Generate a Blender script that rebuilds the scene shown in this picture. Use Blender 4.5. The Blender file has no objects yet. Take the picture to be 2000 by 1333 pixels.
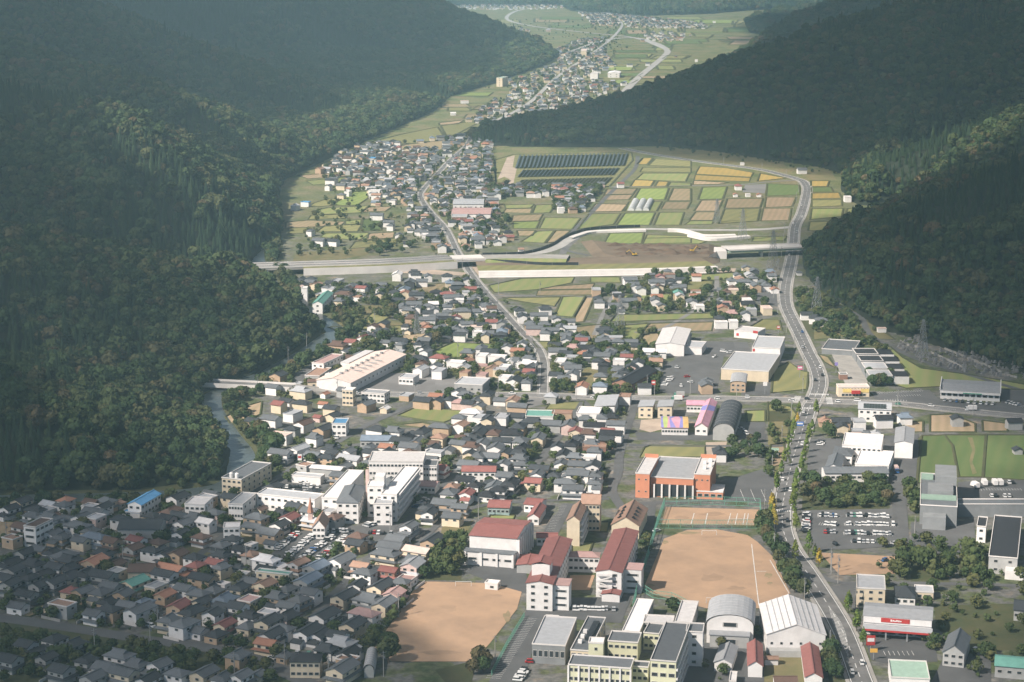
import bpy, math, random
import numpy as np
from mathutils import Vector

random.seed(7); np.random.seed(7)
R = math.radians
scene = bpy.context.scene
COL = scene.collection

# ------------------------------------------------------------------ camera
CAM_H, PITCH, FOC = 296.0, R(11.85), 3889.0
cam_data = bpy.data.cameras.new('camera'); cam = bpy.data.objects.new('camera', cam_data)
COL.objects.link(cam); cam.location = (0, 0, CAM_H); cam.rotation_euler = (R(90) - PITCH, 0, 0)
cam_data.sensor_width = 36.0; cam_data.lens = FOC / 2000 * 36.0
cam_data.clip_start = 1.0; cam_data.clip_end = 40000
scene.camera = cam

# ------------------------------------------------------------------ sky, sun, exposure
SUN_EL = R(40); SUN = Vector((-0.82 * math.cos(SUN_EL), -0.57 * math.cos(SUN_EL), math.sin(SUN_EL))).normalized()
world = bpy.data.worlds.new('World'); scene.world = world; world.use_nodes = True
wn = world.node_tree.nodes; wl = world.node_tree.links
sky = wn.new('ShaderNodeTexSky'); sky.sky_type = 'NISHITA'; sky.sun_disc = False
sky.sun_elevation = SUN_EL; sky.sun_rotation = math.atan2(SUN.x, SUN.y) % (2 * math.pi)
sky.altitude = 300; sky.dust_density = 0.5; sky.ozone_density = 3.0
wl.new(sky.outputs[0], wn['Background'].inputs[0]); wn['Background'].inputs[1].default_value = 0.058
sun_data = bpy.data.lights.new('sun', 'SUN'); sun_data.energy = 5.0; sun_data.angle = R(0.53); sun_data.color = (1.0, 0.90, 0.80)
sun_ob = bpy.data.objects.new('sun', sun_data); COL.objects.link(sun_ob)
sun_ob.rotation_euler = SUN.to_track_quat('Z', 'Y').to_euler(); sun_ob.location = (-900, -600, 1500)
vs = scene.view_settings; vs.view_transform = 'Standard'; vs.look = 'None'; vs.gamma = 1.0; vs.exposure = 0.86; vs.use_curve_mapping = False
scene.render.engine = 'CYCLES'
cy = scene.cycles; cy.adaptive_threshold = 0.025; cy.max_bounces = 4; cy.diffuse_bounces = 2; cy.glossy_bounces = 1; cy.transmission_bounces = 2
cy.volume_bounces = 1; cy.transparent_max_bounces = 12; cy.use_denoising = True; cy.caustics_reflective = False; cy.caustics_refractive = False

# ------------------------------------------------------------------ where a photo pixel meets a level plane
SP, CP = math.sin(PITCH), math.cos(PITCH)
def P(px, py, z=0.0):
    a, b = (px - 1000) / FOC, -(py - 666.5) / FOC
    dx, dy, dz = a, CP + b * SP, -SP + b * CP
    t = (z - CAM_H) / dz
    return Vector((dx * t, dy * t, z))
def ray(px, py, depth):                       # point on the pixel's ray at plan distance depth
    a, b = (px - 1000) / FOC, -(py - 666.5) / FOC
    dy, dz = CP + b * SP, -SP + b * CP
    return Vector((a * depth / dy, depth, CAM_H + dz * depth / dy))
TILE = dict(A=(0, 900, 3.078), B=(400, 900, 3.078), C=(850, 900, 3.078), D=(1200, 900, 3.078), E=(1500, 900, 3.078), F=(1500, 600, 3.332),
            G=(350, 500, 3.332), H=(750, 500, 3.332), I=(1150, 500, 3.332), J=(450, 200, 3.702), K=(850, 200, 3.702), L=(1250, 200, 3.702),
            M=(800, 0, 4.0), N=(1100, 0, 4.0), O=(1230, 860, 10.0), Q=(600, 640, 9.09), S=(1470, 1130, 9.52), T=(1600, 640, 9.52), U=(600, 900, 7.69), V=(1380, 460, 9.52), Z=(0, 0, 1.0))
def tp(t, x, y):
    x0, y0, k = TILE[t]
    return (x0 + x / k, y0 + y / k)
def TP(t, x, y, z=0.0):
    return P(*tp(t, x, y), z)

# ------------------------------------------------------------------ materials
MATS = {}
def new_mat(name):
    m = bpy.data.materials.new(name); m.use_nodes = True; MATS[name] = m
    nt = m.node_tree; b = nt.nodes['Principled BSDF']; b.inputs['Specular IOR Level'].default_value = 0.25
    return m, nt, b
def mat(name, col, rough=0.75, var=0.12, nscale=0.25, namp=0.25, metal=0.0, col2=None, grain=0.0):
    """plain surface: two colours mixed by noise, brightness differing from object to object"""
    if name in MATS: return MATS[name]
    m, nt, b = new_mat(name); N, Lk = nt.nodes.new, nt.links.new
    b.inputs['Roughness'].default_value = rough; b.inputs['Metallic'].default_value = metal
    tc = N('ShaderNodeTexCoord'); nz = N('ShaderNodeTexNoise'); nz.inputs['Scale'].default_value = nscale; nz.inputs['Detail'].default_value = 6; nz.inputs['Roughness'].default_value = 0.65
    Lk(tc.outputs['Object'], nz.inputs['Vector'])
    mx = N('ShaderNodeMix'); mx.data_type = 'RGBA'
    c2 = col2 or tuple(c * (1 - namp) for c in col)
    mx.inputs[6].default_value = (*col, 1); mx.inputs[7].default_value = (*c2, 1)
    cr = N('ShaderNodeMapRange'); cr.inputs[1].default_value = 0.35; cr.inputs[2].default_value = 0.65
    Lk(nz.outputs['Fac'], cr.inputs[0]); Lk(cr.outputs[0], mx.inputs[0])
    oi = N('ShaderNodeObjectInfo'); mr = N('ShaderNodeMapRange'); mr.inputs[3].default_value = 1 - var; mr.inputs[4].default_value = 1 + var
    Lk(oi.outputs['Random'], mr.inputs[0])
    hs = N('ShaderNodeHueSaturation'); Lk(mr.outputs[0], hs.inputs['Value']); Lk(mx.outputs[2], hs.inputs['Color'])
    Lk(hs.outputs[0], b.inputs['Base Color'])
    if grain:
        bp = N('ShaderNodeBump'); bp.inputs['Strength'].default_value = grain; bp.inputs['Distance'].default_value = 0.5
        n2 = N('ShaderNodeTexNoise'); n2.inputs['Scale'].default_value = 1.2; n2.inputs['Detail'].default_value = 4
        Lk(tc.outputs['Object'], n2.inputs['Vector']); Lk(n2.outputs['Fac'], bp.inputs['Height']); Lk(bp.outputs[0], b.inputs['Normal'])
    return m
def roof_mat(name, col, rough=0.6, var=0.22, rib=2.6, rs=0.35):
    """roofing: courses of tile or sheet ribs as fine relief, blotched by age"""
    m, nt, b = new_mat(name); N, Lk = nt.nodes.new, nt.links.new
    b.inputs['Roughness'].default_value = rough
    tc = N('ShaderNodeTexCoord'); nz = N('ShaderNodeTexNoise'); nz.inputs['Scale'].default_value = 0.45; nz.inputs['Detail'].default_value = 7
    Lk(tc.outputs['Object'], nz.inputs['Vector'])
    mx = N('ShaderNodeMix'); mx.data_type = 'RGBA'
    mx.inputs[6].default_value = (*[c * 1.18 for c in col], 1); mx.inputs[7].default_value = (*[c * 0.72 for c in col], 1)
    Lk(nz.outputs['Fac'], mx.inputs[0])
    oi = N('ShaderNodeObjectInfo'); mr = N('ShaderNodeMapRange'); mr.inputs[3].default_value = 1 - var; mr.inputs[4].default_value = 1 + var
    Lk(oi.outputs['Random'], mr.inputs[0]); hs = N('ShaderNodeHueSaturation'); Lk(mr.outputs[0], hs.inputs['Value']); Lk(mx.outputs[2], hs.inputs['Color']); Lk(hs.outputs[0], b.inputs['Base Color'])
    wv = N('ShaderNodeTexWave'); wv.bands_direction = 'X'; wv.inputs['Scale'].default_value = rib; wv.inputs['Distortion'].default_value = 0.4
    Lk(tc.outputs['Object'], wv.inputs['Vector']); bp = N('ShaderNodeBump'); bp.inputs['Strength'].default_value = rs; bp.inputs['Distance'].default_value = 0.12
    Lk(wv.outputs['Fac'], bp.inputs['Height']); Lk(bp.outputs[0], b.inputs['Normal'])
    return m
ROOF = dict(d=roof_mat('slate_dark_tile', (0.050, 0.056, 0.062)), g=roof_mat('grey_tile', (0.125, 0.135, 0.145)), b=roof_mat('brown_tile', (0.12, 0.078, 0.062)),
            r=roof_mat('red_roofing', (0.245, 0.102, 0.09)), o=roof_mat('orange_tile', (0.34, 0.17, 0.115)), t=roof_mat('teal_sheet_roofing', (0.13, 0.30, 0.25)),
            u=roof_mat('blue_sheet_roofing', (0.11, 0.30, 0.52)), w=roof_mat('white_sheet_roofing', (0.66, 0.64, 0.63), rib=1.2, rs=0.15), p=roof_mat('faded_rose_roofing', (0.40, 0.26, 0.24)),
            k=roof_mat('black_roofing', (0.03, 0.032, 0.036)), n=roof_mat('pale_green_roofing', (0.30, 0.42, 0.34)), c=roof_mat('cream_sheet_roofing', (0.62, 0.50, 0.44), rib=0.9, rs=0.12),
            l=roof_mat('light_grey_roofing', (0.36, 0.37, 0.385), rib=1.0, rs=0.12), m=roof_mat('tan_brown_tile', (0.33, 0.21, 0.155)), s=roof_mat('steel_blue_roofing', (0.17, 0.21, 0.26)))
ROOFW = dict(d='dark tiled', g='grey tiled', b='brown', r='red', o='orange', t='teal', u='blue', w='white', p='faded rose', k='black', n='pale green', c='cream', l='light grey', m='tan', s='steel blue')
WALL = dict(w=mat('white_render', (0.70, 0.68, 0.66), 0.85, 0.08, 0.3, 0.14), c=mat('cream_render', (0.60, 0.51, 0.38), 0.85, 0.1, 0.3, 0.15), t=mat('tan_render', (0.44, 0.32, 0.22), 0.85, 0.12, 0.3, 0.18),
            g=mat('grey_cladding', (0.36, 0.36, 0.35), 0.8, 0.15, 0.3, 0.18), k=mat('charcoal_cladding', (0.06, 0.065, 0.07), 0.8, 0.2), o=mat('orange_render', (0.53, 0.225, 0.135), 0.85, 0.06, 0.2, 0.12),
            p=mat('pink_render', (0.58, 0.44, 0.40), 0.85, 0.08), y=mat('pale_yellow_render', (0.60, 0.595, 0.42), 0.85, 0.05, 0.3, 0.12), b=mat('brick_brown_cladding', (0.26, 0.15, 0.11), 0.85, 0.15),
            n=mat('sage_render', (0.30, 0.40, 0.40), 0.85, 0.1), e=mat('grey_concrete_wall', (0.22, 0.23, 0.235), 0.85, 0.08, 0.2, 0.2))
WALLW = dict(w='white', c='cream', t='tan', g='grey', k='charcoal', o='orange', p='pink', y='pale yellow', b='brick brown', n='sage', e='concrete grey')
GLASS = mat('dark_window_glass', (0.035, 0.042, 0.048), 0.12, 0.3); MATS['dark_window_glass'].node_tree.nodes['Principled BSDF'].inputs['Specular IOR Level'].default_value = 0.6
FRAME = mat('window_frame_metal', (0.45, 0.44, 0.42), 0.5, 0.05)
CONC = mat('pale_concrete', (0.64, 0.61, 0.58), 0.85, 0.06, 0.06, 0.18); CONCD = mat('weathered_concrete', (0.34, 0.325, 0.30), 0.9, 0.06, 0.08, 0.3)
ASPHM = mat('road_asphalt', (0.165, 0.163, 0.16), 0.9, 0.1, 0.09, 0.42); ASPH = mat('asphalt', (0.115, 0.117, 0.118), 0.9, 0.1, 0.05, 0.28, grain=0.1); ASPHL = mat('worn_asphalt', (0.21, 0.205, 0.20), 0.9, 0.08, 0.03, 0.3)
ROADP = mat('pale_new_road', (0.40, 0.39, 0.37), 0.9, 0.05, 0.05, 0.2); PAINT = mat('road_paint', (0.72, 0.72, 0.70), 0.7, 0.04); PAINTY = mat('yellow_paint', (0.66, 0.42, 0.06), 0.7, 0.04)
CLAY = mat('sports_clay', (0.42, 0.278, 0.178), 0.95, 0.04, 0.045, 0.22, col2=(0.31, 0.212, 0.142)); SOIL = mat('bare_soil', (0.175, 0.135, 0.095), 0.95, 0.1, 0.03, 0.4, grain=0.4)
GRAVEL = mat('pale_gravel', (0.43, 0.35, 0.28), 0.95, 0.1, 0.06, 0.3); GREENF = mat('green_fence_mesh', (0.13, 0.32, 0.24), 0.6, 0.1)
STEEL = mat('galvanised_steel', (0.30, 0.31, 0.32), 0.5, 0.1, metal=0.3); DARKM = mat('dark_metal', (0.025, 0.028, 0.032), 0.5, 0.2); BARK = mat('bark', (0.075, 0.055, 0.04), 0.95, 0.2)
POLE = mat('concrete_pole', (0.33, 0.32, 0.30), 0.85, 0.1); SOLAR = mat('solar_cell', (0.058, 0.072, 0.072), 0.4, 0.1); GIRD = mat('pale_green_girder', (0.40, 0.52, 0.42), 0.6, 0.03)
STONE = mat('grave_stone', (0.21, 0.205, 0.20), 0.7, 0.4)
def field_mat(name, c1, c2, scale=0.02, stripes=0.0, ang=0.0):
    m, nt, b = new_mat(name); N, Lk = nt.nodes.new, nt.links.new
    b.inputs['Roughness'].default_value = 0.95; b.inputs['Specular IOR Level'].default_value = 0.08
    g = N('ShaderNodeNewGeometry'); nz = N('ShaderNodeTexNoise'); nz.inputs['Scale'].default_value = scale; nz.inputs['Detail'].default_value = 8; nz.inputs['Roughness'].default_value = 0.7
    Lk(g.outputs['Position'], nz.inputs['Vector'])
    cr = N('ShaderNodeMapRange'); cr.inputs[1].default_value = 0.34; cr.inputs[2].default_value = 0.66; Lk(nz.outputs['Fac'], cr.inputs[0])
    fac = cr.outputs[0]
    if stripes:
        mp = N('ShaderNodeMapping'); mp.inputs['Rotation'].default_value = (0, 0, ang); Lk(g.outputs['Position'], mp.inputs[0])
        wv = N('ShaderNodeTexWave'); wv.inputs['Scale'].default_value = stripes; wv.inputs['Distortion'].default_value = 2.5; wv.inputs['Detail'].default_value = 3; wv.inputs['Detail Scale'].default_value = 0.6
        Lk(mp.outputs[0], wv.inputs['Vector']); mm = N('ShaderNodeMix'); mm.inputs[0].default_value = 0.55; Lk(cr.outputs[0], mm.inputs[2]); Lk(wv.outputs['Fac'], mm.inputs[3]); fac = mm.outputs[0]
    mx = N('ShaderNodeMix'); mx.data_type = 'RGBA'; mx.inputs[6].default_value = (*c1, 1); mx.inputs[7].default_value = (*c2, 1); Lk(fac, mx.inputs[0])
    oi = N('ShaderNodeObjectInfo'); mr = N('ShaderNodeMapRange'); mr.inputs[3].default_value = 0.82; mr.inputs[4].default_value = 1.18; Lk(oi.outputs['Random'], mr.inputs[0])
    hs = N('ShaderNodeHueSaturation'); Lk(mr.outputs[0], hs.inputs['Value']); Lk(mx.outputs[2], hs.inputs['Color']); Lk(hs.outputs[0], b.inputs['Base Color'])
    bp = N('ShaderNodeBump'); bp.inputs['Strength'].default_value = 0.35; bp.inputs['Distance'].default_value = 0.6; n2 = N('ShaderNodeTexNoise'); n2.inputs['Scale'].default_value = 0.7; n2.inputs['Detail'].default_value = 3
    Lk(g.outputs['Position'], n2.inputs['Vector']); Lk(n2.outputs['Fac'], bp.inputs['Height']); Lk(bp.outputs[0], b.inputs['Normal'])
    return m
FIELD = dict(G=field_mat('bright_green_rice', (0.24, 0.285, 0.095), (0.165, 0.22, 0.07), 0.03, 0.042, 0.3), g=field_mat('green_rice', (0.175, 0.22, 0.08), (0.24, 0.23, 0.105), 0.025, 0.036, 0.2),
             o=field_mat('olive_grass', (0.23, 0.215, 0.095), (0.165, 0.17, 0.078), 0.03, 0.03, 0.5), y=field_mat('ripe_rice', (0.39, 0.275, 0.09), (0.29, 0.23, 0.085), 0.03, 0.045, 0.2),
             b=field_mat('brown_stubble', (0.285, 0.215, 0.14), (0.20, 0.175, 0.10), 0.04, 0.05, 0.25), t=field_mat('tan_stubble', (0.355, 0.265, 0.18), (0.25, 0.20, 0.125), 0.04, 0.055, 0.2),
             D=field_mat('dark_green_crop', (0.09, 0.135, 0.05), (0.12, 0.15, 0.06), 0.03, 0.04, 0.3), s=field_mat('scrub', (0.12, 0.125, 0.06), (0.19, 0.155, 0.085), 0.06), a=field_mat('dark_scrub', (0.055, 0.07, 0.035), (0.09, 0.085, 0.045), 0.06))

# ------------------------------------------------------------------ mesh helpers
def mesh(name, verts, faces, mats=(), mi=None, smooth=False):
    me = bpy.data.meshes.new(name); me.from_pydata([tuple(v) for v in verts], [], faces)
    for m in mats: me.materials.append(m)
    if mi is not None: me.polygons.foreach_set('material_index', mi)
    if smooth: me.polygons.foreach_set('use_smooth', [True] * len(me.polygons))
    return me
def obj(name, data, parent=None, loc=None, rz=0.0, scale=None):
    o = bpy.data.objects.new(name, data); COL.objects.link(o)
    if parent is not None: o.parent = parent
    if loc is not None: o.location = loc
    if rz: o.rotation_euler = (0, 0, rz)
    if scale is not None: o.scale = scale
    return o
def tag(o, label=None, cat=None, group=None, kind=None):
    if label: o['label'] = label
    if cat: o['category'] = cat
    if group: o['group'] = group
    if kind: o['kind'] = kind
    return o
class MB:
    """collects shapes into one mesh"""
    def __init__(s): s.v, s.f, s.m = [], [], []
    def add(s, v, f, mi=0):
        n = len(s.v); s.v += [tuple(a) for a in v]; s.f += [tuple(i + n for i in q) for q in f]; s.m += [mi] * len(f); return s
    def box(s, x0, y0, z0, x1, y1, z1, mi=0, bottom=False):
        v = [(x0, y0, z0), (x1, y0, z0), (x1, y1, z0), (x0, y1, z0), (x0, y0, z1), (x1, y0, z1), (x1, y1, z1), (x0, y1, z1)]
        f = [(0, 1, 5, 4), (1, 2, 6, 5), (2, 3, 7, 6), (3, 0, 4, 7), (4, 5, 6, 7)] + ([(3, 2, 1, 0)] if bottom else [])
        return s.add(v, f, mi)
    def bar(s, a, b, r, mi=0, n=4, r2=None):
        a, b = Vector(a), Vector(b); d = (b - a).normalized(); u = d.orthogonal().normalized(); w = d.cross(u); r2 = r if r2 is None else r2
        v = [a + (u * math.cos(6.2832 * k / n) + w * math.sin(6.2832 * k / n)) * r for k in range(n)] + [b + (u * math.cos(6.2832 * k / n) + w * math.sin(6.2832 * k / n)) * r2 for k in range(n)]
        return s.add(v, [(k, (k + 1) % n, n + (k + 1) % n, n + k) for k in range(n)] + [tuple(range(n, 2 * n))], mi)
    def sweep(s, pts, prof, mi=0, closed=False, z=0.0):
        """profile of (sideways offset, height) carried along a plan polyline; positive offsets lie away from the camera on a left-to-right line"""
        n = len(pts); k = len(prof); vs_ = []
        for i in range(n):
            a = pts[max(i - 1, 0)]; b = pts[min(i + 1, n - 1)]; d = Vector((b[0] - a[0], b[1] - a[1])); d.normalize(); nx, ny = -d.y, d.x
            zz = z + (pts[i][2] if len(pts[i]) > 2 else 0)
            for off, h in prof: vs_.append((pts[i][0] + nx * off, pts[i][1] + ny * off, zz + h))
        kk = k if closed else k - 1
        fs = [(i * k + j, i * k + (j + 1) % k, (i + 1) * k + (j + 1) % k, (i + 1) * k + j) for i in range(n - 1) for j in range(kk)]
        fs = [q[::-1] for q in fs]
        return s.add(vs_, fs, mi)
    def me(s, name, mats, smooth=False): return mesh(name, s.v, s.f, mats, s.m, smooth)
    def build(s, name, mats, parent=None, loc=None, rz=0.0, smooth=False): return obj(name, s.me(name, mats if isinstance(mats, (list, tuple)) else [mats], smooth), parent, loc, rz)
def smooth_path(pts, n=6):
    out = []
    q = [pts[0]] + list(pts) + [pts[-1]]
    for i in range(1, len(q) - 2):
        p0, p1, p2, p3 = [Vector(a) for a in q[i - 1:i + 3]]
        for k in range(n):
            t = k / n; out.append(0.5 * ((2 * p1) + (p2 - p0) * t + (2 * p0 - 5 * p1 + 4 * p2 - p3) * t * t + (3 * p1 - p0 - 3 * p2 + p3) * t ** 3))
    out.append(Vector(q[-2])); return out
BLOCK = []          # ground already taken: ('rect', cx, cy, cos, sin, hw, hd) or ('seg', ax, ay, bx, by, r)
POLYS = []          # ground taken by fields and yards
def inpoly(x, y, poly):
    c = False; j = len(poly) - 1
    for i in range(len(poly)):
        xi, yi = poly[i][0], poly[i][1]; xj, yj = poly[j][0], poly[j][1]
        if (yi > y) != (yj > y) and x < (xj - xi) * (y - yi) / (yj - yi) + xi: c = not c
        j = i
    return c
GRID = {}
def _cells(x0, y0, x1, y1):
    for i in range(int(x0 // 60), int(x1 // 60) + 1):
        for j in range(int(y0 // 60), int(y1 // 60) + 1): yield (i, j)
def block_rect(cx, cy, rz, hw, hd):
    b = ('r', cx, cy, math.cos(rz), math.sin(rz), hw, hd); r = math.hypot(hw, hd)
    r += 12
    for c in _cells(cx - r, cy - r, cx + r, cy + r): GRID.setdefault(c, []).append(b)
def block_path(pts, r):
    for a, b in zip(pts[:-1], pts[1:]):
        s_ = ('s', a[0], a[1], b[0], b[1], r)
        for c in _cells(min(a[0], b[0]) - r - 12, min(a[1], b[1]) - r - 12, max(a[0], b[0]) + r + 12, max(a[1], b[1]) + r + 12): GRID.setdefault(c, []).append(s_)
def block_poly(poly):
    xs = [p[0] for p in poly]; ys = [p[1] for p in poly]
    for c in _cells(min(xs), min(ys), max(xs), max(ys)): GRID.setdefault(c, []).append(('p', poly))
def blocked(x, y, m=0.0, polys=True, paths=True):
    for dx, dy in ((0, 0),):
        for b in GRID.get((int(x // 60), int(y // 60)), ()):
            if b[0] == 'r':
                ux, uy = x - b[1], y - b[2]; a = ux * b[3] + uy * b[4]; d = -ux * b[4] + uy * b[3]
                if abs(a) < b[5] + m and abs(d) < b[6] + m: return True
            elif b[0] == 's':
                if not paths: continue
                ax, ay, bx, by, r = b[1:]; L2 = (bx - ax) ** 2 + (by - ay) ** 2 + 1e-9; t = max(0, min(1, ((x - ax) * (bx - ax) + (y - ay) * (by - ay)) / L2))
                if math.hypot(x - ax - t * (bx - ax), y - ay - t * (by - ay)) < r + m: return True
            elif polys and inpoly(x, y, b[1]): return True
    return False
# ------------------------------------------------------------------ terrain: valley floor and wooded hills
def town_ground():
    m, nt, b = new_mat('town_ground'); N, Lk = nt.nodes.new, nt.links.new
    b.inputs['Roughness'].default_value = 0.95; b.inputs['Specular IOR Level'].default_value = 0.1
    g = N('ShaderNodeNewGeometry')
    def noise(sc, det=6):
        n = N('ShaderNodeTexNoise'); n.inputs['Scale'].default_value = sc; n.inputs['Detail'].default_value = det; n.inputs['Roughness'].default_value = 0.65; Lk(g.outputs['Position'], n.inputs['Vector']); return n.outputs['Fac']
    def ramp(f, stops):
        r = N('ShaderNodeValToRGB'); e = r.color_ramp.elements
        while len(e) < len(stops): e.new(0.5)
        for k, (p, c) in enumerate(stops): e[k].position = p; e[k].color = (*c, 1)
        Lk(f, r.inputs[0]); return r.outputs[0]
    c1 = ramp(noise(0.045), [(0.36, (0.06, 0.08, 0.035)), (0.46, (0.10, 0.11, 0.06)), (0.52, (0.115, 0.115, 0.108)), (0.60, (0.145, 0.14, 0.13)), (0.68, (0.25, 0.20, 0.15))])
    c2 = ramp(noise(0.02, 9), [(0.38, (0.085, 0.11, 0.045)), (0.5, (0.15, 0.155, 0.07)), (0.62, (0.19, 0.16, 0.09))])
    sep = N('ShaderNodeSeparateXYZ'); Lk(g.outputs['Position'], sep.inputs[0])
    mr = N('ShaderNodeMapRange'); mr.inputs[1].default_value = 1500; mr.inputs[2].default_value = 2400; Lk(sep.outputs[1], mr.inputs[0])
    mx = N('ShaderNodeMix'); mx.data_type = 'RGBA'; Lk(mr.outputs[0], mx.inputs[0]); Lk(c1, mx.inputs[6]); Lk(c2, mx.inputs[7]); fine = N('ShaderNodeTexNoise'); fine.inputs['Scale'].default_value = 0.3; fine.inputs['Detail'].default_value = 5; fine.inputs['Roughness'].default_value = 0.7; Lk(g.outputs['Position'], fine.inputs['Vector'])
    fr = N('ShaderNodeMapRange'); fr.inputs[1].default_value = 0.32; fr.inputs[2].default_value = 0.68; fr.inputs[3].default_value = 0.62; fr.inputs[4].default_value = 1.42; Lk(fine.outputs['Fac'], fr.inputs[0])
    hs = N('ShaderNodeHueSaturation'); Lk(fr.outputs[0], hs.inputs['Value']); Lk(mx.outputs[2], hs.inputs['Color']); Lk(hs.outputs[0], b.inputs['Base Color'])
    return m
gx, gy = 6200, 12400
ground = obj('ground', mesh('ground', [(-gx, -600, 0), (gx, -600, 0), (gx, gy, 0), (-gx, gy, 0)], [(0, 1, 2, 3)], [town_ground()])); tag(ground, kind='structure')

FOOT_L = [(-1400, 990), (-700, 975), (0, 958), (250, 958), (440, 938), (452, 880), (400, 810), (385, 775), (430, 752), (510, 728), (580, 680), (615, 650), (610, 628), (560, 595), (500, 560), (478, 535), (488, 515), (515, 485), (548, 465), (552, 430), (540, 395), (556, 352), (620, 322), (690, 287), (740, 267), (850, 217), (880, 190), (960, 165), (1060, 130), (1088, 112), (1040, 90), (960, 68), (900, 45), (840, 25), (760, 14), (-2400, 14)]
FOOT_R = [(3200, 1000), (2300, 815), (2100, 768), (2000, 735), (1900, 698), (1800, 668), (1715, 642), (1660, 602), (1600, 570), (1572, 535), (1566, 500), (1600, 470), (1680, 447), (1720, 427), (1760, 410), (1740, 400), (1680, 402), (1652, 387), (1640, 365), (1648, 342), (1600, 326), (1500, 312), (1400, 296), (1290, 286), (1120, 288), (1000, 287), (925, 282), (915, 268), (960, 258), (1040, 243), (1150, 224), (1240, 200), (1285, 182), (1340, 155), (1460, 110), (1535, 78), (1462, 64), (1455, 45), (1520, 35), (1600, 27), (1760, 24), (3600, 24)]
FOOT_F = [(500, 16), (850, 13), (1000, 12), (1095, 12), (1115, 22), (1240, 32), (1380, 28), (1460, 21), (1560, 17), (1800, 17)]
def world_poly(px): return [(P(*q).x, P(*q).y) for q in px]
PL, PR, PF = world_poly(FOOT_L), world_poly(FOOT_R), world_poly(FOOT_F)
PL = [(PL[0][0] * 2, PL[0][1])] + PL + [(-6100, 12000)] if False else PL
PF = PF + [(5200, 12000), (-5200, 12000)]
RIDGES = [  # (photo x, photo y, plan distance): crest lines, with a side slope each
    ([(452, 900, 1085), (300, 815, 1115), (150, 790, 1130), (0, 745, 1150), (-200, 690, 1180), (-600, 560, 1260)], 0.34),
    ([(618, 648, 1450), (520, 565, 1480), (430, 510, 1500), (300, 508, 1480), (200, 488, 1470), (60, 460, 1450), (0, 448, 1450), (-150, 405, 1430), (-500, 320, 1420), (-900, 250, 1400)], 0.36),
    ([(490, 520, 1760), (440, 448, 1830), (390, 378, 1880), (300, 280, 1930), (230, 190, 1960), (100, 166, 1980), (0, 156, 2000), (-150, 120, 2000), (-500, 60, 1950)], 0.42),
    ([(560, 360, 2330), (450, 268, 2350), (350, 190, 2380), (200, 130, 2400), (0, 60, 2500)], 0.42),
    ([(850, 217, 3350), (740, 184, 3300), (620, 155, 3300), (500, 124, 3250), (380, 88, 3200), (330, 62, 3150), (200, 0, 3150), (0, -60, 3100), (-500, -100, 3000)], 0.45),
    ([(1085, 115, 4700), (1000, 78, 4800), (960, 58, 4800), (900, 22, 4750), (850, 2, 4700), (700, -70, 4600), (300, -130, 4400)], 0.45),
    ([(1566, 500, 1820), (1600, 458, 1790), (1700, 420, 1760), (1760, 400, 1740), (1850, 365, 1720), (2000, 315, 1700), (2200, 235, 1680), (2600, 140, 1650)], 0.42),
    ([(1700, 640, 1470), (1800, 570, 1520), (1900, 510, 1550), (2000, 468, 1560), (2200, 400, 1560), (2600, 300, 1500)], 0.36),
    ([(1645, 372, 2270), (1690, 326, 2230), (1760, 290, 2200), (1850, 258, 2180), (2000, 218, 2150), (2200, 150, 2100), (2600, 60, 2050)], 0.42),
    ([(915, 268, 2870), (1030, 264, 2850), (1110, 219, 2900), (1200, 194, 2950), (1260, 164, 3000), (1340, 143, 3000), (1470, 94, 3000), (1560, 64, 3000), (1650, 34, 2950), (1800, -20, 2900), (2100, -110, 2850), (2500, -140, 2700)], 0.36),
    ([(1460, 60, 4600), (1510, 38, 4600), (1570, 18, 4500), (1700, -30, 4400), (1900, -80, 4300)], 0.4),
    ([(300, -40, 8300), (700, -30, 8300), (900, -20, 8200), (1000, -26, 8300), (1100, -20, 8200), (1250, -32, 8200), (1400, -20, 8300), (1600, -40, 8300), (2000, -60, 8300)], 0.22)]
def vnoise(x, y, seed=0):
    xi = np.floor(x).astype(np.int64); yi = np.floor(y).astype(np.int64); xf = x - xi; yf = y - yi
    def h(a, b):
        n = (a * 374761393 + b * 668265263 + seed * 1442695041) & 0xffffffff
        n = ((n ^ (n >> 13)) * 1274126177) & 0xffffffff; return ((n ^ (n >> 16)) & 0xffff) / 65535.0
    u = xf * xf * (3 - 2 * xf); v = yf * yf * (3 - 2 * yf)
    return (h(xi, yi) * (1 - u) + h(xi + 1, yi) * u) * (1 - v) + (h(xi, yi + 1) * (1 - u) + h(xi + 1, yi + 1) * u) * v
def fbm(x, y, sc, seed=0, o=4):
    r = 0; a = 0.5
    for k in range(o): r = r + a * vnoise(x / sc, y / sc, seed + k); sc /= 2; a /= 2
    return r
def poly_dist(x, y, poly):
    """signed plan distance, positive inside"""
    d = np.full(x.shape, 1e9); ins = np.zeros(x.shape, bool); n = len(poly)
    for i in range(n):
        ax, ay = poly[i]; bx, by = poly[(i + 1) % n]
        L2 = (bx - ax) ** 2 + (by - ay) ** 2 + 1e-9; t = np.clip(((x - ax) * (bx - ax) + (y - ay) * (by - ay)) / L2, 0, 1)
        d = np.minimum(d, (x - ax - t * (bx - ax)) ** 2 + (y - ay - t * (by - ay)) ** 2)
        c = ((ay > y) != (by > y)); ins ^= c & (x < (bx - ax) * (y - ay) / (by - ay + 1e-12) + ax)
    d = np.sqrt(d); return np.where(ins, d, -d)
RW = [([ray(*q) - Vector((0, 0, 9 if q[2] < 1600 else 13 if q[2] < 2500 else 19)) for q in pts], k) for pts, k in RIDGES]
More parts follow.
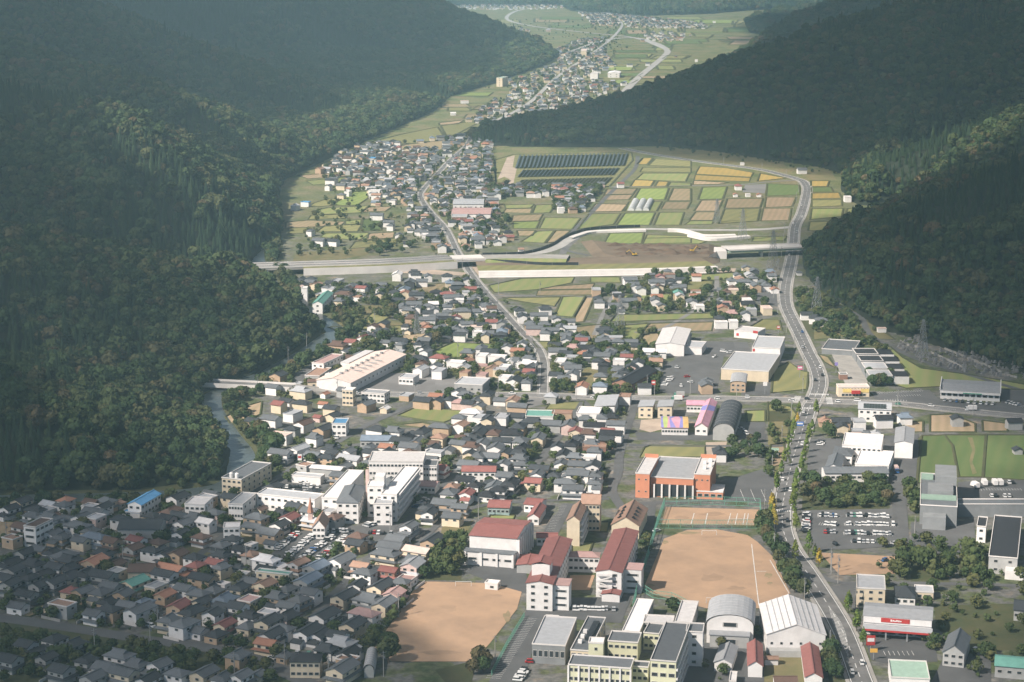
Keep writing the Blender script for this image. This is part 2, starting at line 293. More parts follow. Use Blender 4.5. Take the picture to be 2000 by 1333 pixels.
def hill_z(x, y):
    d = np.maximum(np.maximum(poly_dist(x, y, PL), poly_dist(x, y, PR)), poly_dist(x, y, PF))
    rn = fbm(x, y, 260, 3); z = np.minimum(0.26 * d, 12 + 0.05 * d) * (0.5 + rn)
    for pts, k in RW:
        best = np.full(x.shape, -1e9)
        for a, b in zip(pts[:-1], pts[1:]):
            L2 = (b.x - a.x) ** 2 + (b.y - a.y) ** 2; t = np.clip(((x - a.x) * (b.x - a.x) + (y - a.y) * (b.y - a.y)) / L2, 0, 1)
            dist = np.hypot(x - a.x - t * (b.x - a.x), y - a.y - t * (b.y - a.y))
            best = np.maximum(best, np.maximum(a.z + t * (b.z - a.z), 0) - k * (np.sqrt(dist * dist + 400) - 20) * (0.75 + 0.5 * rn))
        z = np.maximum(z, best) + 0.15 * np.maximum(0, 12 - np.abs(z - best))
    z = z + (fbm(x, y, 150, 9) - 0.47) * np.clip(d * 0.12, 0, 26)
    return np.minimum(np.minimum(z, 0.75 * np.maximum(d, 0)), 420 - 0.0 * d) - np.where(d < 0, 2.0, 0), d
NU, NY = 420, 520
us = np.linspace(-0.43, 0.43, NU); ys = np.geomspace(640, 11800, NY)
UU, YY = np.meshgrid(us, ys); XX = UU * YY; ZZ, DD = hill_z(XX.ravel(), YY.ravel()); ZZ = ZZ.reshape(XX.shape); DD = DD.reshape(XX.shape)
keep = DD > -25
idx = np.full(XX.shape, -1); idx[keep] = np.arange(keep.sum())
q = np.stack([idx[:-1, :-1], idx[:-1, 1:], idx[1:, 1:], idx[1:, :-1]], -1).reshape(-1, 4); dq = np.stack([DD[:-1, :-1], DD[:-1, 1:], DD[1:, 1:], DD[1:, :-1]], -1).reshape(-1, 4)
q = q[(q.min(1) >= 0) & (dq.max(1) > 0)]
hv = np.stack([XX[keep], YY[keep], np.where(DD[keep] < 0, -1.5, ZZ[keep])], -1)
hm = bpy.data.meshes.new('hills'); hm.vertices.add(len(hv)); hm.vertices.foreach_set('co', hv.ravel())
hm.loops.add(q.size); hm.loops.foreach_set('vertex_index', q.ravel()); hm.polygons.add(len(q)); hm.polygons.foreach_set('loop_start', np.arange(0, q.size, 4)); hm.polygons.foreach_set('loop_total', np.full(len(q), 4))
hm.polygons.foreach_set('use_smooth', np.ones(len(q), bool)); hm.update(calc_edges=True); hm.validate()
hm.materials.append(mat('forest_floor', (0.022, 0.03, 0.017), 0.95, 0.0, 0.02, 0.4))
tag(obj('hills', hm), kind='structure')
def zhill(x, y):
    z, d = hill_z(np.array([x]), np.array([y])); return max(0.0, float(z[0])) if d[0] > 0 else 0.0

# ------------------------------------------------------------------ fields, yards and lots
LZ = [0.0]
def patch(name, tile, pts, m, z=0.06, block=True):
    w = [TP(tile, *p) for p in pts] if tile else [Vector((*p, 0)) for p in pts]
    c = sum(w, Vector()) / len(w)
    LZ[0] = (LZ[0] + 0.0037) % 0.05
    a2 = sum(a.x * b.y - b.x * a.y for a, b in zip(w, w[1:] + w[:1]))
    vs_ = [(p.x - c.x, p.y - c.y, 0) for p in w]
    if a2 < 0: vs_.reverse()
    o = obj(name, mesh(name, vs_, [tuple(range(len(w)))], [m]), loc=(c.x, c.y, z + LZ[0])); tag(o, kind='structure')
    if block: block_poly([(p.x, p.y) for p in w])
    if name.endswith('field') and tile and name != 'scrub_field':
        ring = [Vector((p.x - c.x, p.y - c.y, 0)) for p in w]; ring = ring + [ring[0], ring[1]]; wd = max(.9, c.y * .0007)
        MB().sweep(ring, [(-wd, 0), (-wd * .4, .45), (wd * .4, .45), (wd, 0)], z=-.04).build('field_bank', FIELD['a'], o)
    return o
FIELDS = """J g 550,570 870,540 860,575 600,600;J t 490,530 700,515 870,535 560,555;J G 890,650 1010,645 1000,690 920,745 740,750 770,720;J o 700,700 780,700 720,750 560,760 600,730
J g 590,790 700,765 1000,750 940,800 620,815;J t 1000,760 1170,755 1120,790 950,795;J o 580,820 850,810 830,840 560,850;J b 400,870 560,855 830,865 800,890 400,915;J g 830,860 950,850 940,880 830,885
J D 960,845 1090,850 1090,930 940,935;J o 680,895 950,885 920,935 620,940;J o 420,910 600,905 610,950 420,950;J g 680,950 1000,945 990,985 900,1000 650,975;J t 1010,950 1190,940 1180,980 930,1000
J o 900,1010 1200,985 1200,1040 860,1060;J s 480,1085 760,1070 1000,1045 1000,1100 780,1140 450,1150;J o 1010,290 1250,230 1500,180 1560,270 1300,300;J b 1060,340 1290,305 1560,275 1530,350;J t 1510,150 1690,130 1640,160 1510,165;J o 1520,172 1700,145 1790,150 1640,230 1570,262
K g 500,745 715,738 690,765 510,770;K b 510,773 700,771 690,805 490,800;K g 725,745 870,740 830,800 700,805;K b 560,820 780,810 750,858 550,863;K G 560,868 755,862 730,915 560,915;K o 470,820 560,820 520,865 460,865
K g 790,835 1050,840 990,920 750,915;K b 590,930 725,930 700,968 600,968;K g 735,935 860,930 790,1020 620,1010;K b 870,930 980,930 880,1010 800,1020;K b 1240,630 1460,625 1430,665 1220,670;K t 1220,674 1430,669 1400,705 1190,710
K G 1480,625 1690,622 1660,705 1430,710;K b 1720,625 1850,625 1850,713 1680,713;K t 1160,735 1390,740 1350,790 1110,795;K g 1400,722 1640,720 1600,790 1370,790;K b 1660,722 1850,720 1820,775 1630,775
K g 1110,810 1340,805 1290,885 1030,920;K G 1370,805 1590,800 1550,890 1310,890;K g 1620,800 1800,797 1770,890 1580,890;K y 1460,450 1500,405 1575,405 1535,450;K o 1590,410 1850,425 1850,468 1540,458;K o 1500,472 1850,475 1850,510 1480,505
K g 1500,515 1840,515 1810,575 1450,560;K y 1440,563 1585,568 1560,610 1410,610;K y 1610,573 1690,577 1670,610 1585,610;K g 1700,580 1850,587 1850,607 1680,610;K G 1260,950 1510,945 1490,1025 1220,1020;K g 1530,960 1850,970 1850,1018 1500,1025
L y 430,465 620,475 820,510 800,543 400,520;L y 400,526 800,548 790,575 390,565;L t 390,568 640,583 560,595 380,598;L y 870,515 1060,550 850,572;L G 450,618 630,612 600,700 420,705;L D 920,590 1150,600 1160,670 910,680
L t 440,712 600,708 560,788 390,788;L b 400,795 550,795 530,855 355,855;L g 360,860 530,860 520,883 320,888;L b 630,700 890,697 870,763 610,768;L o 610,775 870,770 850,860 570,880;L t 910,688 1130,688 1100,755 900,763;L t 890,770 1095,768 1080,855 870,860
L y 1235,570 1370,570 1355,610 1235,610;L D 1240,617 1380,614 1400,650 1240,652;L y 1240,660 1440,655 1460,695 1240,700;L o 1240,708 1460,706 1460,750 1240,760;L g 1240,772 1470,770 1460,828 1230,850;L o 1225,867 1450,860 1440,925 1215,930;L g 1500,770 1680,765 1660,823 1480,828;L t 1690,765 1800,755 1760,810 1670,820
L g 30,985 350,980 480,1010 430,1025 20,1030;L g 820,975 1060,970 1040,1003 810,1008;L s 0,330 440,320 1000,400 1060,470 830,470 430,420 50,362;L s 1080,470 1380,500 1420,560 1230,565
H g 680,195 890,150 1240,140 1220,178 990,222 720,240;H t 1110,200 1370,182 1350,216 1000,223;H b 1000,228 1360,220 1360,255 990,260;H o 770,275 1150,270 1110,330 900,300;H g 1160,270 1310,262 1230,400 1110,390;H t 1240,400 1315,270 1370,265 1300,430 1235,435
H b 1210,470 1430,445 1400,560 1250,540;H G 280,640 450,565 750,580 690,620 600,650 480,665;H g 90,1040 200,990 520,1010 510,1040 390,1085 250,1070;H t 90,1102 250,1087 360,1112 320,1130;H b 200,200 420,175 400,250 200,250;H o 40,460 180,450 100,500 40,500;H D 230,1200 330,1165 500,1175 420,1230
I g 225,260 540,250 540,290 480,300 220,300;I g 140,430 180,385 810,375 810,408 250,428;I b 400,442 810,432 800,490 330,500;I g 230,455 390,442 300,570 230,540;I b 310,590 360,512 480,505 430,580;I o 640,165 810,165 790,225 630,240;I o 1040,470 1130,415 1240,420 1260,490
I o 1200,740 1300,690 1390,750 1430,760 1420,870 1190,895;I g 1020,1010 1150,1005 1150,1080 1030,1080;I b 1180,1080 1310,1075 1300,1160 1170,1170;I o 360,1250 400,1235 755,1240 755,1310 330,1315;I g 640,130 960,110 950,158 650,160;I g 10,140 200,140 210,176 10,172
I b 1490,640 1560,660 1620,740 1530,690;F D 1000,840 1150,835 1200,900 1240,1100 970,1150;F D 1153,835 1418,835 1398,1108 1243,1108 1203,900;F s 1300,850 1330,850 1350,930 1330,1010 1360,1080 1330,1090 1310,1000 1330,930;F D 1422,835 1700,835 1700,1130 1402,1110;F t 860,750 1010,745 1010,815 930,815;F t 1055,705 1200,700 1350,760 1350,815 1055,815;F t 1395,740 1560,760 1560,810 1400,810
F g 560,240 640,210 800,260 880,330 1000,400 1300,440 1700,510 1700,540 1100,520 900,530 800,500 860,440 840,330 760,270;F o 0,620 150,650 190,700 160,740 0,745;F s 0,740 160,745 140,840 0,840;F s 300,120 620,80 820,210 640,205 540,190 300,210;F a 230,1150 420,1090 800,1100 790,1330 220,1330
E a 1000,870 1539,860 1700,1130 1250,1150 1010,1010;E a 860,560 1080,560 1090,740 860,740;E o 1160,570 1320,570 1310,700 1160,700;C a 30,490 170,500 160,700 0,720;C a 0,1260 250,1200 220,1333 60,1333;B a 1250,600 1539,560 1539,720 1290,720;C g 330,330 480,330 470,355 320,355;C o 920,370 1050,370 1040,430 900,430
C o 820,495 950,490 930,550 820,550;C a 540,880 680,890 660,950 560,950;B a 1020,800 1290,730 1020,1120 940,1130;D s 800,1150 1130,1150 1140,1333 800,1333;D a 1260,1110 1400,1150 1470,1333 1290,1333;A a 0,970 350,1000 900,1075 1400,1140 1539,1190 1539,1333 0,1333;A b 100,930 400,810 420,850 180,940;A t -40,360 150,375 110,500 -40,500
A s 1010,560 1539,400 1539,560 1200,650;G s 900,470 1180,400 1500,440 1300,480 1100,520;G s 1000,360 1200,320 1400,330 1380,400 1200,420;G o 1100,350 1200,350 1190,380 1100,380;G t 1450,520 1610,500 1600,570 1450,570;C s 40,400 230,360 200,420 30,480;H o 1080,960 1300,950 1290,1000 1050,1000;H o 970,560 1110,560 1090,610 1000,600;H s 1180,820 1330,720 1460,780 1340,890 1200,890
F a 150,-30 420,-40 640,60 840,215 640,208 540,185 300,215 230,150;F s 0,830 130,850 110,1000 60,1120 0,1130;E s 0,0 60,20 30,250 0,250;I a 1150,1080 1170,1010 1320,1010 1310,1080;E a 560,800 760,870 760,880 560,870;G t 300,1050 420,985 540,950 530,1030 420,1090 330,1090;Z t 1505,870 1530,866 1545,905 1500,915;Z o 640,640 700,635 740,600 760,620 700,660"""
NAMEF = dict(G='rice_field', g='rice_field', o='grass_field', y='ripe_rice_field', b='stubble_field', t='stubble_field', D='crop_field', s='scrub_field', a='scrub_field')
for ln in FIELDS.replace('\n', ';').split(';'):
    t = ln.split(); patch(NAMEF[t[1]], t[0], [tuple(map(float, a.split(','))) for a in t[2:]], FIELD[t[1]], 0.05)
# far valley strips
rf = random.Random(5)
for poly, n in (([(800, 62), (1000, 40), (1180, 30), (1480, 40), (1440, 68), (1300, 74), (1010, 70), (900, 58)], 34), ([(1190, 46), (1460, 46), (1540, 70), (1420, 92), (1300, 80)], 26), ([(1225, 100), (1300, 84), (1440, 92), (1330, 140), (1280, 175), (1200, 172)], 22), ([(900, 185), (1010, 178), (960, 222), (880, 238)], 10), ([(1160, 132), (1250, 118), (1200, 165), (1120, 175)], 12)):
    for _ in range(n):
        px = rf.uniform(min(a[0] for a in poly), max(a[0] for a in poly)); py = rf.uniform(min(a[1] for a in poly), max(a[1] for a in poly))
        if not inpoly(px, py, poly): continue
        w_ = rf.uniform(30, 90); h_ = rf.uniform(2.0, 4.2); sk = rf.uniform(-10, 14)
        patch('rice_field', 'Z', [(px - w_ / 2, py + h_), (px + w_ / 2, py + h_), (px + w_ / 2 + sk, py - h_), (px - w_ / 2 + sk, py - h_)], FIELD[rf.choice('ggGGoobtDD')], 0.25 + rf.random() * 0.3, block=False)
YARDS = """asphalt_yard ASPH B 400,560 560,430 640,420 1130,370 1190,400 1060,490 860,470 700,610 470,600;asphalt_yard ASPH B 400,110 720,80 770,130 690,210 480,200 380,180;asphalt_yard ASPH C 130,590 540,600 560,800 480,790 130,650;asphalt_yard ASPH C 560,830 1180,820 1140,920 1120,980 650,940 540,1290 460,1333 320,1333 540,930
asphalt_yard ASPH E 200,300 750,290 830,320 830,510 580,530 290,540 220,420;asphalt_yard ASPH E 740,180 830,170 850,500 760,500;asphalt_yard ASPH F 270,860 480,850 480,1000 370,1120 250,1140;asphalt_yard ASPH F 740,840 980,830 960,1170 800,1150;asphalt_yard ASPH F 680,560 1050,540 1120,610 1680,640 1700,700 1100,650 700,610;asphalt_yard ASPH F 1500,530 1700,560 1700,690 1520,640
asphalt_yard ASPH E 1140,130 1600,110 1600,250 1140,240;asphalt_yard ASPH E 580,1060 1000,1060 1020,1210 700,1220 620,1200;asphalt_yard ASPH E 340,760 540,740 530,900 480,880;asphalt_yard ASPH D 640,130 960,30 960,250 650,250;asphalt_yard ASPH I 450,890 480,720 770,560 980,560 1000,620 880,650 830,900;asphalt_yard ASPH I 1030,560 1060,640 960,640 940,560;asphalt_yard ASPH I 1000,860 1180,830 1180,910 990,910
asphalt_yard ASPH I 300,1150 1000,1150 1160,1160 1150,1200 320,1200;asphalt_yard ASPH I 960,1080 1150,1085 1140,1160 960,1150;asphalt_yard ASPH I 1080,240 1220,235 1230,330 1100,310;asphalt_yard ASPHL G 1130,850 1260,760 1666,770 1666,880 1150,880;asphalt_yard ASPH G 700,800 880,690 880,720 800,830;asphalt_yard ASPHL H 0,780 440,800 560,830 420,900 0,900;asphalt_yard ASPHL H 940,920 1070,900 1060,960 920,1000;asphalt_yard ASPH G 1080,1230 1260,1210 1240,1290 1060,1290
asphalt_yard ASPH C 1190,330 1330,250 1310,420 1180,420;asphalt_yard ASPH C 680,420 760,260 830,260 740,440;asphalt_yard ASPH B 1260,340 1330,230 1390,230 1300,360;asphalt_yard ASPH B 500,1150 740,1140 730,1190 500,1190;asphalt_yard ASPH D 480,1100 900,1100 900,1333 400,1333;asphalt_yard ASPHL L 760,600 920,590 900,660 740,650;asphalt_yard ASPH E 860,370 1240,360 1250,560 860,560;asphalt_yard ASPH E 1060,1180 1340,1150 1340,1333 980,1333
clay_ground CLAY Z 819,1137 850,1137 960,1140 1019,1157 1010,1190 957,1257 925,1293 764,1293 731,1267;clay_ground CLAY Z 1297,1053 1343,1036 1401,1035 1460,1046 1479,1059 1509,1088 1544,1160 1483,1189 1379,1189 1270,1160 1258,1147;clay_ground CLAY Z 1291,1025 1301,991 1483,996 1486,1027;clay_ground CLAY Z 1601,1080 1760,1088 1770,1121 1640,1124;gravel_yard GRAVEL H 560,60 640,60 620,110 860,130 1560,100 1666,92 1666,125 880,140 620,135
gravel_yard GRAVEL H 80,70 470,105 540,110 520,130 60,110;gravel_yard GRAVEL I 0,100 740,88 960,82 950,105 740,115 0,130;paved_court CLAY C 810,690 960,690 930,780 800,780;gravel_yard GRAVEL I 340,1070 470,1060 480,1130 400,1150 330,1130;gravel_yard GRAVEL I 760,1215 900,1210 880,1300 770,1310;gravel_yard CONCD F 410,300 560,295 640,450 650,520 510,520;gravel_yard CONCD T 230,470 640,465 930,990 810,1110 540,1100 530,900"""
for ln in YARDS.replace('\n', ';').split(';'):
    t = ln.split(); patch(t[0], t[2], [tuple(map(float, a.split(','))) for a in t[3:]], globals()[t[1]], 0.11)

rw_ = random.Random(8)
WORN = mat('worn_clay', (0.30, 0.205, 0.135), 0.95, 0.1, 0.15, 0.3, col2=(0.37, 0.25, 0.165)); DAMP = mat('weedy_clay', (0.20, 0.175, 0.095), 0.95, 0.1, 0.2, 0.35, col2=(0.30, 0.215, 0.135))
for k, (px, py, rx, ry) in enumerate(((1390, 1130, 34, 9), (1330, 1075, 26, 6), (1440, 1150, 22, 5), (1480, 1100, 12, 8), (1300, 1140, 15, 4), (1400, 1050, 40, 3), (1460, 1165, 14, 4), (870, 1190, 34, 7), (800, 1240, 24, 7), (930, 1230, 22, 8), (860, 1275, 44, 5), (960, 1165, 22, 5), (1390, 1005, 26, 5), (1330, 1012, 16, 4), (1690, 1105, 22, 4), (1500, 1125, 9, 6), (1504, 1140, 7, 3), (745, 1265, 14, 6), (1270, 1145, 9, 5), (1345, 1042, 26, 3), (1300, 1060, 7, 5), (990, 1205, 10, 12))):
    n_ = 14; patch('worn_ground', 'Z', [(px + rx * rw_.uniform(.55, 1.1) * math.cos(6.283 * j / n_), py + ry * rw_.uniform(.5, 1.1) * math.sin(6.283 * j / n_)) for j in range(n_)], DAMP if k >= 15 else WORN, .165, False)
# ------------------------------------------------------------------ roads
def px_path(pts, z=0.0, n=6): return smooth_path([P(*p, z) for p in pts], n)
def road(name, pts, w, m=ASPH, kerb=False, z=0.2, block=True, n=6):
    path = px_path(pts, 0, n); LZ[0] = (LZ[0] + 0.0041) % 0.05
    b = MB().sweep(path, [(w / 2, 0), (-w / 2, 0)], z=z + LZ[0]); o = b.build(name, m); tag(o, kind='structure')
    if kerb:
        for s_ in (1, -1):
            k = MB().sweep(path, [(s_ * (w / 2 + 1.5), 0), (s_ * (w / 2 + 1.5), z + 0.14), (s_ * w / 2, z + 0.14), (s_ * w / 2, 0.05)][::s_], z=0)
            tag(k.build('pavement', CONCD, o), kind='structure')
    if block: block_path(path, w / 2 + (2.5 if kerb else 0.5))
    return o, path
MAIN = [(1712, 1400), (1683, 1333), (1641, 1225), (1581, 1127), (1538, 1062), (1528, 997), (1548, 900), (1563, 855), (1580, 800), (1590, 782), (1600, 750), (1594, 720), (1579, 690), (1565, 660), (1550, 630), (1536, 600), (1533, 575), (1536, 550), (1542, 525), (1547, 500), (1550, 470), (1553, 443), (1566, 416), (1576, 376), (1574, 362), (1562, 352), (1520, 340), (1474, 330), (1366, 316), (1264, 300), (1215, 290)]
main_road, MAINP = road('main_road', MAIN, 9.6, ASPHM, kerb=True)
EW = [(372, 752), (512, 762), (665, 767), (790, 772), (930, 771), (1070, 774), (1250, 779), (1400, 779), (1500, 781), (1590, 784), (1660, 786), (1755, 790), (1830, 798), (1920, 807), (2000, 815), (2120, 830)]
cross_road, EWP = road('cross_road', EW, 11.0, ASPHL, kerb=True, z=0.26)
STN = [(1061, 772), (1062, 740), (1062, 710), (1050, 680), (1020, 650), (990, 617), (954, 578), (918, 533), (905, 510), (893, 492), (871, 448), (842, 416), (823, 389), (825, 373), (855, 340), (880, 313), (910, 286), (925, 262), (950, 245)]
town_street, STNP = road('town_street', STN, 5.6, ASPHM, kerb=True, z=0.22)
for nm, pts, w, mm in (
    ('lane', [(905, 900), (887, 926), (855, 965), (809, 1007), (757, 1056), (692, 1121), (655, 1160), (610, 1210)], 6, ASPH), ('lane', [(800, 794), (725, 827), (650, 869), (590, 905), (540, 935)], 6, ASPH), ('lane', [(800, 794), (840, 775)], 7, ASPH),
    ('lane', [(1243, 782), (1232, 815), (1222, 845), (1210, 890), (1207, 925), (1196, 960), (1220, 1000), (1240, 1020), (1255, 1050)], 6, ASPH), ('lane', [(1098, 497), (1104, 486), (1116, 474), (1128, 465)], 8, ASPHM), ('lane', [(-40, 1205), (32, 1212), (162, 1231), (292, 1251), (390, 1264), (487, 1284), (560, 1315), (620, 1345)], 10, ASPH),
    ('lane', [(1195, 965), (1100, 1000), (1060, 1060)], 5, ASPH), ('lane', [(1228, 870), (1400, 872), (1500, 872), (1548, 870)], 5, ASPH), ('lane', [(1245, 985), (1400, 977), (1500, 980), (1530, 985)], 6, ASPH), ('lane', [(1600, 1125), (1650, 1140), (1800, 1140), (2000, 1145)], 5, ASPH),
    ('lane', [(900, 1000), (960, 985), (1080, 978), (1190, 975)], 5, ASPH), ('lane', [(1120, 774), (1150, 800), (1090, 850), (1060, 890), (1040, 920)], 4.5, ASPH), ('lane', [(1150, 500), (1095, 480), (1140, 432), (1180, 390), (1210, 360), (1240, 330), (1246, 305)], 6, ASPH),
    ('lane', [(1190, 366), (1300, 364), (1430, 362), (1500, 356), (1560, 352)], 6, ASPHL), ('lane', [(955, 578), (1090, 578), (1160, 582), (1260, 585)], 4, ASPHL), ('lane', [(1160, 655), (1190, 590), (1215, 560)], 4, ASPHL), ('slip_road', [(1000, 498), (1050, 495), (1085, 485), (1108, 471), (1132, 460), (1170, 452), (1250, 448), (1330, 449), (1400, 450), (1480, 449), (1548, 444)], 13, ROADP),
    ('lane', [(1640, 600), (1680, 620), (1700, 655), (1745, 680), (1800, 705), (1900, 735), (2020, 770)], 6, ASPH), ('lane', [(505, 1020), (560, 990), (610, 960), (650, 940)], 5, ASPH), ('lane', [(340, 1120), (420, 1060), (480, 1010), (500, 960), (560, 930)], 5, ASPH), ('lane', [(0, 1100), (100, 1080), (220, 1090), (330, 1120)], 5, ASPH),
    ('lane', [(1108, 105), (1180, 80), (1240, 75), (1280, 85), (1302, 98), (1298, 110), (1250, 150), (1205, 195)], 11, ASPHL), ('lane', [(1302, 98), (1240, 75), (1150, 65), (1040, 52), (990, 38), (1010, 22), (1060, 15)], 9, ASPHL), ('lane', [(950, 245), (1030, 205), (1090, 150), (1150, 110), (1190, 80), (1215, 50), (1200, 35)], 6, ASPHL),
    ('lane', [(1730, 860), (1745, 930), (1760, 990), (1765, 1060)], 6, ASPH), ('lane', [(1240, 650), (1300, 640), (1390, 580), (1400, 540)], 4.5, ASPHL), ('lane', [(640, 1240), (700, 1180), (770, 1110), (820, 1060), (870, 1010)], 4.5, ASPH), ('lane', [(1060, 900), (1110, 830), (1140, 780)], 4, ASPH)):
    ff = max(q[1] for q in pts) < 260; road(nm, pts, w * (1.35 if ff else .85), ROADP if ff else mm, z=0.8 if ff else 0.14)
def dashes(path, off, w, on, gap, z, m, mi=0, start=0.0, end=1e9):
    pos = 0.0; acc = 0.0
    for a, b in zip(path[:-1], path[1:]):
        L_ = (b - a).length; d = (b - a) / max(L_, 1e-6); n = Vector((-d.y, d.x, 0)); s_ = 0.0
        while s_ < L_:
            ph = (acc + s_) % (on + gap); st = min((on - ph) if ph < on else (on + gap - ph), L_ - s_); st = max(st, 1e-3)
            if ph < on and start < acc + s_ < end:
                p = a + d * s_ + n * off; q_ = a + d * (s_ + st) + n * off
                m.add([(p.x - n.x * w / 2, p.y - n.y * w / 2, z), (q_.x - n.x * w / 2, q_.y - n.y * w / 2, z), (q_.x + n.x * w / 2, q_.y + n.y * w / 2, z), (p.x + n.x * w / 2, p.y + n.y * w / 2, z)], [(0, 1, 2, 3)], mi)
            s_ += st
        acc += L_
mk = MB()
for off in (-4.2, 4.2): dashes(MAINP, off, 0.32, 1e6, 0, 0.36, mk)
dashes(MAINP, 0.0, 0.3, 5, 5, 0.36, mk)
dashes(EWP, 4.8, 0.3, 1e6, 0, 0.42, mk); dashes(EWP, -4.8, 0.3, 1e6, 0, 0.42, mk); dashes(EWP, 0, 0.28, 5, 5, 0.42, mk)
dashes(STNP, 2.5, 0.28, 1e6, 0, 0.38, mk); dashes(STNP, -2.5, 0.28, 1e6, 0, 0.38, mk)
def crossing(tile, a, b, n, L_, z=0.43):
    A_, B_ = TP(tile, *a), TP(tile, *b); d = (B_ - A_); ln_ = d.length; d.normalize(); w_ = ln_ / (2 * n)
    nrm = Vector((-d.y, d.x, 0)) * L_ / 2
    for k in range(n):
        p = A_ + d * (2 * k) * w_; q_ = p + d * w_
        mk.add([(*(p - nrm).xy, z), (*(q_ - nrm).xy, z), (*(q_ + nrm).xy, z), (*(p + nrm).xy, z)], [(0, 1, 2, 3)])
crossing('D', (965, 305), (1060, 305), 8, 4); crossing('F', (225, 662), (315, 664), 9, 4.5); crossing('F', (270, 570), (400, 575), 10, 4.5); crossing('F', (395, 590), (405, 640), 8, 4); crossing('F', (195, 585), (180, 625), 8, 4); crossing('H', (1010, 900), (1060, 902), 8, 4)
# hatched island on the main road
h0, h1 = TP('E', 360, 870), TP('E', 490, 1175)
for k in range(34):
    t = k / 33; c = TP('E', 372 + (478 - 372) * t + 12 * math.sin(t * 3.1), 890 + 285 * t); w_ = 1.7 * math.sin(math.pi * min(1, t * 1.02) ** 0.8) + 0.2
    mk.add([(c.x - w_, c.y, 0.37), (c.x + w_, c.y - 1.6, 0.37), (c.x + w_, c.y - 1.05, 0.37), (c.x - w_, c.y + 0.55, 0.37)], [(3, 2, 1, 0)])
tag(mk.build('road_markings', PAINT), kind='structure')
def bay_lines(tile, a, b, n, L_, z=0.19, w=0.16):
    A_, B_ = TP(tile, *a), TP(tile, *b); d = (B_ - A_) / n; nn = Vector((-d.y, d.x, 0)).normalized()
    for k in range(n + 1):
        p = A_ + d * k; e = d.normalized() * w / 2
        bl.add([(*(p - e - nn * L_ / 2).xy, z), (*(p + e - nn * L_ / 2).xy, z), (*(p + e + nn * L_ / 2).xy, z), (*(p - e + nn * L_ / 2).xy, z)], [(0, 1, 2, 3)])
bl = MB()
for a in (('E', (300, 335), (425, 337), 9, 5), ('E', (470, 333), (730, 342), 18, 5), ('E', (310, 382), (415, 392), 8, 5), ('E', (460, 385), (765, 392), 21, 5), ('E', (455, 440), (745, 447), 20, 5), ('E', (500, 487), (735, 495), 16, 5), ('F', (720, 560), (1000, 545), 18, 5), ('F', (840, 580), (990, 575), 9, 4), ('F', (760, 605), (900, 612), 8, 4), ('F', (1560, 630), (1666, 650), 8, 5),
          ('C', (350, 1310), (570, 950), 34, 6), ('E', (700, 1160), (870, 1160), 6, 5), ('E', (1280, 175), (1520, 175), 14, 4), ('D', (770, 210), (960, 210), 3, 22), ('B', (520, 560), (650, 460), 16, 5), ('B', (600, 580), (770, 460), 20, 5), ('C', (690, 420), (770, 270), 16, 4)): bay_lines(*a)
tag(bl.build('parking_bay_lines', PAINT), kind='structure')
# pitch lines on the playing fields
pl_ = MB()
def gline(tile, a, b, w=0.35, z=0.2):
    A_, B_ = TP(tile, *a), TP(tile, *b); d = (B_ - A_).normalized(); n = Vector((-d.y, d.x, 0)) * w / 2
    pl_.add([(*(A_ - n).xy, z), (*(B_ - n).xy, z), (*(B_ + n).xy, z), (*(A_ + n).xy, z)], [(0, 1, 2, 3)])
for a in (((825, 505), (868, 870)), ((935, 600), (1050, 800)), ((855, 668), (915, 668)), ((700, 318), (680, 385)), ((740, 320), (725, 388)), ((785, 320), (772, 388)), ((805, 320), (795, 388)), ((560, 318), (545, 385)), ((480, 318), (460, 385)), ((690, 352), (800, 352))): gline('D', *a)
tag(pl_.build('pitch_lines', PAINT), kind='structure')
# river
wm, wnt, wb = new_mat('river_water'); wb.inputs['Base Color'].default_value = (0.075, 0.095, 0.095, 1); wb.inputs['Roughness'].default_value = 0.3; wb.inputs['Specular IOR Level'].default_value = 0.5
nz = wnt.nodes.new('ShaderNodeTexNoise'); nz.inputs['Scale'].default_value = 0.35; nz.inputs['Detail'].default_value = 5; bp = wnt.nodes.new('ShaderNodeBump'); bp.inputs['Strength'].default_value = 0.5; bp.inputs['Distance'].default_value = 0.6
g_ = wnt.nodes.new('ShaderNodeNewGeometry'); wnt.links.new(g_.outputs['Position'], nz.inputs['Vector']); wnt.links.new(nz.outputs['Fac'], bp.inputs['Height']); wnt.links.new(bp.outputs[0], wb.inputs['Normal'])
RIV = [(505, 470), (500, 500), (512, 535), (545, 570), (610, 615), (655, 645), (640, 660), (580, 700), (490, 742), (425, 770), (410, 795), (440, 845), (470, 885), (470, 912), (440, 950), (300, 968), (0, 976), (-300, 985)]
rp = px_path(RIV, 0, 5)
tag(MB().sweep(rp, [(7.5, 0), (-7.5, 0)], z=0.13).build('river', wm), kind='structure'); tag(MB().sweep(rp, [(24, 0), (-20, 0)], z=0.03).build('river_bank', FIELD['a']), kind='structure'); block_path(rp, 16)
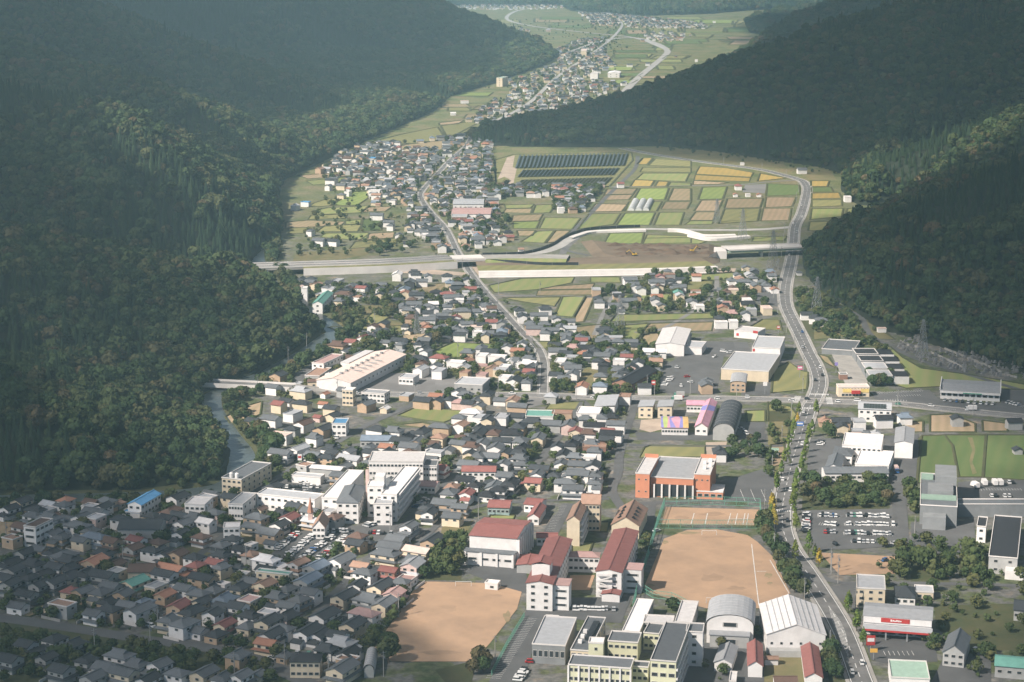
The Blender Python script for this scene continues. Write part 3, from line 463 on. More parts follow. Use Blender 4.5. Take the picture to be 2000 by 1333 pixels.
# ------------------------------------------------------------------ buildings
win_v = [(-.5, 0, -.5), (.5, 0, -.5), (.5, 0, .5), (-.5, 0, .5), (-.5, -1, -.5), (.5, -1, -.5), (.5, -1, .5), (-.5, -1, .5), (-.42, -1, -.42), (.42, -1, -.42), (.42, -1, .42), (-.42, -1, .42), (-.42, -.4, -.42), (.42, -.4, -.42), (.42, -.4, .42), (-.42, -.4, .42)]
win_f = [(0, 1, 5, 4), (1, 2, 6, 5), (2, 3, 7, 6), (3, 0, 4, 7), (4, 5, 9, 8), (5, 6, 10, 9), (6, 7, 11, 10), (7, 4, 8, 11), (8, 9, 13, 12), (9, 10, 14, 13), (10, 11, 15, 14), (11, 8, 12, 15), (12, 13, 14, 15)]
WIN = mesh('window', win_v, win_f, [FRAME, GLASS], [0] * 12 + [1])
def window(parent, x, y, z, w, h, rz=0.0, name='window'):
    o = obj(name, WIN, parent, (x, y, z), rz, (w, 0.12, h)); return o
def wall_mesh(w, d, h, roof, ax, rise, mats):
    b = MB(); x, y = w / 2, d / 2
    b.box(-x, -y, 0, x, y, h)
    if roof in ('gable', 'arch'):
        b.f.pop(); b.m.pop()
        if roof == 'gable':
            if ax == 'y': b.add([(-x, -y, h), (x, -y, h), (0, -y, h + rise)], [(0, 1, 2)]); b.add([(-x, y, h), (x, y, h), (0, y, h + rise)], [(2, 1, 0)])
            else: b.add([(x, -y, h), (x, y, h), (x, 0, h + rise)], [(0, 1, 2)]); b.add([(-x, -y, h), (-x, y, h), (-x, 0, h + rise)], [(2, 1, 0)])
        else:
            n = 10
            for s_ in (-1, 1):
                if ax == 'y': v = [(-x * math.cos(math.pi * k / n), s_ * y, h + rise * math.sin(math.pi * k / n)) for k in range(n + 1)]
                else: v = [(s_ * x, -y * math.cos(math.pi * k / n), h + rise * math.sin(math.pi * k / n)) for k in range(n + 1)]
                b.add(v, [tuple(range(n + 1)) if (s_ < 0) == (ax == 'y') else tuple(range(n, -1, -1))])
    return b
def roof_mesh(w, d, h, roof, ax, rise, over=0.6, th=0.25):
    b = MB()
    if roof == 'flat':
        x, y = w / 2 + 0.15, d / 2 + 0.15; p = min(0.5, w * .06)
        b.box(-x, -y, h + 0.01, x, y, h + 0.12)
        for q_ in ((-x, -y, x, -y + .3), (-x, y - .3, x, y), (-x, -y + .3, -x + .3, y - .3), (x - .3, -y + .3, x, y - .3)): b.box(q_[0], q_[1], h + 0.13, q_[2], q_[3], h + 0.65, 1)
        return b
    if ax == 'x': ww, dd = d, w
    else: ww, dd = w, d
    x, y = ww / 2 + over, dd / 2 + over * 0.7; sl = rise / (ww / 2); e = h - over * sl + 0.06; top = h + rise + 0.06
    if roof == 'gable':
        v = [(-x, -y, e), (0, -y, top), (x, -y, e), (-x, y, e), (0, y, top), (x, y, e)]; v2 = [(a, c, z + th) for a, c, z in v]
        b.add(v2, [(0, 1, 4, 3), (1, 2, 5, 4)]); b.add(v + v2, [(3, 4, 1, 0), (4, 5, 2, 1), (0, 1, 7, 6), (1, 2, 8, 7), (4, 3, 9, 10), (5, 4, 10, 11), (3, 0, 6, 9), (2, 5, 11, 8)])
        b.box(-0.22, -y, top + th - 0.05, 0.22, y, top + th + 0.18)
    elif roof == 'hip':
        r_ = max(0.5, y - x * 0.92)
        v = [(-x, -y, e), (x, -y, e), (x, y, e), (-x, y, e), (0, -r_, top), (0, r_, top)]; v2 = [(a, c, z + th) for a, c, z in v]
        b.add(v2, [(0, 1, 4), (1, 2, 5, 4), (2, 3, 5), (3, 0, 4, 5)]); b.add(v[:4] + v2[:4], [(0, 4, 7, 3)[::-1], (0, 1, 5, 4), (1, 2, 6, 5), (2, 3, 7, 6), (3, 2, 1, 0)])
        b.box(-0.22, -r_, top + th - 0.05, 0.22, r_, top + th + 0.22)
    elif roof == 'irimoya':
        g = dd * 0.30; hz = e + (top - e) * 0.52; xx = x * 0.48
        v = [(-x, -y, e), (x, -y, e), (x, y, e), (-x, y, e), (-xx, -g, hz), (xx, -g, hz), (xx, g, hz), (-xx, g, hz), (0, -g, top), (0, g, top)]; v2 = [(a, c, z + th) for a, c, z in v]
        b.add(v2, [(0, 1, 5, 4), (1, 2, 6, 5), (2, 3, 7, 6), (3, 0, 4, 7), (4, 8, 9, 7), (8, 5, 6, 9), (4, 5, 8), (6, 7, 9)]); b.add(v[:4] + v2[:4], [(0, 1, 5, 4), (1, 2, 6, 5), (2, 3, 7, 6), (3, 0, 4, 7), (3, 2, 1, 0)])
        b.box(-0.22, -g - .4, top + th - 0.05, 0.22, g + .4, top + th + 0.25)
    elif roof == 'arch':
        n = 12; v = []
        for s_ in (-y, y): v += [(-x * math.cos(math.pi * k / n), s_, h + 0.1 + (rise + 0.25) * math.sin(math.pi * k / n)) for k in range(n + 1)]
        b.add(v, [(k, k + 1, n + 2 + k, n + 1 + k) for k in range(n)])
        for k in range(0, 9): yy = -y + 2 * y * k / 8; b.add([(-x * 1.004 * math.cos(math.pi * j / n), yy - .12 + .24 * i, h + 0.16 + (rise + 0.27) * math.sin(math.pi * j / n)) for i in (0, 1) for j in range(n + 1)], [(j, j + 1, n + 2 + j, n + 1 + j) for j in range(n)], 1)
    elif roof == 'shed':
        v = [(-x, -y, h + .06), (x, -y, h + rise + .06), (x, y, h + rise + .06), (-x, y, h + .06)]; v2 = [(a, c, z + th) for a, c, z in v]
        b.add(v2, [(0, 1, 2, 3)]); b.add(v + v2, [(3, 2, 1, 0), (0, 1, 5, 4), (1, 2, 6, 5), (2, 3, 7, 6), (3, 0, 4, 7)])
    if ax == 'x': b.v = [(-c, a, z) for a, c, z in b.v]
    return b
def lower_roof(w, d, h, out=1.3, up=0.75):
    x, y = w / 2, d / 2
    v = [(-x - out, -y - out, h), (x + out, -y - out, h), (x + out, y + out, h), (-x - out, y + out, h), (-x, -y, h + up), (x, -y, h + up), (x, y, h + up), (-x, y, h + up)]
    return MB().add(v, [(0, 1, 5, 4), (1, 2, 6, 5), (2, 3, 7, 6), (3, 0, 4, 7), (0, 4, 7, 3)[::-1][:0] or (3, 2, 1, 0)])
LAND = []      # (phrase, x, y) of the things houses are described by
def block_building(name, label, cat, tile, A_, B_, C_, H, roof='flat', ax='y', rise=None, rc='l', wc='w', st=None, nf=0, ns=0, land=None, group=None, ww=1.8, wh=1.3, base_z=0.0, over=0.5, side=None, reg=True, minD=3.0):
    """footprint from three roof corners seen in the photo: front left, front right, and one at the back; H the eave height"""
    a, b, c = TP(tile, *A_, H + base_z), TP(tile, *B_, H + base_z), TP(tile, *C_, H + base_z)
    f = b - a; w = max(f.length, 2.5); f.normalize(); n = Vector((-f.y, f.x, 0)); d = max((c - a).dot(n), minD)
    e = c - b
    if d > .4 * w and e.length > 6:          # the long receding side shows the bearing best
        n2 = e.normalized()
        if n2.dot(n) > .6: n = n2; f = Vector((n.y, -n.x, 0)); w = max((b - a).dot(f), 2.5); d = max(e.length, minD); a = b - f * w
    ctr = (a + b) / 2 + n * d / 2; rz = math.atan2(f.y, f.x)
    root = obj(name, None, loc=(ctr.x, ctr.y, base_z), rz=rz); tag(root, label, cat, group)
    if rise is None: rise = 0.0 if roof == 'flat' else (0.32 * (w if ax == 'y' else d) / 2 if roof != 'arch' else 0.3 * (w if ax == 'y' else d))
    wall_mesh(w, d, H, roof, ax, rise, None).build('wall', WALL[wc], root)
    ROOF_OF[root.name] = roof_mesh(w, d, H, roof, ax, rise, over).build('roof', [ROOF[rc], CONC], root)
    st = st or max(1, round(H / 3.6)); sh = H / st
    for k in range(st):
        z = sh * (k + 0.55)
        for j in range(nf): window(root, -w / 2 + w * (j + .5) / nf, -d / 2, z, min(ww, w / nf * .75), min(wh, sh * .55))
        s_ = side if side else ('r' if ctr.x < 60 else 'l')
        for j in range(ns):
            yy = -d / 2 + d * (j + .5) / ns
            if s_ == 'r': window(root, w / 2, yy, z, min(ww, d / ns * .75), min(wh, sh * .55), math.pi / 2)
            else: window(root, -w / 2, yy, z, min(ww, d / ns * .75), min(wh, sh * .55), -math.pi / 2)
    block_rect(ctr.x, ctr.y, rz, w / 2 + 1.0, d / 2 + 1.0)
    if land: LAND.append((land, ctr.x, ctr.y))
    return root, w, d
ROOF_OF = {}
ON_ROOF = {'roof_vent', 'roof_duct', 'roof_unit', 'skylight', 'roof_rib', 'solar_panel', 'plant_room', 'parapet', 'ledge'}
def part(root, mb, name, m): return mb.build(name, m, ROOF_OF.get(root.name, root) if name in ON_ROOF else root)
BB = block_building
# --- school with the red roofs
g, w, d = BB('gymnasium', 'large school gymnasium with red roof and white walls beside the sandy ground', 'gymnasium', 'C', (190, 467), (490, 470), (575, 365), 13, 'gable', 'x', 1.6, 'r', 'w', 2, 0, 9, land='red-roofed gymnasium', side='r', wh=2.6)
part(g, MB().box(-w / 2 - 1.2, -d / 2 - 5, 0, w / 2, -d / 2, 6.6), 'porch_wall', WALL['w']); part(g, MB().box(-w / 2 - 1.6, -d / 2 - 5.4, 6.6, w / 2 + .4, -d / 2, 7.0), 'porch_roof', ROOF['g'])
for k in range(4): window(g, -w / 2 + w * (k + .5) / 4, -d / 2 - 5, 3.4, 4.2, 1.2)
for k in range(4): part(g, MB().box(-w / 2 + w * k / 3 - 1.2, -d / 2 - 5.6, 0, -w / 2 + w * k / 3 - .2, -d / 2 - 5, 6.6), 'pillar', WALL['w'])
for k in range(8): part(g, MB().box(w / 2, -d / 2 + d * k / 7 - .3, 0, w / 2 + 1.4, -d / 2 + d * k / 7 + .3, 12.4), 'buttress', WALL['w'])
s1, w, d = BB('school_building', 'long white classroom block with red roof and square stair tower', 'school', 'C', (545, 745), (705, 745), (820, 475), 12.5, 'gable', 'y', 1.2, 'r', 'w', 4, 2, 12, land='towered classroom block', side='r')
part(s1, MB().box(-w / 2 + 1, -d / 2 + 9, 12, -w / 2 + 9, -d / 2 + 18, 18.5), 'tower', WALL['w']); part(s1, roof_mesh(8.4, 9.4, 18.5, 'gable', 'y', 1.2, .4), 'tower_roof', ROOF['r']).location = (-w / 2 + 5, -d / 2 + 13.5, 0)
part(s1, MB().box(w / 2, -d / 2 + 2, 0, w / 2 + 7, -d / 2 + 11, 11.5), 'annex_wall', WALL['w']); part(s1, MB().box(w / 2 - .1, -d / 2 + 1.8, 11.5, w / 2 + 7.3, -d / 2 + 11.3, 11.9), 'annex_roof', ROOF['p'])
for k in range(3): window(s1, w / 2 + 3.5, -d / 2 + 2, 2.6 + 3.2 * k, 5, 1.1)
s2, w, d = BB('school_building', 'long white classroom block with red roof and outside fire stair', 'school', 'C', (965, 672), (1120, 675), (1220, 425), 12, 'gable', 'y', 1.2, 'r', 'w', 4, 2, 12, land='fire-stair classroom block', side='r')
part(s2, MB().box(w / 2, -d / 2 + 8, 0, w / 2 + 8, -d / 2 + 17, 11), 'annex_wall', WALL['w']); part(s2, MB().box(w / 2 - .1, -d / 2 + 7.8, 11, w / 2 + 8.3, -d / 2 + 17.3, 11.4), 'annex_roof', ROOF['p'])
for k in range(3): window(s2, w / 2 + 4, -d / 2 + 8, 2.4 + 3.1 * k, 5.4, 1.1)
st = MB()
for k in range(4): st.box(-w / 2 + .5, -d / 2 - 1.6, 2.6 * (k + 1), w / 2 - 4, -d / 2 - .05, 2.6 * (k + 1) + .9); st.bar((-w / 2 + .5 if k % 2 else w / 2 - 4, -d / 2 - 1.4, 2.6 * k), (w / 2 - 4 if k % 2 else -w / 2 + .5, -d / 2 - 1.4, 2.6 * (k + 1)), .35)
part(s2, st, 'fire_stair', WALL['w'])
part(s2, roof_mesh(8, 6, 3.6, 'gable', 'y', .8, .4), 'porch_roof', ROOF['r']).location = (w / 2 - 4, -d / 2 - 3.1, 0); part(s2, MB().box(w / 2 - 8, -d / 2 - 6, 0, w / 2, -d / 2 - .1, 3.6), 'porch_wall', WALL['w'])
s3, w, d = BB('link_building', 'low white link building with faded rose roof between two classroom blocks', 'school', 'C', (800, 580), (985, 582), (990, 555), 7.5, 'hip', 'x', 1.2, 'p', 'w', 2, 6, 0)
BB('covered_walk', 'low red-roofed walkway between gymnasium and tower block', 'walkway', 'C', (490, 628), (615, 632), (635, 572), 4, 'gable', 'y', .6, 'r', 'g', 1, 0, 0); BB('covered_walk', 'short red-roofed hut behind the gymnasium by the green courtyard', 'hut', 'C', (610, 460), (735, 465), (735, 435), 4, 'gable', 'x', .8, 'r', 'w', 1, 4, 0)
f1, w, d = BB('apartment_block', 'cream four-storey apartment block with stepped tan gables and balconies', 'apartment block', 'C', (792, 357), (868, 362), (908, 272), 13, 'gable', 'y', 2.2, 'm', 'c', 4, 0, 4, land='cream apartment block', side='r')
for z in range(4): part(f1, MB().box(w / 2 + .05, -d / 2 + 2, .4 + 3.2 * z, w / 2 + 1.4, d / 2 - 2, 1.4 + 3.2 * z), 'balcony', WALL['w'])
f2, w, d = BB('apartment_block', 'rear half of the cream apartment block, set back and taller', 'apartment block', 'C', (878, 258), (990, 262), (1000, 222), 14.5, 'gable', 'x', 3.0, 'm', 'c', 4, 5, 2, side='r')
h7, w, d = BB('school_hall', 'tan gabled hall with rows of dark triangular roof vents', 'hall', 'C', (1055, 395), (1225, 395), (1275, 290), 6.5, 'gable', 'y', 4.2, 'm', 'c', 1, 4, 0, land='tan gabled hall')
for s_ in (-1, 1):
    for k in range(4):
        for q_ in range(1):
            x0 = s_ * w * .24; z0 = 6.5 + 4.2 * .52 + .35; y0 = -d / 2 + d * (k + 1) / 5.5
            part(h7, MB().add([(x0 - 1.6, y0 - 1.3, z0 - .3), (x0 + 1.6, y0 - 1.3, z0 - .3), (x0, y0 - 1.3, z0 + 1.2), (x0, y0 + 1.6, z0 + .7)], [(0, 1, 2), (1, 3, 2), (0, 2, 3)]), 'roof_vent', DARKM)
BB('nursery_building', 'low crimson-roofed nursery wing with teal eaves behind the gymnasium', 'nursery', 'C', (315, 283), (445, 285), (463, 240), 4.2, 'gable', 'x', 1.5, 'r', 'n', 1, 5, 0, land='crimson-roofed nursery'); BB('nursery_building', 'crimson-roofed nursery block at the back of the courtyard', 'nursery', 'C', (527, 268), (630, 270), (668, 234), 4.2, 'gable', 'x', 1.4, 'r', 'w', 1, 3, 0); BB('nursery_building', 'crimson gabled nursery wing pointing to the courtyard', 'nursery', 'C', (555, 340), (622, 343), (665, 275), 4.0, 'gable', 'y', 1.8, 'r', 'w', 1, 2, 0)
# --- yellow and white school at the bottom
BB('school_hall', 'low hall with pale grey flat roof beside the long car lane', 'hall', 'C', (580, 1113), (782, 1118), (850, 950), 8, 'flat', rc='l', wc='e', st=1, nf=6, land='pale grey flat-roofed hall', wh=3)
b2, w, d = BB('school_building', 'grey-roofed school wing with long dark skylight', 'school', 'C', (810, 1148), (925, 1150), (1025, 950), 10, 'flat', rc='g', wc='c', st=3, nf=3, ns=6, side='r'); part(b2, MB().box(0, -d * .2, 10.2, 2.4, d * .32, 11.4), 'skylight', DARKM)
for k in range(3): part(b2, MB().box(-w * .3, -d * .3 + 6 * k, 10.2, -w * .3 + 1.6, -d * .3 + 6 * k + 1.6, 11.6), 'roof_unit', WALL['w'])
BB('stair_tower', 'pale yellow stair tower rising between grey school roofs', 'tower', 'C', (922, 1098), (1010, 1102), (1020, 1072), 15, 'flat', rc='w', wc='y', st=3, nf=1, land='pale yellow stair tower', side='r', ww=1.2)
b4, w, d = BB('school_building', 'wide pale yellow classroom block with grey roof at the near edge', 'school', 'C', (797, 1240), (1175, 1255), (1195, 1195), 11, 'flat', rc='g', wc='y', st=3, nf=12, land='wide pale yellow classroom block', ww=3.2, wh=1.5)
for k in range(7): part(b4, MB().box(-w / 2 + w * k / 6 - .35, -d / 2 - .5, 0, -w / 2 + w * k / 6 + .35, -d / 2 - .02, 11), 'pillar', WALL['w'])
BB('school_building', 'small pale yellow school wing with grey roof behind the wide block', 'school', 'C', (1032, 1103), (1218, 1100), (1240, 1040), 8, 'flat', rc='g', wc='y', st=2, nf=5, ww=3); b6, w, d = BB('school_building', 'tall grey-roofed classroom block with window bands, end wall pale yellow', 'school', 'C', (1292, 1210), (1448, 1215), (1533, 985), 15, 'flat', rc='g', wc='y', st=4, nf=3, ns=9, land='tall grey-roofed classroom block', side='r', ww=3.4, wh=1.6)
for z in range(4): part(b6, MB().box(w / 2 + .03, -d / 2, 3.75 * z + .2, w / 2 + .7, d / 2, 3.75 * z + 1.1), 'window_ledge', WALL['w'])
BB('school_building', 'pale link block of the near school with yellow panels', 'school', 'C', (1180, 1245), (1280, 1248), (1290, 1215), 9, 'flat', rc='g', wc='y', st=3, nf=3)
BB('school_building', 'white end block with small windows beside the round-roofed hall', 'school', 'D', (430, 1033), (532, 1037), (540, 985), 14.5, 'flat', rc='g', wc='w', st=4, nf=1, ns=1, side='r')
BB('school_building', 'left arm of the white flat-roofed school wing', 'school', 'D', (52, 1018), (150, 1036), (235, 842), 6, 'flat', rc='w', wc='g', st=2, nf=2, ns=5, side='r', land='white flat-roofed school wing'); BB('school_building', 'cross arm of the white flat-roofed school wing', 'school', 'D', (172, 982), (350, 985), (360, 940), 6.3, 'flat', rc='w', wc='g', st=2, nf=5); BB('school_building', 'right arm of the white flat-roofed school wing', 'school', 'D', (362, 978), (465, 980), (505, 852), 6, 'flat', rc='w', wc='g', st=2, nf=2, ns=3, side='r'); BB('school_building', 'low yellow-panelled school block between white roof and tall block', 'school', 'D', (172, 1045), (268, 1047), (300, 988), 7, 'flat', rc='g', wc='y', st=2, nf=3)
a1, w, d = BB('round_roofed_hall', 'hall with silver arched roof below the large sandy ground', 'hall', 'D', (555, 985), (835, 993), (845, 872), 8.5, 'arch', 'y', 4.2, 'l', 'w', 2, 0, 3, land='silver arch-roofed hall', side='r')
part(a1, MB().box(-w * .42, -d / 2 - 5, 0, w * .42, -d / 2 - .05, 5.4), 'porch_wall', WALL['g']); part(a1, MB().box(-w * .44, -d / 2 - 5.4, 5.4, w * .44, -d / 2 - .05, 5.8), 'porch_roof', ROOF['l']); window(a1, 0, -d / 2, 8.4, w * .32, 2.0); window(a1, 0, -d / 2 - 5, 2.6, w * .32, 2.6)
g2, w, d = BB('gymnasium', 'big white gymnasium with white ribbed gable roof beside the main road', 'gymnasium', 'S', (285, 1110), (1355, 1055), (1175, 500), 8.5, 'gable', 'y', 4.4, 'w', 'w', 1, 6, 5, land='white ribbed gymnasium', ww=1.1, wh=1.1, side='l')
for s_ in (-1, 1):
    for k in range(1, 5):
        x0 = s_ * w / 2 * k / 5; z0 = 8.5 + 4.4 * (1 - k / 5) + .36; part(g2, MB().box(x0 - .13, -d / 2 - .4, z0, x0 + .13, d / 2 + .4, z0 + .16), 'roof_rib', ROOF['l'])
part(g2, MB().box(-w / 2 + 1, -d / 2 - 4, 0, w / 2 - 3, -d / 2 - .05, 2.8), 'lean_to', WALL['g'])
BB('storehouse', 'small grey ridged storehouse in front of the arch-roofed hall', 'storehouse', 'D', (600, 1215), (705, 1220), (740, 1120), 4, 'gable', 'y', 1.6, 'l', 'w', 1, 1, 0); BB('storehouse', 'long dark red storehouse in front of the arch-roofed hall', 'storehouse', 'D', (805, 1235), (890, 1235), (885, 1103), 5, 'gable', 'y', 1.8, 'r', 'w', 1, 0, 0, land='dark red storehouse'); BB('storehouse', 'long dark red storehouse nearest the main road', 'storehouse', 'D', (1150, 1305), (1250, 1305), (1222, 1122), 5, 'gable', 'y', 1.8, 'r', 'w', 1, 0, 0)
BB('shed', 'small tan shed on the lawn between the red storehouses', 'shed', 'D', (905, 1195), (985, 1195), (985, 1180), 2.6, 'gable', 'x', .5, 'm', 'w', 1, 0, 0); BB('storehouse', 'brown-roofed low storehouse at the near edge between red storehouses', 'storehouse', 'D', (965, 1330), (1100, 1330), (1100, 1300), 4, 'gable', 'x', 1, 'b', 'w', 1, 0, 0); BB('shed', 'narrow white shed at the near edge by the classroom block', 'shed', 'D', (690, 1330), (730, 1332), (738, 1275), 3, 'flat', rc='w', wc='w', st=1)
# --- orange hall
o1, w, d = BB('civic_hall', 'orange civic hall with grey roof and tall columned front', 'hall', 'O', (395, 770), (1245, 770), (1385, 370), 10.5, 'flat', rc='l', wc='o', st=1, land='orange civic hall')
part(o1, MB().box(-w / 2 + 2, -d / 2 - .25, .6, w / 2 - .3, -d / 2 - .02, 7.2), 'glazing', GLASS)
for k in range(6): part(o1, MB().box(-w / 2 + 1.4 + (w - 2) * k / 5, -d / 2 - 1.2, 0, -w / 2 + 2.3 + (w - 2) * k / 5, -d / 2 - .3, 7.2), 'column', CONC)
for (lb, A_, B_, C_, H, nf) in (('orange left tower of the civic hall with small dark windows', (105, 670), (385, 670), (560, 352), 13, 2), ('orange right tower of the civic hall with plant on its roof', (1255, 685), (1570, 685), (1690, 362), 13, 3)):
    tt, w, d = BB('hall_tower', lb, 'tower', 'O', A_, B_, C_, H, 'flat', rc='w', wc='o', st=2, nf=nf, ww=1.0, wh=.8); part(tt, MB().box(-w / 2 - .05, d / 2 - .35, H + .1, w / 2 + .05, d / 2 + .05, H + 2.2), 'parapet', WALL['o'])
    if nf == 3:
        for q_ in ((-.2, .1), (.1, .25), (.2, -.05), (-.1, -.2)): part(tt, MB().box(w * q_[0], d * q_[1], H + .2, w * q_[0] + 1.8, d * q_[1] + 2, H + 1.8), 'roof_unit', WALL['w'])
BB('hall_wing', 'low orange wing with white roof at the side of the civic hall', 'hall', 'O', (1300, 1028), (1820, 1030), (1858, 890), 4, 'flat', rc='w', wc='o', st=1, nf=4, ww=3, wh=1.8)
# --- hospital
BB('hospital_wing', 'long white single-slope hospital wing at the far side', 'hospital', 'U', (205, 575), (470, 575), (850, 160), 10.5, 'flat', rc='w', wc='w', st=3, nf=2, ns=0, land='white hospital', side='l'); BB('hospital_wing', 'white hospital wing with grey pitched roof and outside stair', 'hospital', 'U', (440, 630), (765, 635), (890, 385), 11, 'hip', 'y', 2.4, 'g', 'w', 3, 3, 6, side='r')
b8, w, d = BB('hospital_block', 'tall white hospital block with long flat roof and balconies', 'hospital', 'U', (1110, 505), (1345, 520), (1680, 110), 14, 'flat', rc='w', wc='w', st=4, nf=2, ns=10, side='r', land='tall white hospital block')
for z in range(1, 5): part(b8, MB().box(w / 2 + .03, -d / 2 + 2, 3.4 * z - .6, w / 2 + 1.3, d / 2 - 2, 3.4 * z + .4), 'balcony', WALL['w'])
b9, w, d = BB('hospital_block', 'white hospital core with raised plant room', 'hospital', 'U', (900, 395), (1140, 395), (1180, 300), 16, 'flat', rc='w', wc='w', st=4, nf=2); part(b9, MB().box(-w * .1, -d * .1, 16.1, w * .5, d * .6, 20), 'plant_room', WALL['w'])
BB('hospital_wing', 'long white hospital range with two rows of dark windows at the back', 'hospital', 'U', (925, 20), (1740, 25), (1780, -120), 13, 'flat', rc='w', wc='w', st=3, nf=15, land='long white hospital range', ww=2.0); BB('hospital_wing', 'white hospital end block with curved stair beside the long range', 'hospital', 'U', (1745, 80), (1945, 90), (1975, 0), 10, 'flat', rc='g', wc='w', st=3, nf=5)
BB('hospital_annex', 'white two-tier hospital annex with grey roof', 'hospital', 'U', (1000, 655), (1270, 660), (1300, 580), 11, 'flat', rc='l', wc='w', st=3, nf=2); BB('hospital_annex', 'low white hospital entrance block', 'hospital', 'U', (1055, 765), (1235, 770), (1270, 725), 7, 'flat', rc='l', wc='w', st=2, nf=1); BB('hospital_annex', 'low building with rose roof beside the hospital car park', 'hospital', 'U', (1640, 390), (1920, 395), (1990, 320), 4, 'gable', 'x', 1.2, 'p', 'w', 1, 5)
part(b9, MB().box(-w * .5 - 2, d * .3, 0, -w * .5 - .4, d * .3 + 1.6, 22), 'chimney', WALL['p'])
BB('works_building', 'long white works building with pale roof behind small gardens', 'works', 'B', (312, 203), (660, 240), (668, 200), 8, 'flat', rc='l', wc='w', st=2, nf=9, land='long white works building'); BB('works_building', 'white corrugated works building at the corner of the lane', 'works', 'B', (142, 262), (228, 268), (312, 200), 8, 'flat', rc='l', wc='w', st=2, nf=5, ns=3, side='r'); BB('canopy_shed', 'long white canopy shed at the back of hospital car park', 'canopy', 'B', (630, 45), (815, 60), (840, 40), 4.5, 'gable', 'x', .6, 'w', 'g', 1); BB('warehouse', 'long low white shed behind the row of parked cars', 'shed', 'B', (520, 90), (695, 105), (700, 85), 4, 'flat', rc='l', wc='w', st=1)
bt, w, d = BB('apartment_building', 'beige three-storey range with two round water tanks on its roof', 'apartment block', 'B', (97, 108), (220, 118), (400, 20), 9, 'flat', rc='g', wc='c', st=3, nf=4, ns=6, side='r', land='beige tank-roofed range')
for k in (-1, 1): part(bt, MB().bar((k * w * .14, -d / 2 + 3, 9.1), (k * w * .14, -d / 2 + 3, 11.4), 1.1, n=10).bar((k * w * .14, -d / 2 + 3, 11.4), (k * w * .14, -d / 2 + 3, 11.9), 1.1, n=10, r2=.3), 'water_tank', WALL['w'])
BB('shed', 'teal-roofed cream commercial building among dark-roofed houses', 'shop', 'B', (308, 668), (505, 690), (515, 672), 6.5, 'flat', rc='t', wc='c', st=2, nf=4, land='teal-roofed cream shop'); BB('apartment_building', 'dark-roofed cream apartment house beside the lower car park', 'apartment block', 'B', (518, 1190), (690, 1210), (705, 1165), 7, 'hip', 'x', 1.8, 'k', 'c', 2, 5, 0, land='cream apartment house'); BB('storage_arch', 'small silver arched store beside a round dark tree', 'store', 'B', (958, 1260), (1015, 1262), (1035, 1160), 3.0, 'arch', 'y', 2.4, 'l', 'g', 1, land='silver arched store')
BB('chapel', 'white church with brown gable roof and slim red spire', 'church', 'B', (650, 395), (720, 402), (745, 350), 6, 'gable', 'y', 3.6, 'm', 'w', 2, 3, 2, land='white church', side='r')
p_ = TP('B', 637, 415); sp = obj('church_spire', None, loc=p_); tag(sp, 'slim pinkish-red church spire beside the white church', 'spire'); part(sp, MB().box(-1.1, -1.1, 0, 1.1, 1.1, 9), 'wall', WALL['p']); part(sp, MB().bar((0, 0, 9), (0, 0, 17), 1.7, n=6, r2=.05), 'roof', ROOF['o'])
BB('shop', 'blue-roofed long white building at the wood edge', 'shop', 'A', (765, 262), (848, 268), (965, 200), 7, 'gable', 'y', 1.6, 'u', 'w', 2, 2, 6, land='blue-roofed long building', side='r'); BB('shed', 'small blue-roofed lean-to in front of the long blue roof', 'shed', 'A', (735, 312), (840, 318), (850, 298), 3, 'flat', rc='u', wc='w', st=1)
BB('office_building', 'orange-fronted office with brown flat roof beside tan ground', 'office', 'A', (133, 400), (213, 405), (318, 355), 10, 'flat', rc='b', wc='w', st=3, nf=1, ns=4, land='orange-fronted office', side='r', ww=6)
BB('workshop', 'big dark grey gabled workshop behind the brown-roofed white house', 'workshop', 'A', (715, 400), (960, 415), (1000, 355), 6, 'gable', 'x', 2.6, 'd', 'g', 1, 3, 0, land='big dark gabled workshop'); BB('workshop', 'tan barrel workshop with brown-red roof', 'workshop', 'A', (775, 655), (925, 670), (945, 620), 5.5, 'gable', 'x', 1.8, 'b', 'c', 1, 2, 0, land='tan barrel workshop'); BB('townhouse', 'white stepped townhouse with flat roof, tallest of a white group', 'house', 'A', (1345, 395), (1440, 405), (1445, 375), 9, 'flat', rc='w', wc='w', st=3, nf=3, land='tall white townhouse')
BB('flat_shop', 'white flat-roofed shop opposite the works building', 'shop', 'A', (1112, 262), (1230, 270), (1280, 225), 8, 'flat', rc='w', wc='w', st=2, nf=4, ns=3, side='r')
# --- right side
BB('office_building', 'white flat-roofed office block behind the dark-roofed L-shaped clinic', 'office', 'F', (480, 912), (738, 915), (752, 836), 8, 'flat', rc='w', wc='w', st=2, nf=8, land='white flat-roofed office'); BB('clinic', 'low clinic with broad grey front roof', 'clinic', 'F', (372, 1082), (785, 1082), (783, 1042), 5, 'gable', 'x', 1.6, 'g', 'w', 1, 12, land='grey-roofed clinic', ww=2.4); BB('clinic', 'left grey gabled arm of the clinic', 'clinic', 'F', (372, 1050), (470, 1050), (495, 975), 5, 'gable', 'y', 2.0, 'g', 'w', 1, 2); BB('clinic', 'white flat roof at the centre of the clinic', 'clinic', 'F', (560, 1038), (785, 1038), (818, 945), 5.5, 'flat', rc='w', wc='w', st=1)
BB('clinic', 'grey hipped part of the clinic against the white office', 'clinic', 'F', (420, 968), (545, 970), (560, 915), 5.5, 'hip', 'x', 1.6, 'g', 'w', 1, 3)
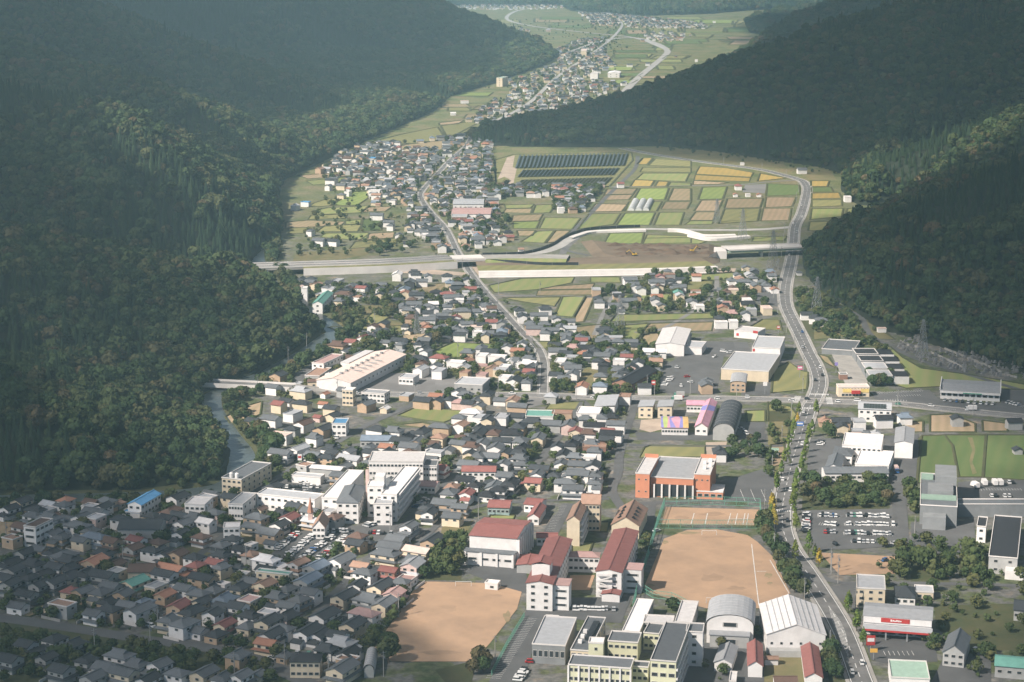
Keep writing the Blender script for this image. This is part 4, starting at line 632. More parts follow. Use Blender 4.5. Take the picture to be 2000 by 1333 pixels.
BB('warehouse', 'tall white warehouse with single pale roof beside the lane', 'warehouse', 'F', (825, 888), (943, 888), (950, 792), 9, 'gable', 'y', 1.2, 'l', 'w', 2, 0, 0, land='tall white warehouse'); so, w, d = BB('showroom', 'white building with solar panels on its roof at the crossroads', 'showroom', 'F', (588, 672), (802, 672), (802, 625), 8, 'gable', 'x', 1.4, 'l', 'w', 2, 5, land='solar-roofed showroom')
for k in range(8):
    for j in range(3): part(so, MB().box(-w / 2 + 3 + (w - 6) * k / 8, -d * .46 + d * .14 * j, 8.5 + .35 * j, -w / 2 + 3 + (w - 6) * (k + .92) / 8, -d * .46 + d * .13 * (j + 1), 8.75 + .35 * (j + 1) * .9), 'solar_panel', SOLAR)
cs, w, d = BB('convenience_store', 'grey-roofed store with white fascia and green stripe beside the cross road', 'store', 'F', (1120, 562), (1510, 562), (1512, 492), 5.5, 'gable', 'x', 1.0, 'l', 'w', 1, 10, land='green-striped store', ww=3, wh=2); part(cs, MB().box(-w / 2 - .3, -d / 2 - 1.6, 4.2, w / 2 + .3, -d / 2 - .05, 5.4), 'fascia', WALL['w']); part(cs, MB().box(-w * .12, -d / 2 - 1.75, 4.4, w * .2, -d / 2 - 1.62, 4.9), 'stripe', mat('sign_green', (0.03, 0.30, 0.16))); part(cs, MB().box(-w / 2 - .6, -d / 2, 5.4, -w / 2 - .1, d / 2, 7.6), 'parapet', WALL['w']); part(cs, MB().box(w / 2 + .1, -d / 2, 5.4, w / 2 + .6, d / 2, 7.6), 'parapet', WALL['w'])
ye, w, d = BB('restaurant', 'yellow and cream roadside restaurant with red doorway sign', 'restaurant', 'T', (360, 1120), (935, 1120), (950, 1095), 6, 'flat', rc='c', wc='c', st=1, nf=0, land='yellow roadside restaurant', minD=9)
YEL = mat('sign_yellow', (0.74, 0.56, 0.20)); RED = mat('sign_red', (0.48, 0.05, 0.045)); part(ye, MB().box(-w * .36, -d / 2 - .2, 2.9, -w * .08, -d / 2 - .02, 5.2), 'sign_panel', YEL); part(ye, MB().box(w * .22, -d / 2 - .2, 2.9, w * .49, -d / 2 - .02, 5.2), 'sign_panel', YEL); part(ye, MB().box(-w * .08, -d / 2 - 1.4, 2.2, w * .2, -d / 2 - .21, 4.2), 'doorway_sign', RED)
for k in range(7): window(ye, -w * .34 + w * .68 * k / 6, -d / 2, 1.3, 2.0, 1.6)
for k in range(9): window(ye, -w * .36 + w * .8 * k / 8, -d / 2, 5.5, .5, .35, name='vent')
# museum on the right
MU = ((640, 400, 1080, 470), (730, 530, 1175, 600), (810, 660, 1260, 740), (895, 800, 1345, 880))
for k, (x0, y0, x1, y1) in enumerate(MU):
    lb = ('farthest', 'second', 'third', 'nearest')[k]; rc = 'k' if k < 2 else 'l'
    mm, w, d = BB('museum_block', f'{lb} of the four long museum blocks, {"sunken dark" if k < 2 else "pale"} roof with white end', 'museum', 'T', (x0 + 58, y1 + 40), (x1 + 20, y1 + 30), (x1 - 60, y0), 5.5, 'flat', rc=rc, wc='e', st=1, land='four museum blocks' if k == 1 else None)
    part(mm, MB().box(w / 2 + .05, -d * .45, 0, w / 2 + 11, d * .4, 5.2), 'end_room', WALL['w']); part(mm, MB().box(w / 2 + .05, -d * .45, 5.2, w / 2 + 11, d * .4, 5.5), 'end_roof', ROOF['k'])
BB('museum_hall', 'low dark grey roof terrace behind the paved museum court', 'museum', 'T', (20, 440), (640, 440), (760, 260), 3.5, 'flat', rc='g', wc='e', st=1)
BB('museum_gate', 'dark red gatehouse with grey roof at the museum court', 'gatehouse', 'T', (385, 880), (530, 880), (535, 845), 3.4, 'flat', rc='g', wc='b', st=1)
# tall grey works and neighbours
tw, w, d = BB('tower_building', 'tall dark grey plant with stepped roof and pale green ledges', 'plant', 'E', (915, 278), (1138, 282), (1130, 90), 10, 'flat', rc='g', wc='e', st=3, nf=0, land='tall dark grey plant'); part(tw, MB().box(-w * .1, d * .1, 10.1, w * .5, d * .5, 15.5), 'upper_storey', WALL['e']); part(tw, MB().box(-w * .48, -d * .32, 10.2, w * .48, -d * .2, 11), 'ledge', ROOF['n']); part(tw, MB().box(-w * .48, d * .3, 10.2, -w * .15, d * .45, 11.2), 'ledge', ROOF['n']); part(tw, MB().box(-w * .42, -d / 2 - 8, 0, w * .2, -d / 2 - .05, 6.5), 'front_block', WALL['e']); part(tw, MB().box(-w * .3, -d * .18, 10.2, w * .4, d * .08, 12.5), 'plant_room', WALL['e'])
BB('long_building', 'long low grey range running to the frame edge beside the tall plant', 'range', 'E', (1145, 265), (1600, 265), (1600, 235), 6.5, 'flat', rc='g', wc='e', st=1); da, w, d = BB('office_building', 'dark flat-roofed office with white walls and covered stair', 'office', 'E', (1325, 595), (1500, 592), (1525, 345), 8, 'flat', rc='k', wc='g', st=2, nf=2, ns=5, land='dark flat-roofed office', side='l'); part(da, MB().box(w * .1, -d / 2 - 7, 0, w * .75, -d / 2 - .05, 4), 'porch', WALL['w']); BB('office_building', 'white-walled side wing of the dark flat-roofed office', 'office', 'E', (1255, 400), (1310, 402), (1320, 345), 8, 'flat', rc='k', wc='w', st=2, nf=1)
BB('office_building', 'white three-storey office with pale roof and outside stair by the bend', 'office', 'E', (535, 778), (705, 778), (700, 697), 9, 'flat', rc='l', wc='c', st=3, nf=3, land='white office by the bend'); BB('house', 'white bungalow with dark hip roof beside the three-storey office', 'house', 'E', (765, 825), (885, 825), (880, 762), 4, 'hip', 'x', 2.6, 'd', 'w', 1, 3); BB('shed', 'small flat cream shed behind the dark hip bungalow', 'shed', 'E', (885, 795), (995, 797), (990, 758), 3.5, 'flat', rc='l', wc='c', st=1, nf=2)
sg, w, d = BB('auto_shop', 'grey-roofed car shop with white fascia and red sign band', 'shop', 'E', (572, 945), (985, 962), (990, 885), 8, 'gable', 'x', 1.2, 'l', 'w', 1, 0, land='car shop with red sign'); part(sg, MB().box(-w / 2, -d / 2 - .4, 5.2, w / 2, -d / 2 - .02, 8.1), 'fascia', WALL['w']); part(sg, MB().box(-w * .24, -d / 2 - .6, 5.9, w * .18, -d / 2 - .42, 7.8), 'sign_panel', RED); mk_ = MB()
for k in range(6): mk_.box(-w * .1 + k * w * .028, -d / 2 - .68, 6.4 + .1 * (k % 2), -w * .1 + k * w * .028 + w * .02, -d / 2 - .61, 7.3 - .15 * (k % 3))
part(sg, mk_, 'lettering', WALL['w']); part(sg, MB().box(-w / 2, -d / 2 - 7, 4.0, w / 2 + .5, -d / 2 - .42, 4.6), 'canopy', ROOF['l']); part(sg, MB().box(-w / 2, -d / 2 - 7.2, 3.9, w / 2 + .5, -d / 2 - 7.02, 4.7), 'red_band', RED)
for k in range(4): part(sg, MB().box(-w / 2 + 1 + (w - 2) * k / 3 - .3, -d / 2 - 6.6, 0, -w / 2 + 1 + (w - 2) * k / 3 + .3, -d / 2 - 6, 3.95), 'pillar', STEEL)
for k in range(4): window(sg, -w / 2 + w * (k + .5) / 4, -d / 2, 2, w / 4.6, 3, name='shutter')
BB('house', 'large two-storey grey house with dark gable roof, lower frame corner', 'house', 'E', (1052, 1150), (1180, 1165), (1215, 1060), 6, 'gable', 'y', 3.2, 'g', 'g', 2, 3, 2, land='large grey gabled house'); BB('shop', 'pale green flat-roofed shop at the bottom frame edge', 'shop', 'E', (742, 1318), (972, 1318), (950, 1212), 5, 'flat', rc='n', wc='w', st=1, land='pale green roof'); BB('shed', 'teal-roofed long shed at the lower frame corner', 'shed', 'E', (1365, 1242), (1600, 1252), (1600, 1190), 5, 'gable', 'x', 1.4, 't', 'g', 1, 4); BB('house', 'dark-roofed farmhouse at the frame edge beyond the lawn', 'house', 'E', (1478, 905), (1570, 905), (1575, 850), 5, 'gable', 'x', 2.2, 'd', 'g', 1, 3)
# --- nursery with painted roof, arch hall, supermarket
STR = [mat('painted_pink', (0.62, 0.33, 0.42)), mat('painted_violet', (0.25, 0.24, 0.52)), mat('painted_amber', (0.62, 0.42, 0.17)), mat('painted_lime', (0.42, 0.50, 0.18))]
def painted(root, w, d, H, ax, rise, stripes):
    """the painted sheets of a gable roof, each one a panel"""
    x, y = w / 2 + .4, d / 2 + .4
    for s_ in (-1, 1):
        for (t0, t1, u0, u1, c) in stripes:
            if ax == 'x': v = [(-x + 2 * x * t0, s_ * y, H + .35), (-x + 2 * x * t1, s_ * y, H + .35), (-x + 2 * x * u1, 0, H + rise + .5), (-x + 2 * x * u0, 0, H + rise + .5)]
            else: v = [(s_ * x, -y + 2 * y * t0, H + .35), (s_ * x, -y + 2 * y * t1, H + .35), (0, -y + 2 * y * u1, H + rise + .5), (0, -y + 2 * y * u0, H + rise + .5)]
            f_ = (0, 1, 2, 3) if (s_ < 0) == (ax == 'x') else (3, 2, 1, 0)
            obj('roof_panel', mesh('roof_panel', v, [f_], [STR[c]]), ROOF_OF[root.name])
n1, w, d = BB('nursery_school', 'nursery wing with roof painted in pink, violet, amber and lime triangles', 'nursery', 'I', (475, 1118), (645, 1122), (640, 1052), 4.5, 'gable', 'x', 2.0, 'p', 'w', 1, 9, land='nursery with painted roof'); painted(n1, w, d, 4.5, 'x', 2.0, [(0, .1, 0, .06, 1), (.1, .22, .06, .26, 3), (.22, .34, .26, .3, 0), (.34, .54, .3, .36, 1), (.54, .66, .36, .72, 0), (.66, .8, .72, .8, 1), (.8, 1, .8, 1, 2)])
n2, w, d = BB('nursery_school', 'nursery wing with pink roof and violet ridge stripe', 'nursery', 'I', (690, 1118), (772, 1118), (832, 955), 5, 'gable', 'y', 2.4, 'p', 'w', 1, 2, 4); painted(n2, w, d, 5, 'y', 2.4, [(0, .62, 0, .5, 0), (.62, .8, .5, .72, 1), (.8, 1, .72, 1, 0)])
n3, w, d = BB('nursery_school', 'short pink-roofed nursery block beside the cross road', 'nursery', 'I', (637, 975), (750, 975), (752, 950), 4.5, 'gable', 'x', 1.6, 'p', 'w', 1, 5); painted(n3, w, d, 4.5, 'x', 1.6, [(0, 1, 0, 1, 0)])
BB('arched_hall', 'dark grey barrel-roofed hall beside the painted nursery', 'hall', 'I', (806, 1142), (945, 1142), (995, 985), 6, 'arch', 'y', 4.2, 'd', 'g', 1, land='dark barrel-roofed hall'); BB('flat_block', 'first of two pale grey twin houses by the cross road', 'house', 'I', (322, 987), (415, 987), (430, 947), 7, 'shed', 'y', .8, 'l', 'c', 2, 2, 2, side='r'); BB('flat_block', 'second of two pale grey twin houses by the cross road', 'house', 'I', (448, 987), (541, 987), (552, 947), 7, 'shed', 'y', .8, 'l', 'c', 2, 2, 2, side='r')
BB('supermarket', 'broad grey-roofed supermarket with tan walls beside its car park', 'supermarket', 'I', (862, 738), (1170, 756), (1245, 642), 7, 'flat', rc='l', wc='c', st=1, land='grey-roofed supermarket'); sb, w, d = BB('supermarket', 'white rear store of the supermarket with red emblem', 'supermarket', 'I', (1060, 605), (1245, 607), (1276, 532), 9, 'flat', rc='l', wc='w', st=1); part(sb, MB().box(-w * .48, -d / 2 - .2, 6.6, -w * .4, -d / 2 - .02, 8.4), 'emblem', RED); br, w, d = BB('shop', 'small brick-coloured shop with curved white roof in front of the supermarket', 'shop', 'I', (922, 832), (1020, 832), (1030, 775), 6, 'arch', 'y', 1.2, 'l', 't', 2, 3, land='brick-coloured shop')
fs, w, d = BB('shop', 'white shop with red lettering panel behind the supermarket', 'shop', 'I', (918, 502), (1100, 502), (1150, 475), 5, 'flat', rc='w', wc='w', st=1); part(fs, MB().box(-w * .4, -d / 2 - .2, 1.5, -w * .3, -d / 2 - .02, 3.4), 'sign_panel', RED); part(fs, MB().box(w * .3, -d / 2 - .2, 4.6, w * .5, -d / 2 - .02, 6.4), 'sign_panel', RED)
BB('warehouse', 'white two-step warehouse with teal side roof by the paddies', 'warehouse', 'I', (430, 588), (620, 582), (662, 478), 8, 'gable', 'y', 1.4, 'w', 'w', 1, 0, 0, land='white stepped warehouse'); BB('warehouse', 'grey lean-to of the white stepped warehouse', 'warehouse', 'I', (622, 598), (735, 602), (765, 562), 5, 'flat', rc='l', wc='w', st=1)
BB('restaurant', 'long dark-roofed brick building with chimney strips beside the car park', 'restaurant', 'I', (140, 832), (275, 838), (440, 745), 5, 'gable', 'y', 2.6, 'k', 'b', 1, 2, 3, land='dark-roofed brick building', side='r')
# --- factory and neighbours
fa, w, d = BB('factory', 'long cream-roofed factory with white gable end and roof vents', 'factory', 'Q', (205, 915), (770, 985), (1750, 480), 7, 'gable', 'y', 2.4, 'c', 'w', 1, 0, 14, land='long cream-roofed factory', side='r')
for k in range(9): part(fa, MB().box(-.8, -d * .38 + d * .09 * k, 9.6, .8, -d * .38 + d * .09 * k + 1.6, 10.7), 'roof_vent', STEEL)
for k in range(5): part(fa, MB().box(1, -d * .22 + d * .09 * k, 9.0, w * .36, -d * .22 + d * .09 * k + .4, 9.5), 'roof_duct', STEEL)
part(fa, MB().box(-w / 2 - 6, d * .05, 0, -w / 2 - .05, d * .5, 7.6), 'side_hall', WALL['w']); part(fa, MB().box(-w / 2 - 6.2, d * .05 - .2, 7.6, -w / 2 + .2, d * .5 + .2, 8.0), 'side_roof', ROOF['w'])
BB('workshop', 'rose-roofed white workshop beside the cream factory', 'workshop', 'Q', (70, 640), (292, 652), (640, 492), 7, 'flat', rc='p', wc='w', st=2, nf=2, ns=6, side='r', land='rose-roofed workshop'); BB('carport', 'open tan carport in front of the rose-roofed workshop', 'carport', 'Q', (-60, 870), (215, 872), (430, 728), 4, 'flat', rc='m', wc='g', st=1); BB('storehouse', 'cream storehouse with brown roof at the factory gate', 'storehouse', 'Q', (5, 965), (450, 965), (470, 935), 5, 'gable', 'x', 1, 'b', 'c', 1, 2); BB('office_building', 'cream three-storey office on the cross road by the factory', 'office', 'Q', (610, 1118), (810, 1122), (870, 1080), 10, 'flat', rc='w', wc='c', st=3, nf=3, ns=2, side='r', land='cream office by the factory'); BB('shop', 'white two-storey shop with grey roof on the cross road', 'shop', 'Q', (925, 1180), (1370, 1190), (1470, 1130), 6, 'flat', rc='l', wc='w', st=2, nf=6, ns=3, side='r'); BB('shop', 'white low shop with grey roof and car park in front', 'shop', 'Q', (1610, 900), (1880, 910), (1990, 840), 4.5, 'flat', rc='l', wc='w', st=1, nf=4)
for k, (A_, B_, C_) in enumerate((((700, 308), (748, 312), (800, 252)), ((870, 308), (932, 312), (1000, 242)))): BB('school_building', ('green-roofed white school block nearest the wooded spur', 'green-roofed white school block with car park')[k], 'school', 'G', A_, B_, C_, 8, 'gable', 'y', 1.8, 't', 'w', 2, 1, 5, side='r', land=('green-roofed school block', None)[k])
BB('stair_tower', 'white square tower between two green-roofed blocks', 'tower', 'G', (795, 212), (832, 214), (838, 202), 14, 'flat', rc='w', wc='w', st=3); BB('shop', 'white building with sky blue flat roof on the diagonal lane', 'shop', 'G', (995, 1092), (1085, 1096), (1105, 1062), 7.5, 'flat', rc='u', wc='w', st=2, nf=3, ns=2, side='r', land='sky blue flat roof'); BB('shop', 'long grey-roofed stores on the diagonal lane', 'shop', 'G', (1180, 1200), (1400, 1205), (1415, 1170), 4.5, 'gable', 'x', 1.2, 's', 'g', 1, 7, land='long grey-roofed stores')
BB('filling_station', 'large white canopy roof by the cross road crossing', 'filling station', 'H', (455, 838), (640, 845), (690, 800), 6, 'flat', rc='l', wc='g', st=1, nf=4, land='large white canopy'); BB('warehouse', 'grey sloping-roofed warehouse at the lane corner', 'warehouse', 'H', (1370, 985), (1500, 985), (1525, 915), 6, 'shed', 'y', 1.0, 'l', 'w', 1, 0, 0, land='grey slope-roofed warehouse'); BB('warehouse', 'white flat store beside the grey slope-roofed warehouse', 'warehouse', 'H', (1250, 1030), (1400, 1032), (1420, 990), 5, 'flat', rc='w', wc='w', st=1); BB('shop', 'teal and white roofed store row south of the street end', 'shop', 'H', (920, 1045), (1100, 1050), (1110, 1010), 5.5, 'flat', rc='t', wc='w', st=1, nf=5, land='teal roofed store row')
BB('school_building', 'red-roofed white two-storey school block behind the gymnasium', 'school', 'C', (160, 62), (362, 68), (368, 35), 7, 'gable', 'x', 1.4, 'r', 'w', 2, 6, land='red-roofed school block')
# far large ones
BB('factory', 'white factory with clerestory windows in the upper town', 'factory', 'J', (1610, 735), (1830, 738), (1835, 700), 7, 'gable', 'x', 1.2, 'l', 'w', 1, 6, land='white clerestory factory'); BB('factory', 'long rose-roofed factory beside the street in the upper town', 'factory', 'J', (1600, 805), (1880, 810), (1890, 765), 6, 'gable', 'x', 1.2, 'p', 'w', 1); BB('shop', 'grey-roofed shop with red base on the upper street', 'shop', 'J', (1600, 830), (1710, 832), (1715, 800), 6, 'flat', rc='l', wc='b', st=1)
BB('apartment_building', 'tall pale green and white block standing alone at the wood edge', 'apartment block', 'M', (682, 610), (725, 612), (768, 603), 16, 'flat', rc='n', wc='c', st=5, nf=1, ns=2, side='r', land='tall pale block'); BB('school_building', 'long white school with stepped gable far up the valley', 'school', 'M', (1550, 572), (1640, 575), (1652, 560), 9, 'gable', 'y', 2, 'w', 'w', 2, 2, 3, side='r', land='white school up the valley'); BB('school_building', 'white box block beside the far school', 'school', 'M', (1412, 575), (1470, 577), (1480, 570), 11, 'flat', rc='w', wc='w', st=3); BB('factory', 'long pale factory with saw-tooth edge below the wooded nose', 'factory', 'M', (935, 935), (1050, 940), (1055, 932), 6, 'flat', rc='c', wc='c', st=1); BB('gymnasium', 'white roofed hall below the wooded nose', 'hall', 'M', (920, 985), (975, 988), (985, 981), 6, 'gable', 'y', 2, 'w', 'w', 1); BB('office_building', 'cream four-storey block far up the valley', 'office', 'M', (1337, 400), (1382, 400), (1384, 385), 12, 'flat', rc='c', wc='c', st=3)
# ------------------------------------------------------------------ raised highway, ramps and retaining walls
HZ = 7.0
hw_l = smooth_path([P(x, y, HZ) for x, y in ((430, 524), (488, 520), (590, 517), (745, 512), (882, 504))], 5)
hw_r = smooth_path([P(x, y, HZ) for x, y in ((944, 502), (1000, 501), (1060, 501), (1110, 502))], 5)
def flat(path): return [Vector((p.x, p.y, 0)) for p in path]
hl = obj('highway', None, loc=(0, 0, 0)); tag(hl, 'raised highway on a long bank with pale retaining wall across the valley', 'highway')
part(hl, MB().sweep(flat(hw_l), [(11, HZ), (-11, HZ)]), 'carriageway', ASPHM)
for off in (11, -11.2, 0.0): part(hl, MB().sweep(flat(hw_l), [(off + .25, HZ - .5), (off + .25, HZ + 1.1), (off - .05, HZ + 1.1), (off - .05, HZ - .5)]), 'parapet', CONC)
emb = [p for p in flat(hw_l) if p.x > P(588, 517, HZ).x]
part(hl, MB().sweep(emb, [(26, 0), (11.4, HZ - .1)]), 'bank', FIELD['o']); part(hl, MB().sweep(emb, [(-11.4, HZ - .1), (-15, 6.2)]), 'bank', FIELD['o']); part(hl, MB().sweep(emb, [(-15, 6.2), (-15.6, 6.3), (-16.2, 0)]), 'retaining_wall', CONC)
via = [p for p in flat(hw_l) if p.x <= P(592, 517, HZ).x]; part(hl, MB().sweep(via, [(11, HZ - .4), (11, HZ - 2.4), (-11, HZ - 2.4), (-11, HZ - .4)]), 'girder', CONCD)
for k in (1, 4): part(hl, MB().box(via[k].x - 1, via[k].y - 9, 0, via[k].x + 1, via[k].y + 9, HZ - 2.3), 'pier', CONCD)
a_, b_ = hw_l[-1], hw_r[0]
part(hl, MB().sweep([Vector((a_.x, a_.y, 0)), Vector((b_.x, b_.y, 0))], [(13, HZ), (13, HZ + .02), (-13, HZ + .02), (-13, HZ - 1.6), (13, HZ - 1.6)]), 'underpass_slab', CONC)
for e in (a_, b_): part(hl, MB().box(e.x - .8, e.y - 13, 0, e.x + .8, e.y + 13, HZ - 1.6), 'underpass_wall', CONC)
part(hl, MB().sweep([Vector((a_.x, a_.y, 0)), Vector((b_.x, b_.y, 0))], [(-12.9, HZ - .4), (-12.9, HZ + 1.2), (-13.3, HZ + 1.2), (-13.3, HZ - .4)]), 'parapet', CONC)
part(hl, MB().sweep(flat(hw_r), [(11, HZ), (-11, HZ)]), 'carriageway', CONCD); part(hl, MB().sweep(flat(hw_r), [(24, 0), (11, HZ - .05)]), 'bank', FIELD['D']); part(hl, MB().sweep(flat(hw_r), [(-11, HZ - .05), (-22, 4.5), (-40, 3.0)]), 'bank', FIELD['g'])
wall2 = smooth_path([P(x, y) for x, y in ((935, 541), (1010, 540), (1150, 538), (1300, 535), (1402, 531))], 4)
part(hl, MB().sweep(wall2, [(6, 4.2), (.4, 4.2), (0, 4.2), (-.5, 0)]), 'retaining_wall', CONC); part(hl, MB().sweep(wall2, [(-.8, .35), (-7, .3)]), 'service_track', CONC)
part(hl, MB().sweep(wall2, [(30, 4.6), (6, 4.1)]), 'bank', FIELD['o']); part(hl, MB().sweep(wall2, [(60, 5.4), (30, 4.6)]), 'bank', SOIL)
for a, b in ((hw_l[-1], Vector((-22, -20, 0))), (hw_r[0], Vector((22, -18, 0)))):
    q_ = a + b; part(hl, MB().add([(a.x, a.y - 12, 0), (a.x, a.y - 12, HZ), (q_.x, q_.y - 4, 3.5), (q_.x, q_.y - 4, 0)], [(0, 1, 2, 3), (3, 2, 1, 0)]), 'wing_wall', CONC)
nb = smooth_path([P(x, y, 2.8) for x, y in ((942, 494), (1001, 493), (1040, 488), (1078, 475), (1100, 461), (1132, 449), (1172, 443), (1250, 439))], 5)
nw = obj('noise_barrier', None); tag(nw, 'long dark noise barrier curving along the slip road', 'barrier'); part(nw, MB().sweep(flat(nb), [(.15, 0), (.15, 2.8), (-.15, 2.8), (-.15, 0)]), 'screen', DARKM)
for k in range(0, len(nb), 2): part(nw, MB().bar((nb[k].x, nb[k].y - .3, 0), (nb[k].x, nb[k].y - .3, 3.1), .2), 'post', STEEL)
nb2 = smooth_path([P(x, y, 5) for x, y in ((945, 510), (1000, 513), (1060, 517), (1130, 517))], 4); nw2 = obj('noise_barrier', None); tag(nw2, 'low dark barrier on the bank below the highway', 'barrier'); part(nw2, MB().sweep(flat(nb2), [(.15, 1), (.15, 7), (-.15, 7), (-.15, 1)]), 'screen', DARKM)
for k in range(0, len(nb2), 3): part(nw2, MB().bar((nb2[k].x, nb2[k].y - .3, 0), (nb2[k].x, nb2[k].y - .3, 7.2), .2), 'post', STEEL)
for pts, h_ in ((((1304, 454), (1330, 455), (1352, 461), (1376, 466), (1438, 465)), 2.6), (((1342, 463), (1364, 469), (1400, 471), (1466, 466)), 2.2), (((1120, 468), (1138, 462), (1165, 456), (1262, 453)), 1.8)):
    pw = smooth_path([P(*q) for q in pts], 4); part(hl, MB().sweep(pw, [(5, h_ + .6), (.6, h_), (.2, h_), (0, 0)]), 'retaining_wall', CONC)
# earthworks
ew = [TP('K', *p) for p in ((1050, 1010), (1320, 1050), (1850, 1050), (2050, 1045), (2060, 1160), (1850, 1200), (1380, 1195), (1150, 1130))]
ec = sum(ew, Vector()) / len(ew); em = MB(); n_ = len(ew)
em.add([(p.x, p.y, .1) for p in ew] + [(ec.x + (p.x - ec.x) * .84, ec.y + (p.y - ec.y) * .8, 4.2) for p in ew], [(k, (k + 1) % n_, n_ + (k + 1) % n_, n_ + k)[::-1] for k in range(n_)] + [tuple(range(n_, 2 * n_))[::-1]])
tag(em.build('earthworks_ground', SOIL), kind='structure'); block_poly([(p.x, p.y) for p in ew])
rsp = random.Random(4); heap = MB()
for _ in range(46):
    c = ew[0].lerp(ew[3], rsp.random()).lerp(ew[6].lerp(ew[4], rsp.random()), rsp.uniform(.2, .8)); r_ = rsp.uniform(2, 7); n_ = 9
    heap.add([(c.x, c.y, 4.2 + r_ * .45)] + [(c.x + r_ * rsp.uniform(.7, 1.3) * math.cos(6.283 * j / n_) * 1.5, c.y + r_ * rsp.uniform(.7, 1.3) * math.sin(6.283 * j / n_), 4.0) for j in range(n_)], [(0, j + 1, (j + 1) % n_ + 1) for j in range(n_)])
tag(heap.build('spoil_heaps', mat('dark_spoil', (0.13, 0.09, 0.062), .95, .1, .1, .4)), 'heaps of dark spoil across the highway earthworks', 'spoil', kind='stuff')
def goal(p, rz, lb):
    o = obj('goal', None, loc=p, rz=rz); tag(o, lb, 'goal'); part(o, MB().bar((-3.6, 0, 0), (-3.6, 0, 2.4), .1).bar((3.6, 0, 0), (3.6, 0, 2.4), .1).bar((-3.6, 0, 2.4), (3.6, 0, 2.4), .1), 'frame', PAINT); part(o, MB().bar((-3.6, 0, 2.4), (-3.6, 1.6, 0), .06).bar((3.6, 0, 2.4), (3.6, 1.6, 0), .06).bar((-3.6, 1.6, 0), (3.6, 1.6, 0), .06), 'stay', STEEL)
goal(P(1385, 1046), 0, 'white goal at the far end of the large sandy ground'); goal(P(1395, 1178), 3.14, 'white goal at the near end of the large sandy ground'); goal(P(905, 1146), 0, 'white goal at the far end of the near sandy ground')
def excavator(p, rz, lb):
    e = obj('excavator', None, loc=p, rz=rz); tag(e, lb, 'excavator'); ye_ = mat('machine_yellow', (0.62, 0.40, 0.05))
    part(e, MB().box(-1.9, -2, 0, -1.1, 2, .9), 'track', DARKM); part(e, MB().box(1.1, -2, 0, 1.9, 2, .9), 'track', DARKM); part(e, MB().box(-1.5, -2, .9, 1.5, 1.6, 2.3), 'body', ye_); part(e, MB().box(-1.4, .2, 2.3, -.2, 1.7, 3.3), 'cab', GLASS)
    part(e, MB().bar((.5, 1.4, 1.8), (.5, 4.6, 5.4), .35).bar((.5, 4.6, 5.4), (.5, 7.6, 3.4), .28), 'boom', ye_); part(e, MB().box(-.1, 7.0, 2.2, 1.1, 8.2, 3.5), 'bucket', DARKM)
excavator(TP('K', 1440, 1110, 4.2), 1.9, 'yellow excavator on the dark spoil of the highway site'); excavator(TP('L', 375, 1085, 4.2), -1.2, 'yellow excavator beside the bridge abutment')
# girder bridge over the main road
gb = obj('girder_bridge', None); tag(gb, 'pale green girder bridge carrying the new highway over the main road', 'bridge')
A_, B_ = P(1425, 487, HZ), P(1561, 481, HZ); gp = [Vector((A_.x - 4, A_.y, 0)), Vector((B_.x + 3, B_.y, 0))]
part(gb, MB().sweep(gp, [(11, HZ), (11, HZ + .4), (-11, HZ + .4), (-11, HZ)]), 'deck', CONC); part(gb, MB().sweep(gp, [(10.8, HZ + .4), (10.8, HZ + 1.4), (11.1, HZ + 1.4), (11.1, HZ)][::-1]), 'parapet', CONC); part(gb, MB().sweep(gp, [(-10.8, HZ), (-10.8, HZ + 1.3), (-11.1, HZ + 1.3), (-11.1, HZ)]), 'parapet', CONC); part(gb, MB().sweep(gp, [(8, HZ), (8, HZ - 1.9), (-9.5, HZ - 1.9), (-9.5, HZ)]), 'girder', GIRD)
mid = gp[0].lerp(gp[1], .46); part(gb, MB().box(mid.x - 1.1, mid.y - 8, 0, mid.x + 1.1, mid.y + 8, HZ - 1.9), 'pier', CONC)
part(gb, MB().box(gp[0].x - 9, gp[0].y - 12, 0, gp[0].x + .2, gp[0].y + 12, HZ - .05), 'abutment', CONC); part(gb, MB().box(gp[1].x - .2, gp[1].y - 12, 0, gp[1].x + 9, gp[1].y + 12, HZ - .05), 'abutment', CONC)
wg = Vector((gp[0].x - 9, gp[0].y - 12, 0)); part(gb, MB().add([(wg.x, wg.y, 0), (wg.x, wg.y, HZ), (wg.x - 13, wg.y - 22, 2.5), (wg.x - 13, wg.y - 22, 0)], [(0, 1, 2, 3), (3, 2, 1, 0)]), 'wing_wall', CONC)
# river bridge on the cross road
rb = obj('road_bridge', None); tag(rb, 'pale concrete road bridge crossing the river into the dark wood', 'bridge'); rbp = [P(360, 757), P(420, 759), P(500, 763), P(572, 767)]; rbp = smooth_path(rbp, 4)
part(rb, MB().sweep(rbp, [(6, 3.6), (-6, 3.6)]), 'deck', ASPHL)
for off in (6, -6.3): part(rb, MB().sweep(rbp, [(off + .3, 2.0), (off + .3, 4.9), (off, 4.9), (off, 2.0)]), 'parapet', CONC)
part(rb, MB().sweep(rbp, [(5.5, 3.5), (5.5, 1.6), (-5.5, 1.6), (-5.5, 3.5)]), 'girder', CONCD)
for k in (2, 5, 8): part(rb, MB().box(rbp[k].x - 1, rbp[k].y - 4.5, 0, rbp[k].x + 1, rbp[k].y + 4.5, 1.7), 'pier', CONCD)
rmp = smooth_path([P(572, 767), P(620, 768), P(665, 767)], 4); nr = len(rmp); part(rb, MB().sweep([Vector((p.x, p.y, 3.6 * (1 - i / (nr - 1)))) for i, p in enumerate(rmp)], [(6.3, -3.6), (6.3, .9), (6, .9), (6, .05), (-6, .05), (-6, .9), (-6.3, .9), (-6.3, -3.6)]), 'ramp', CONCD)

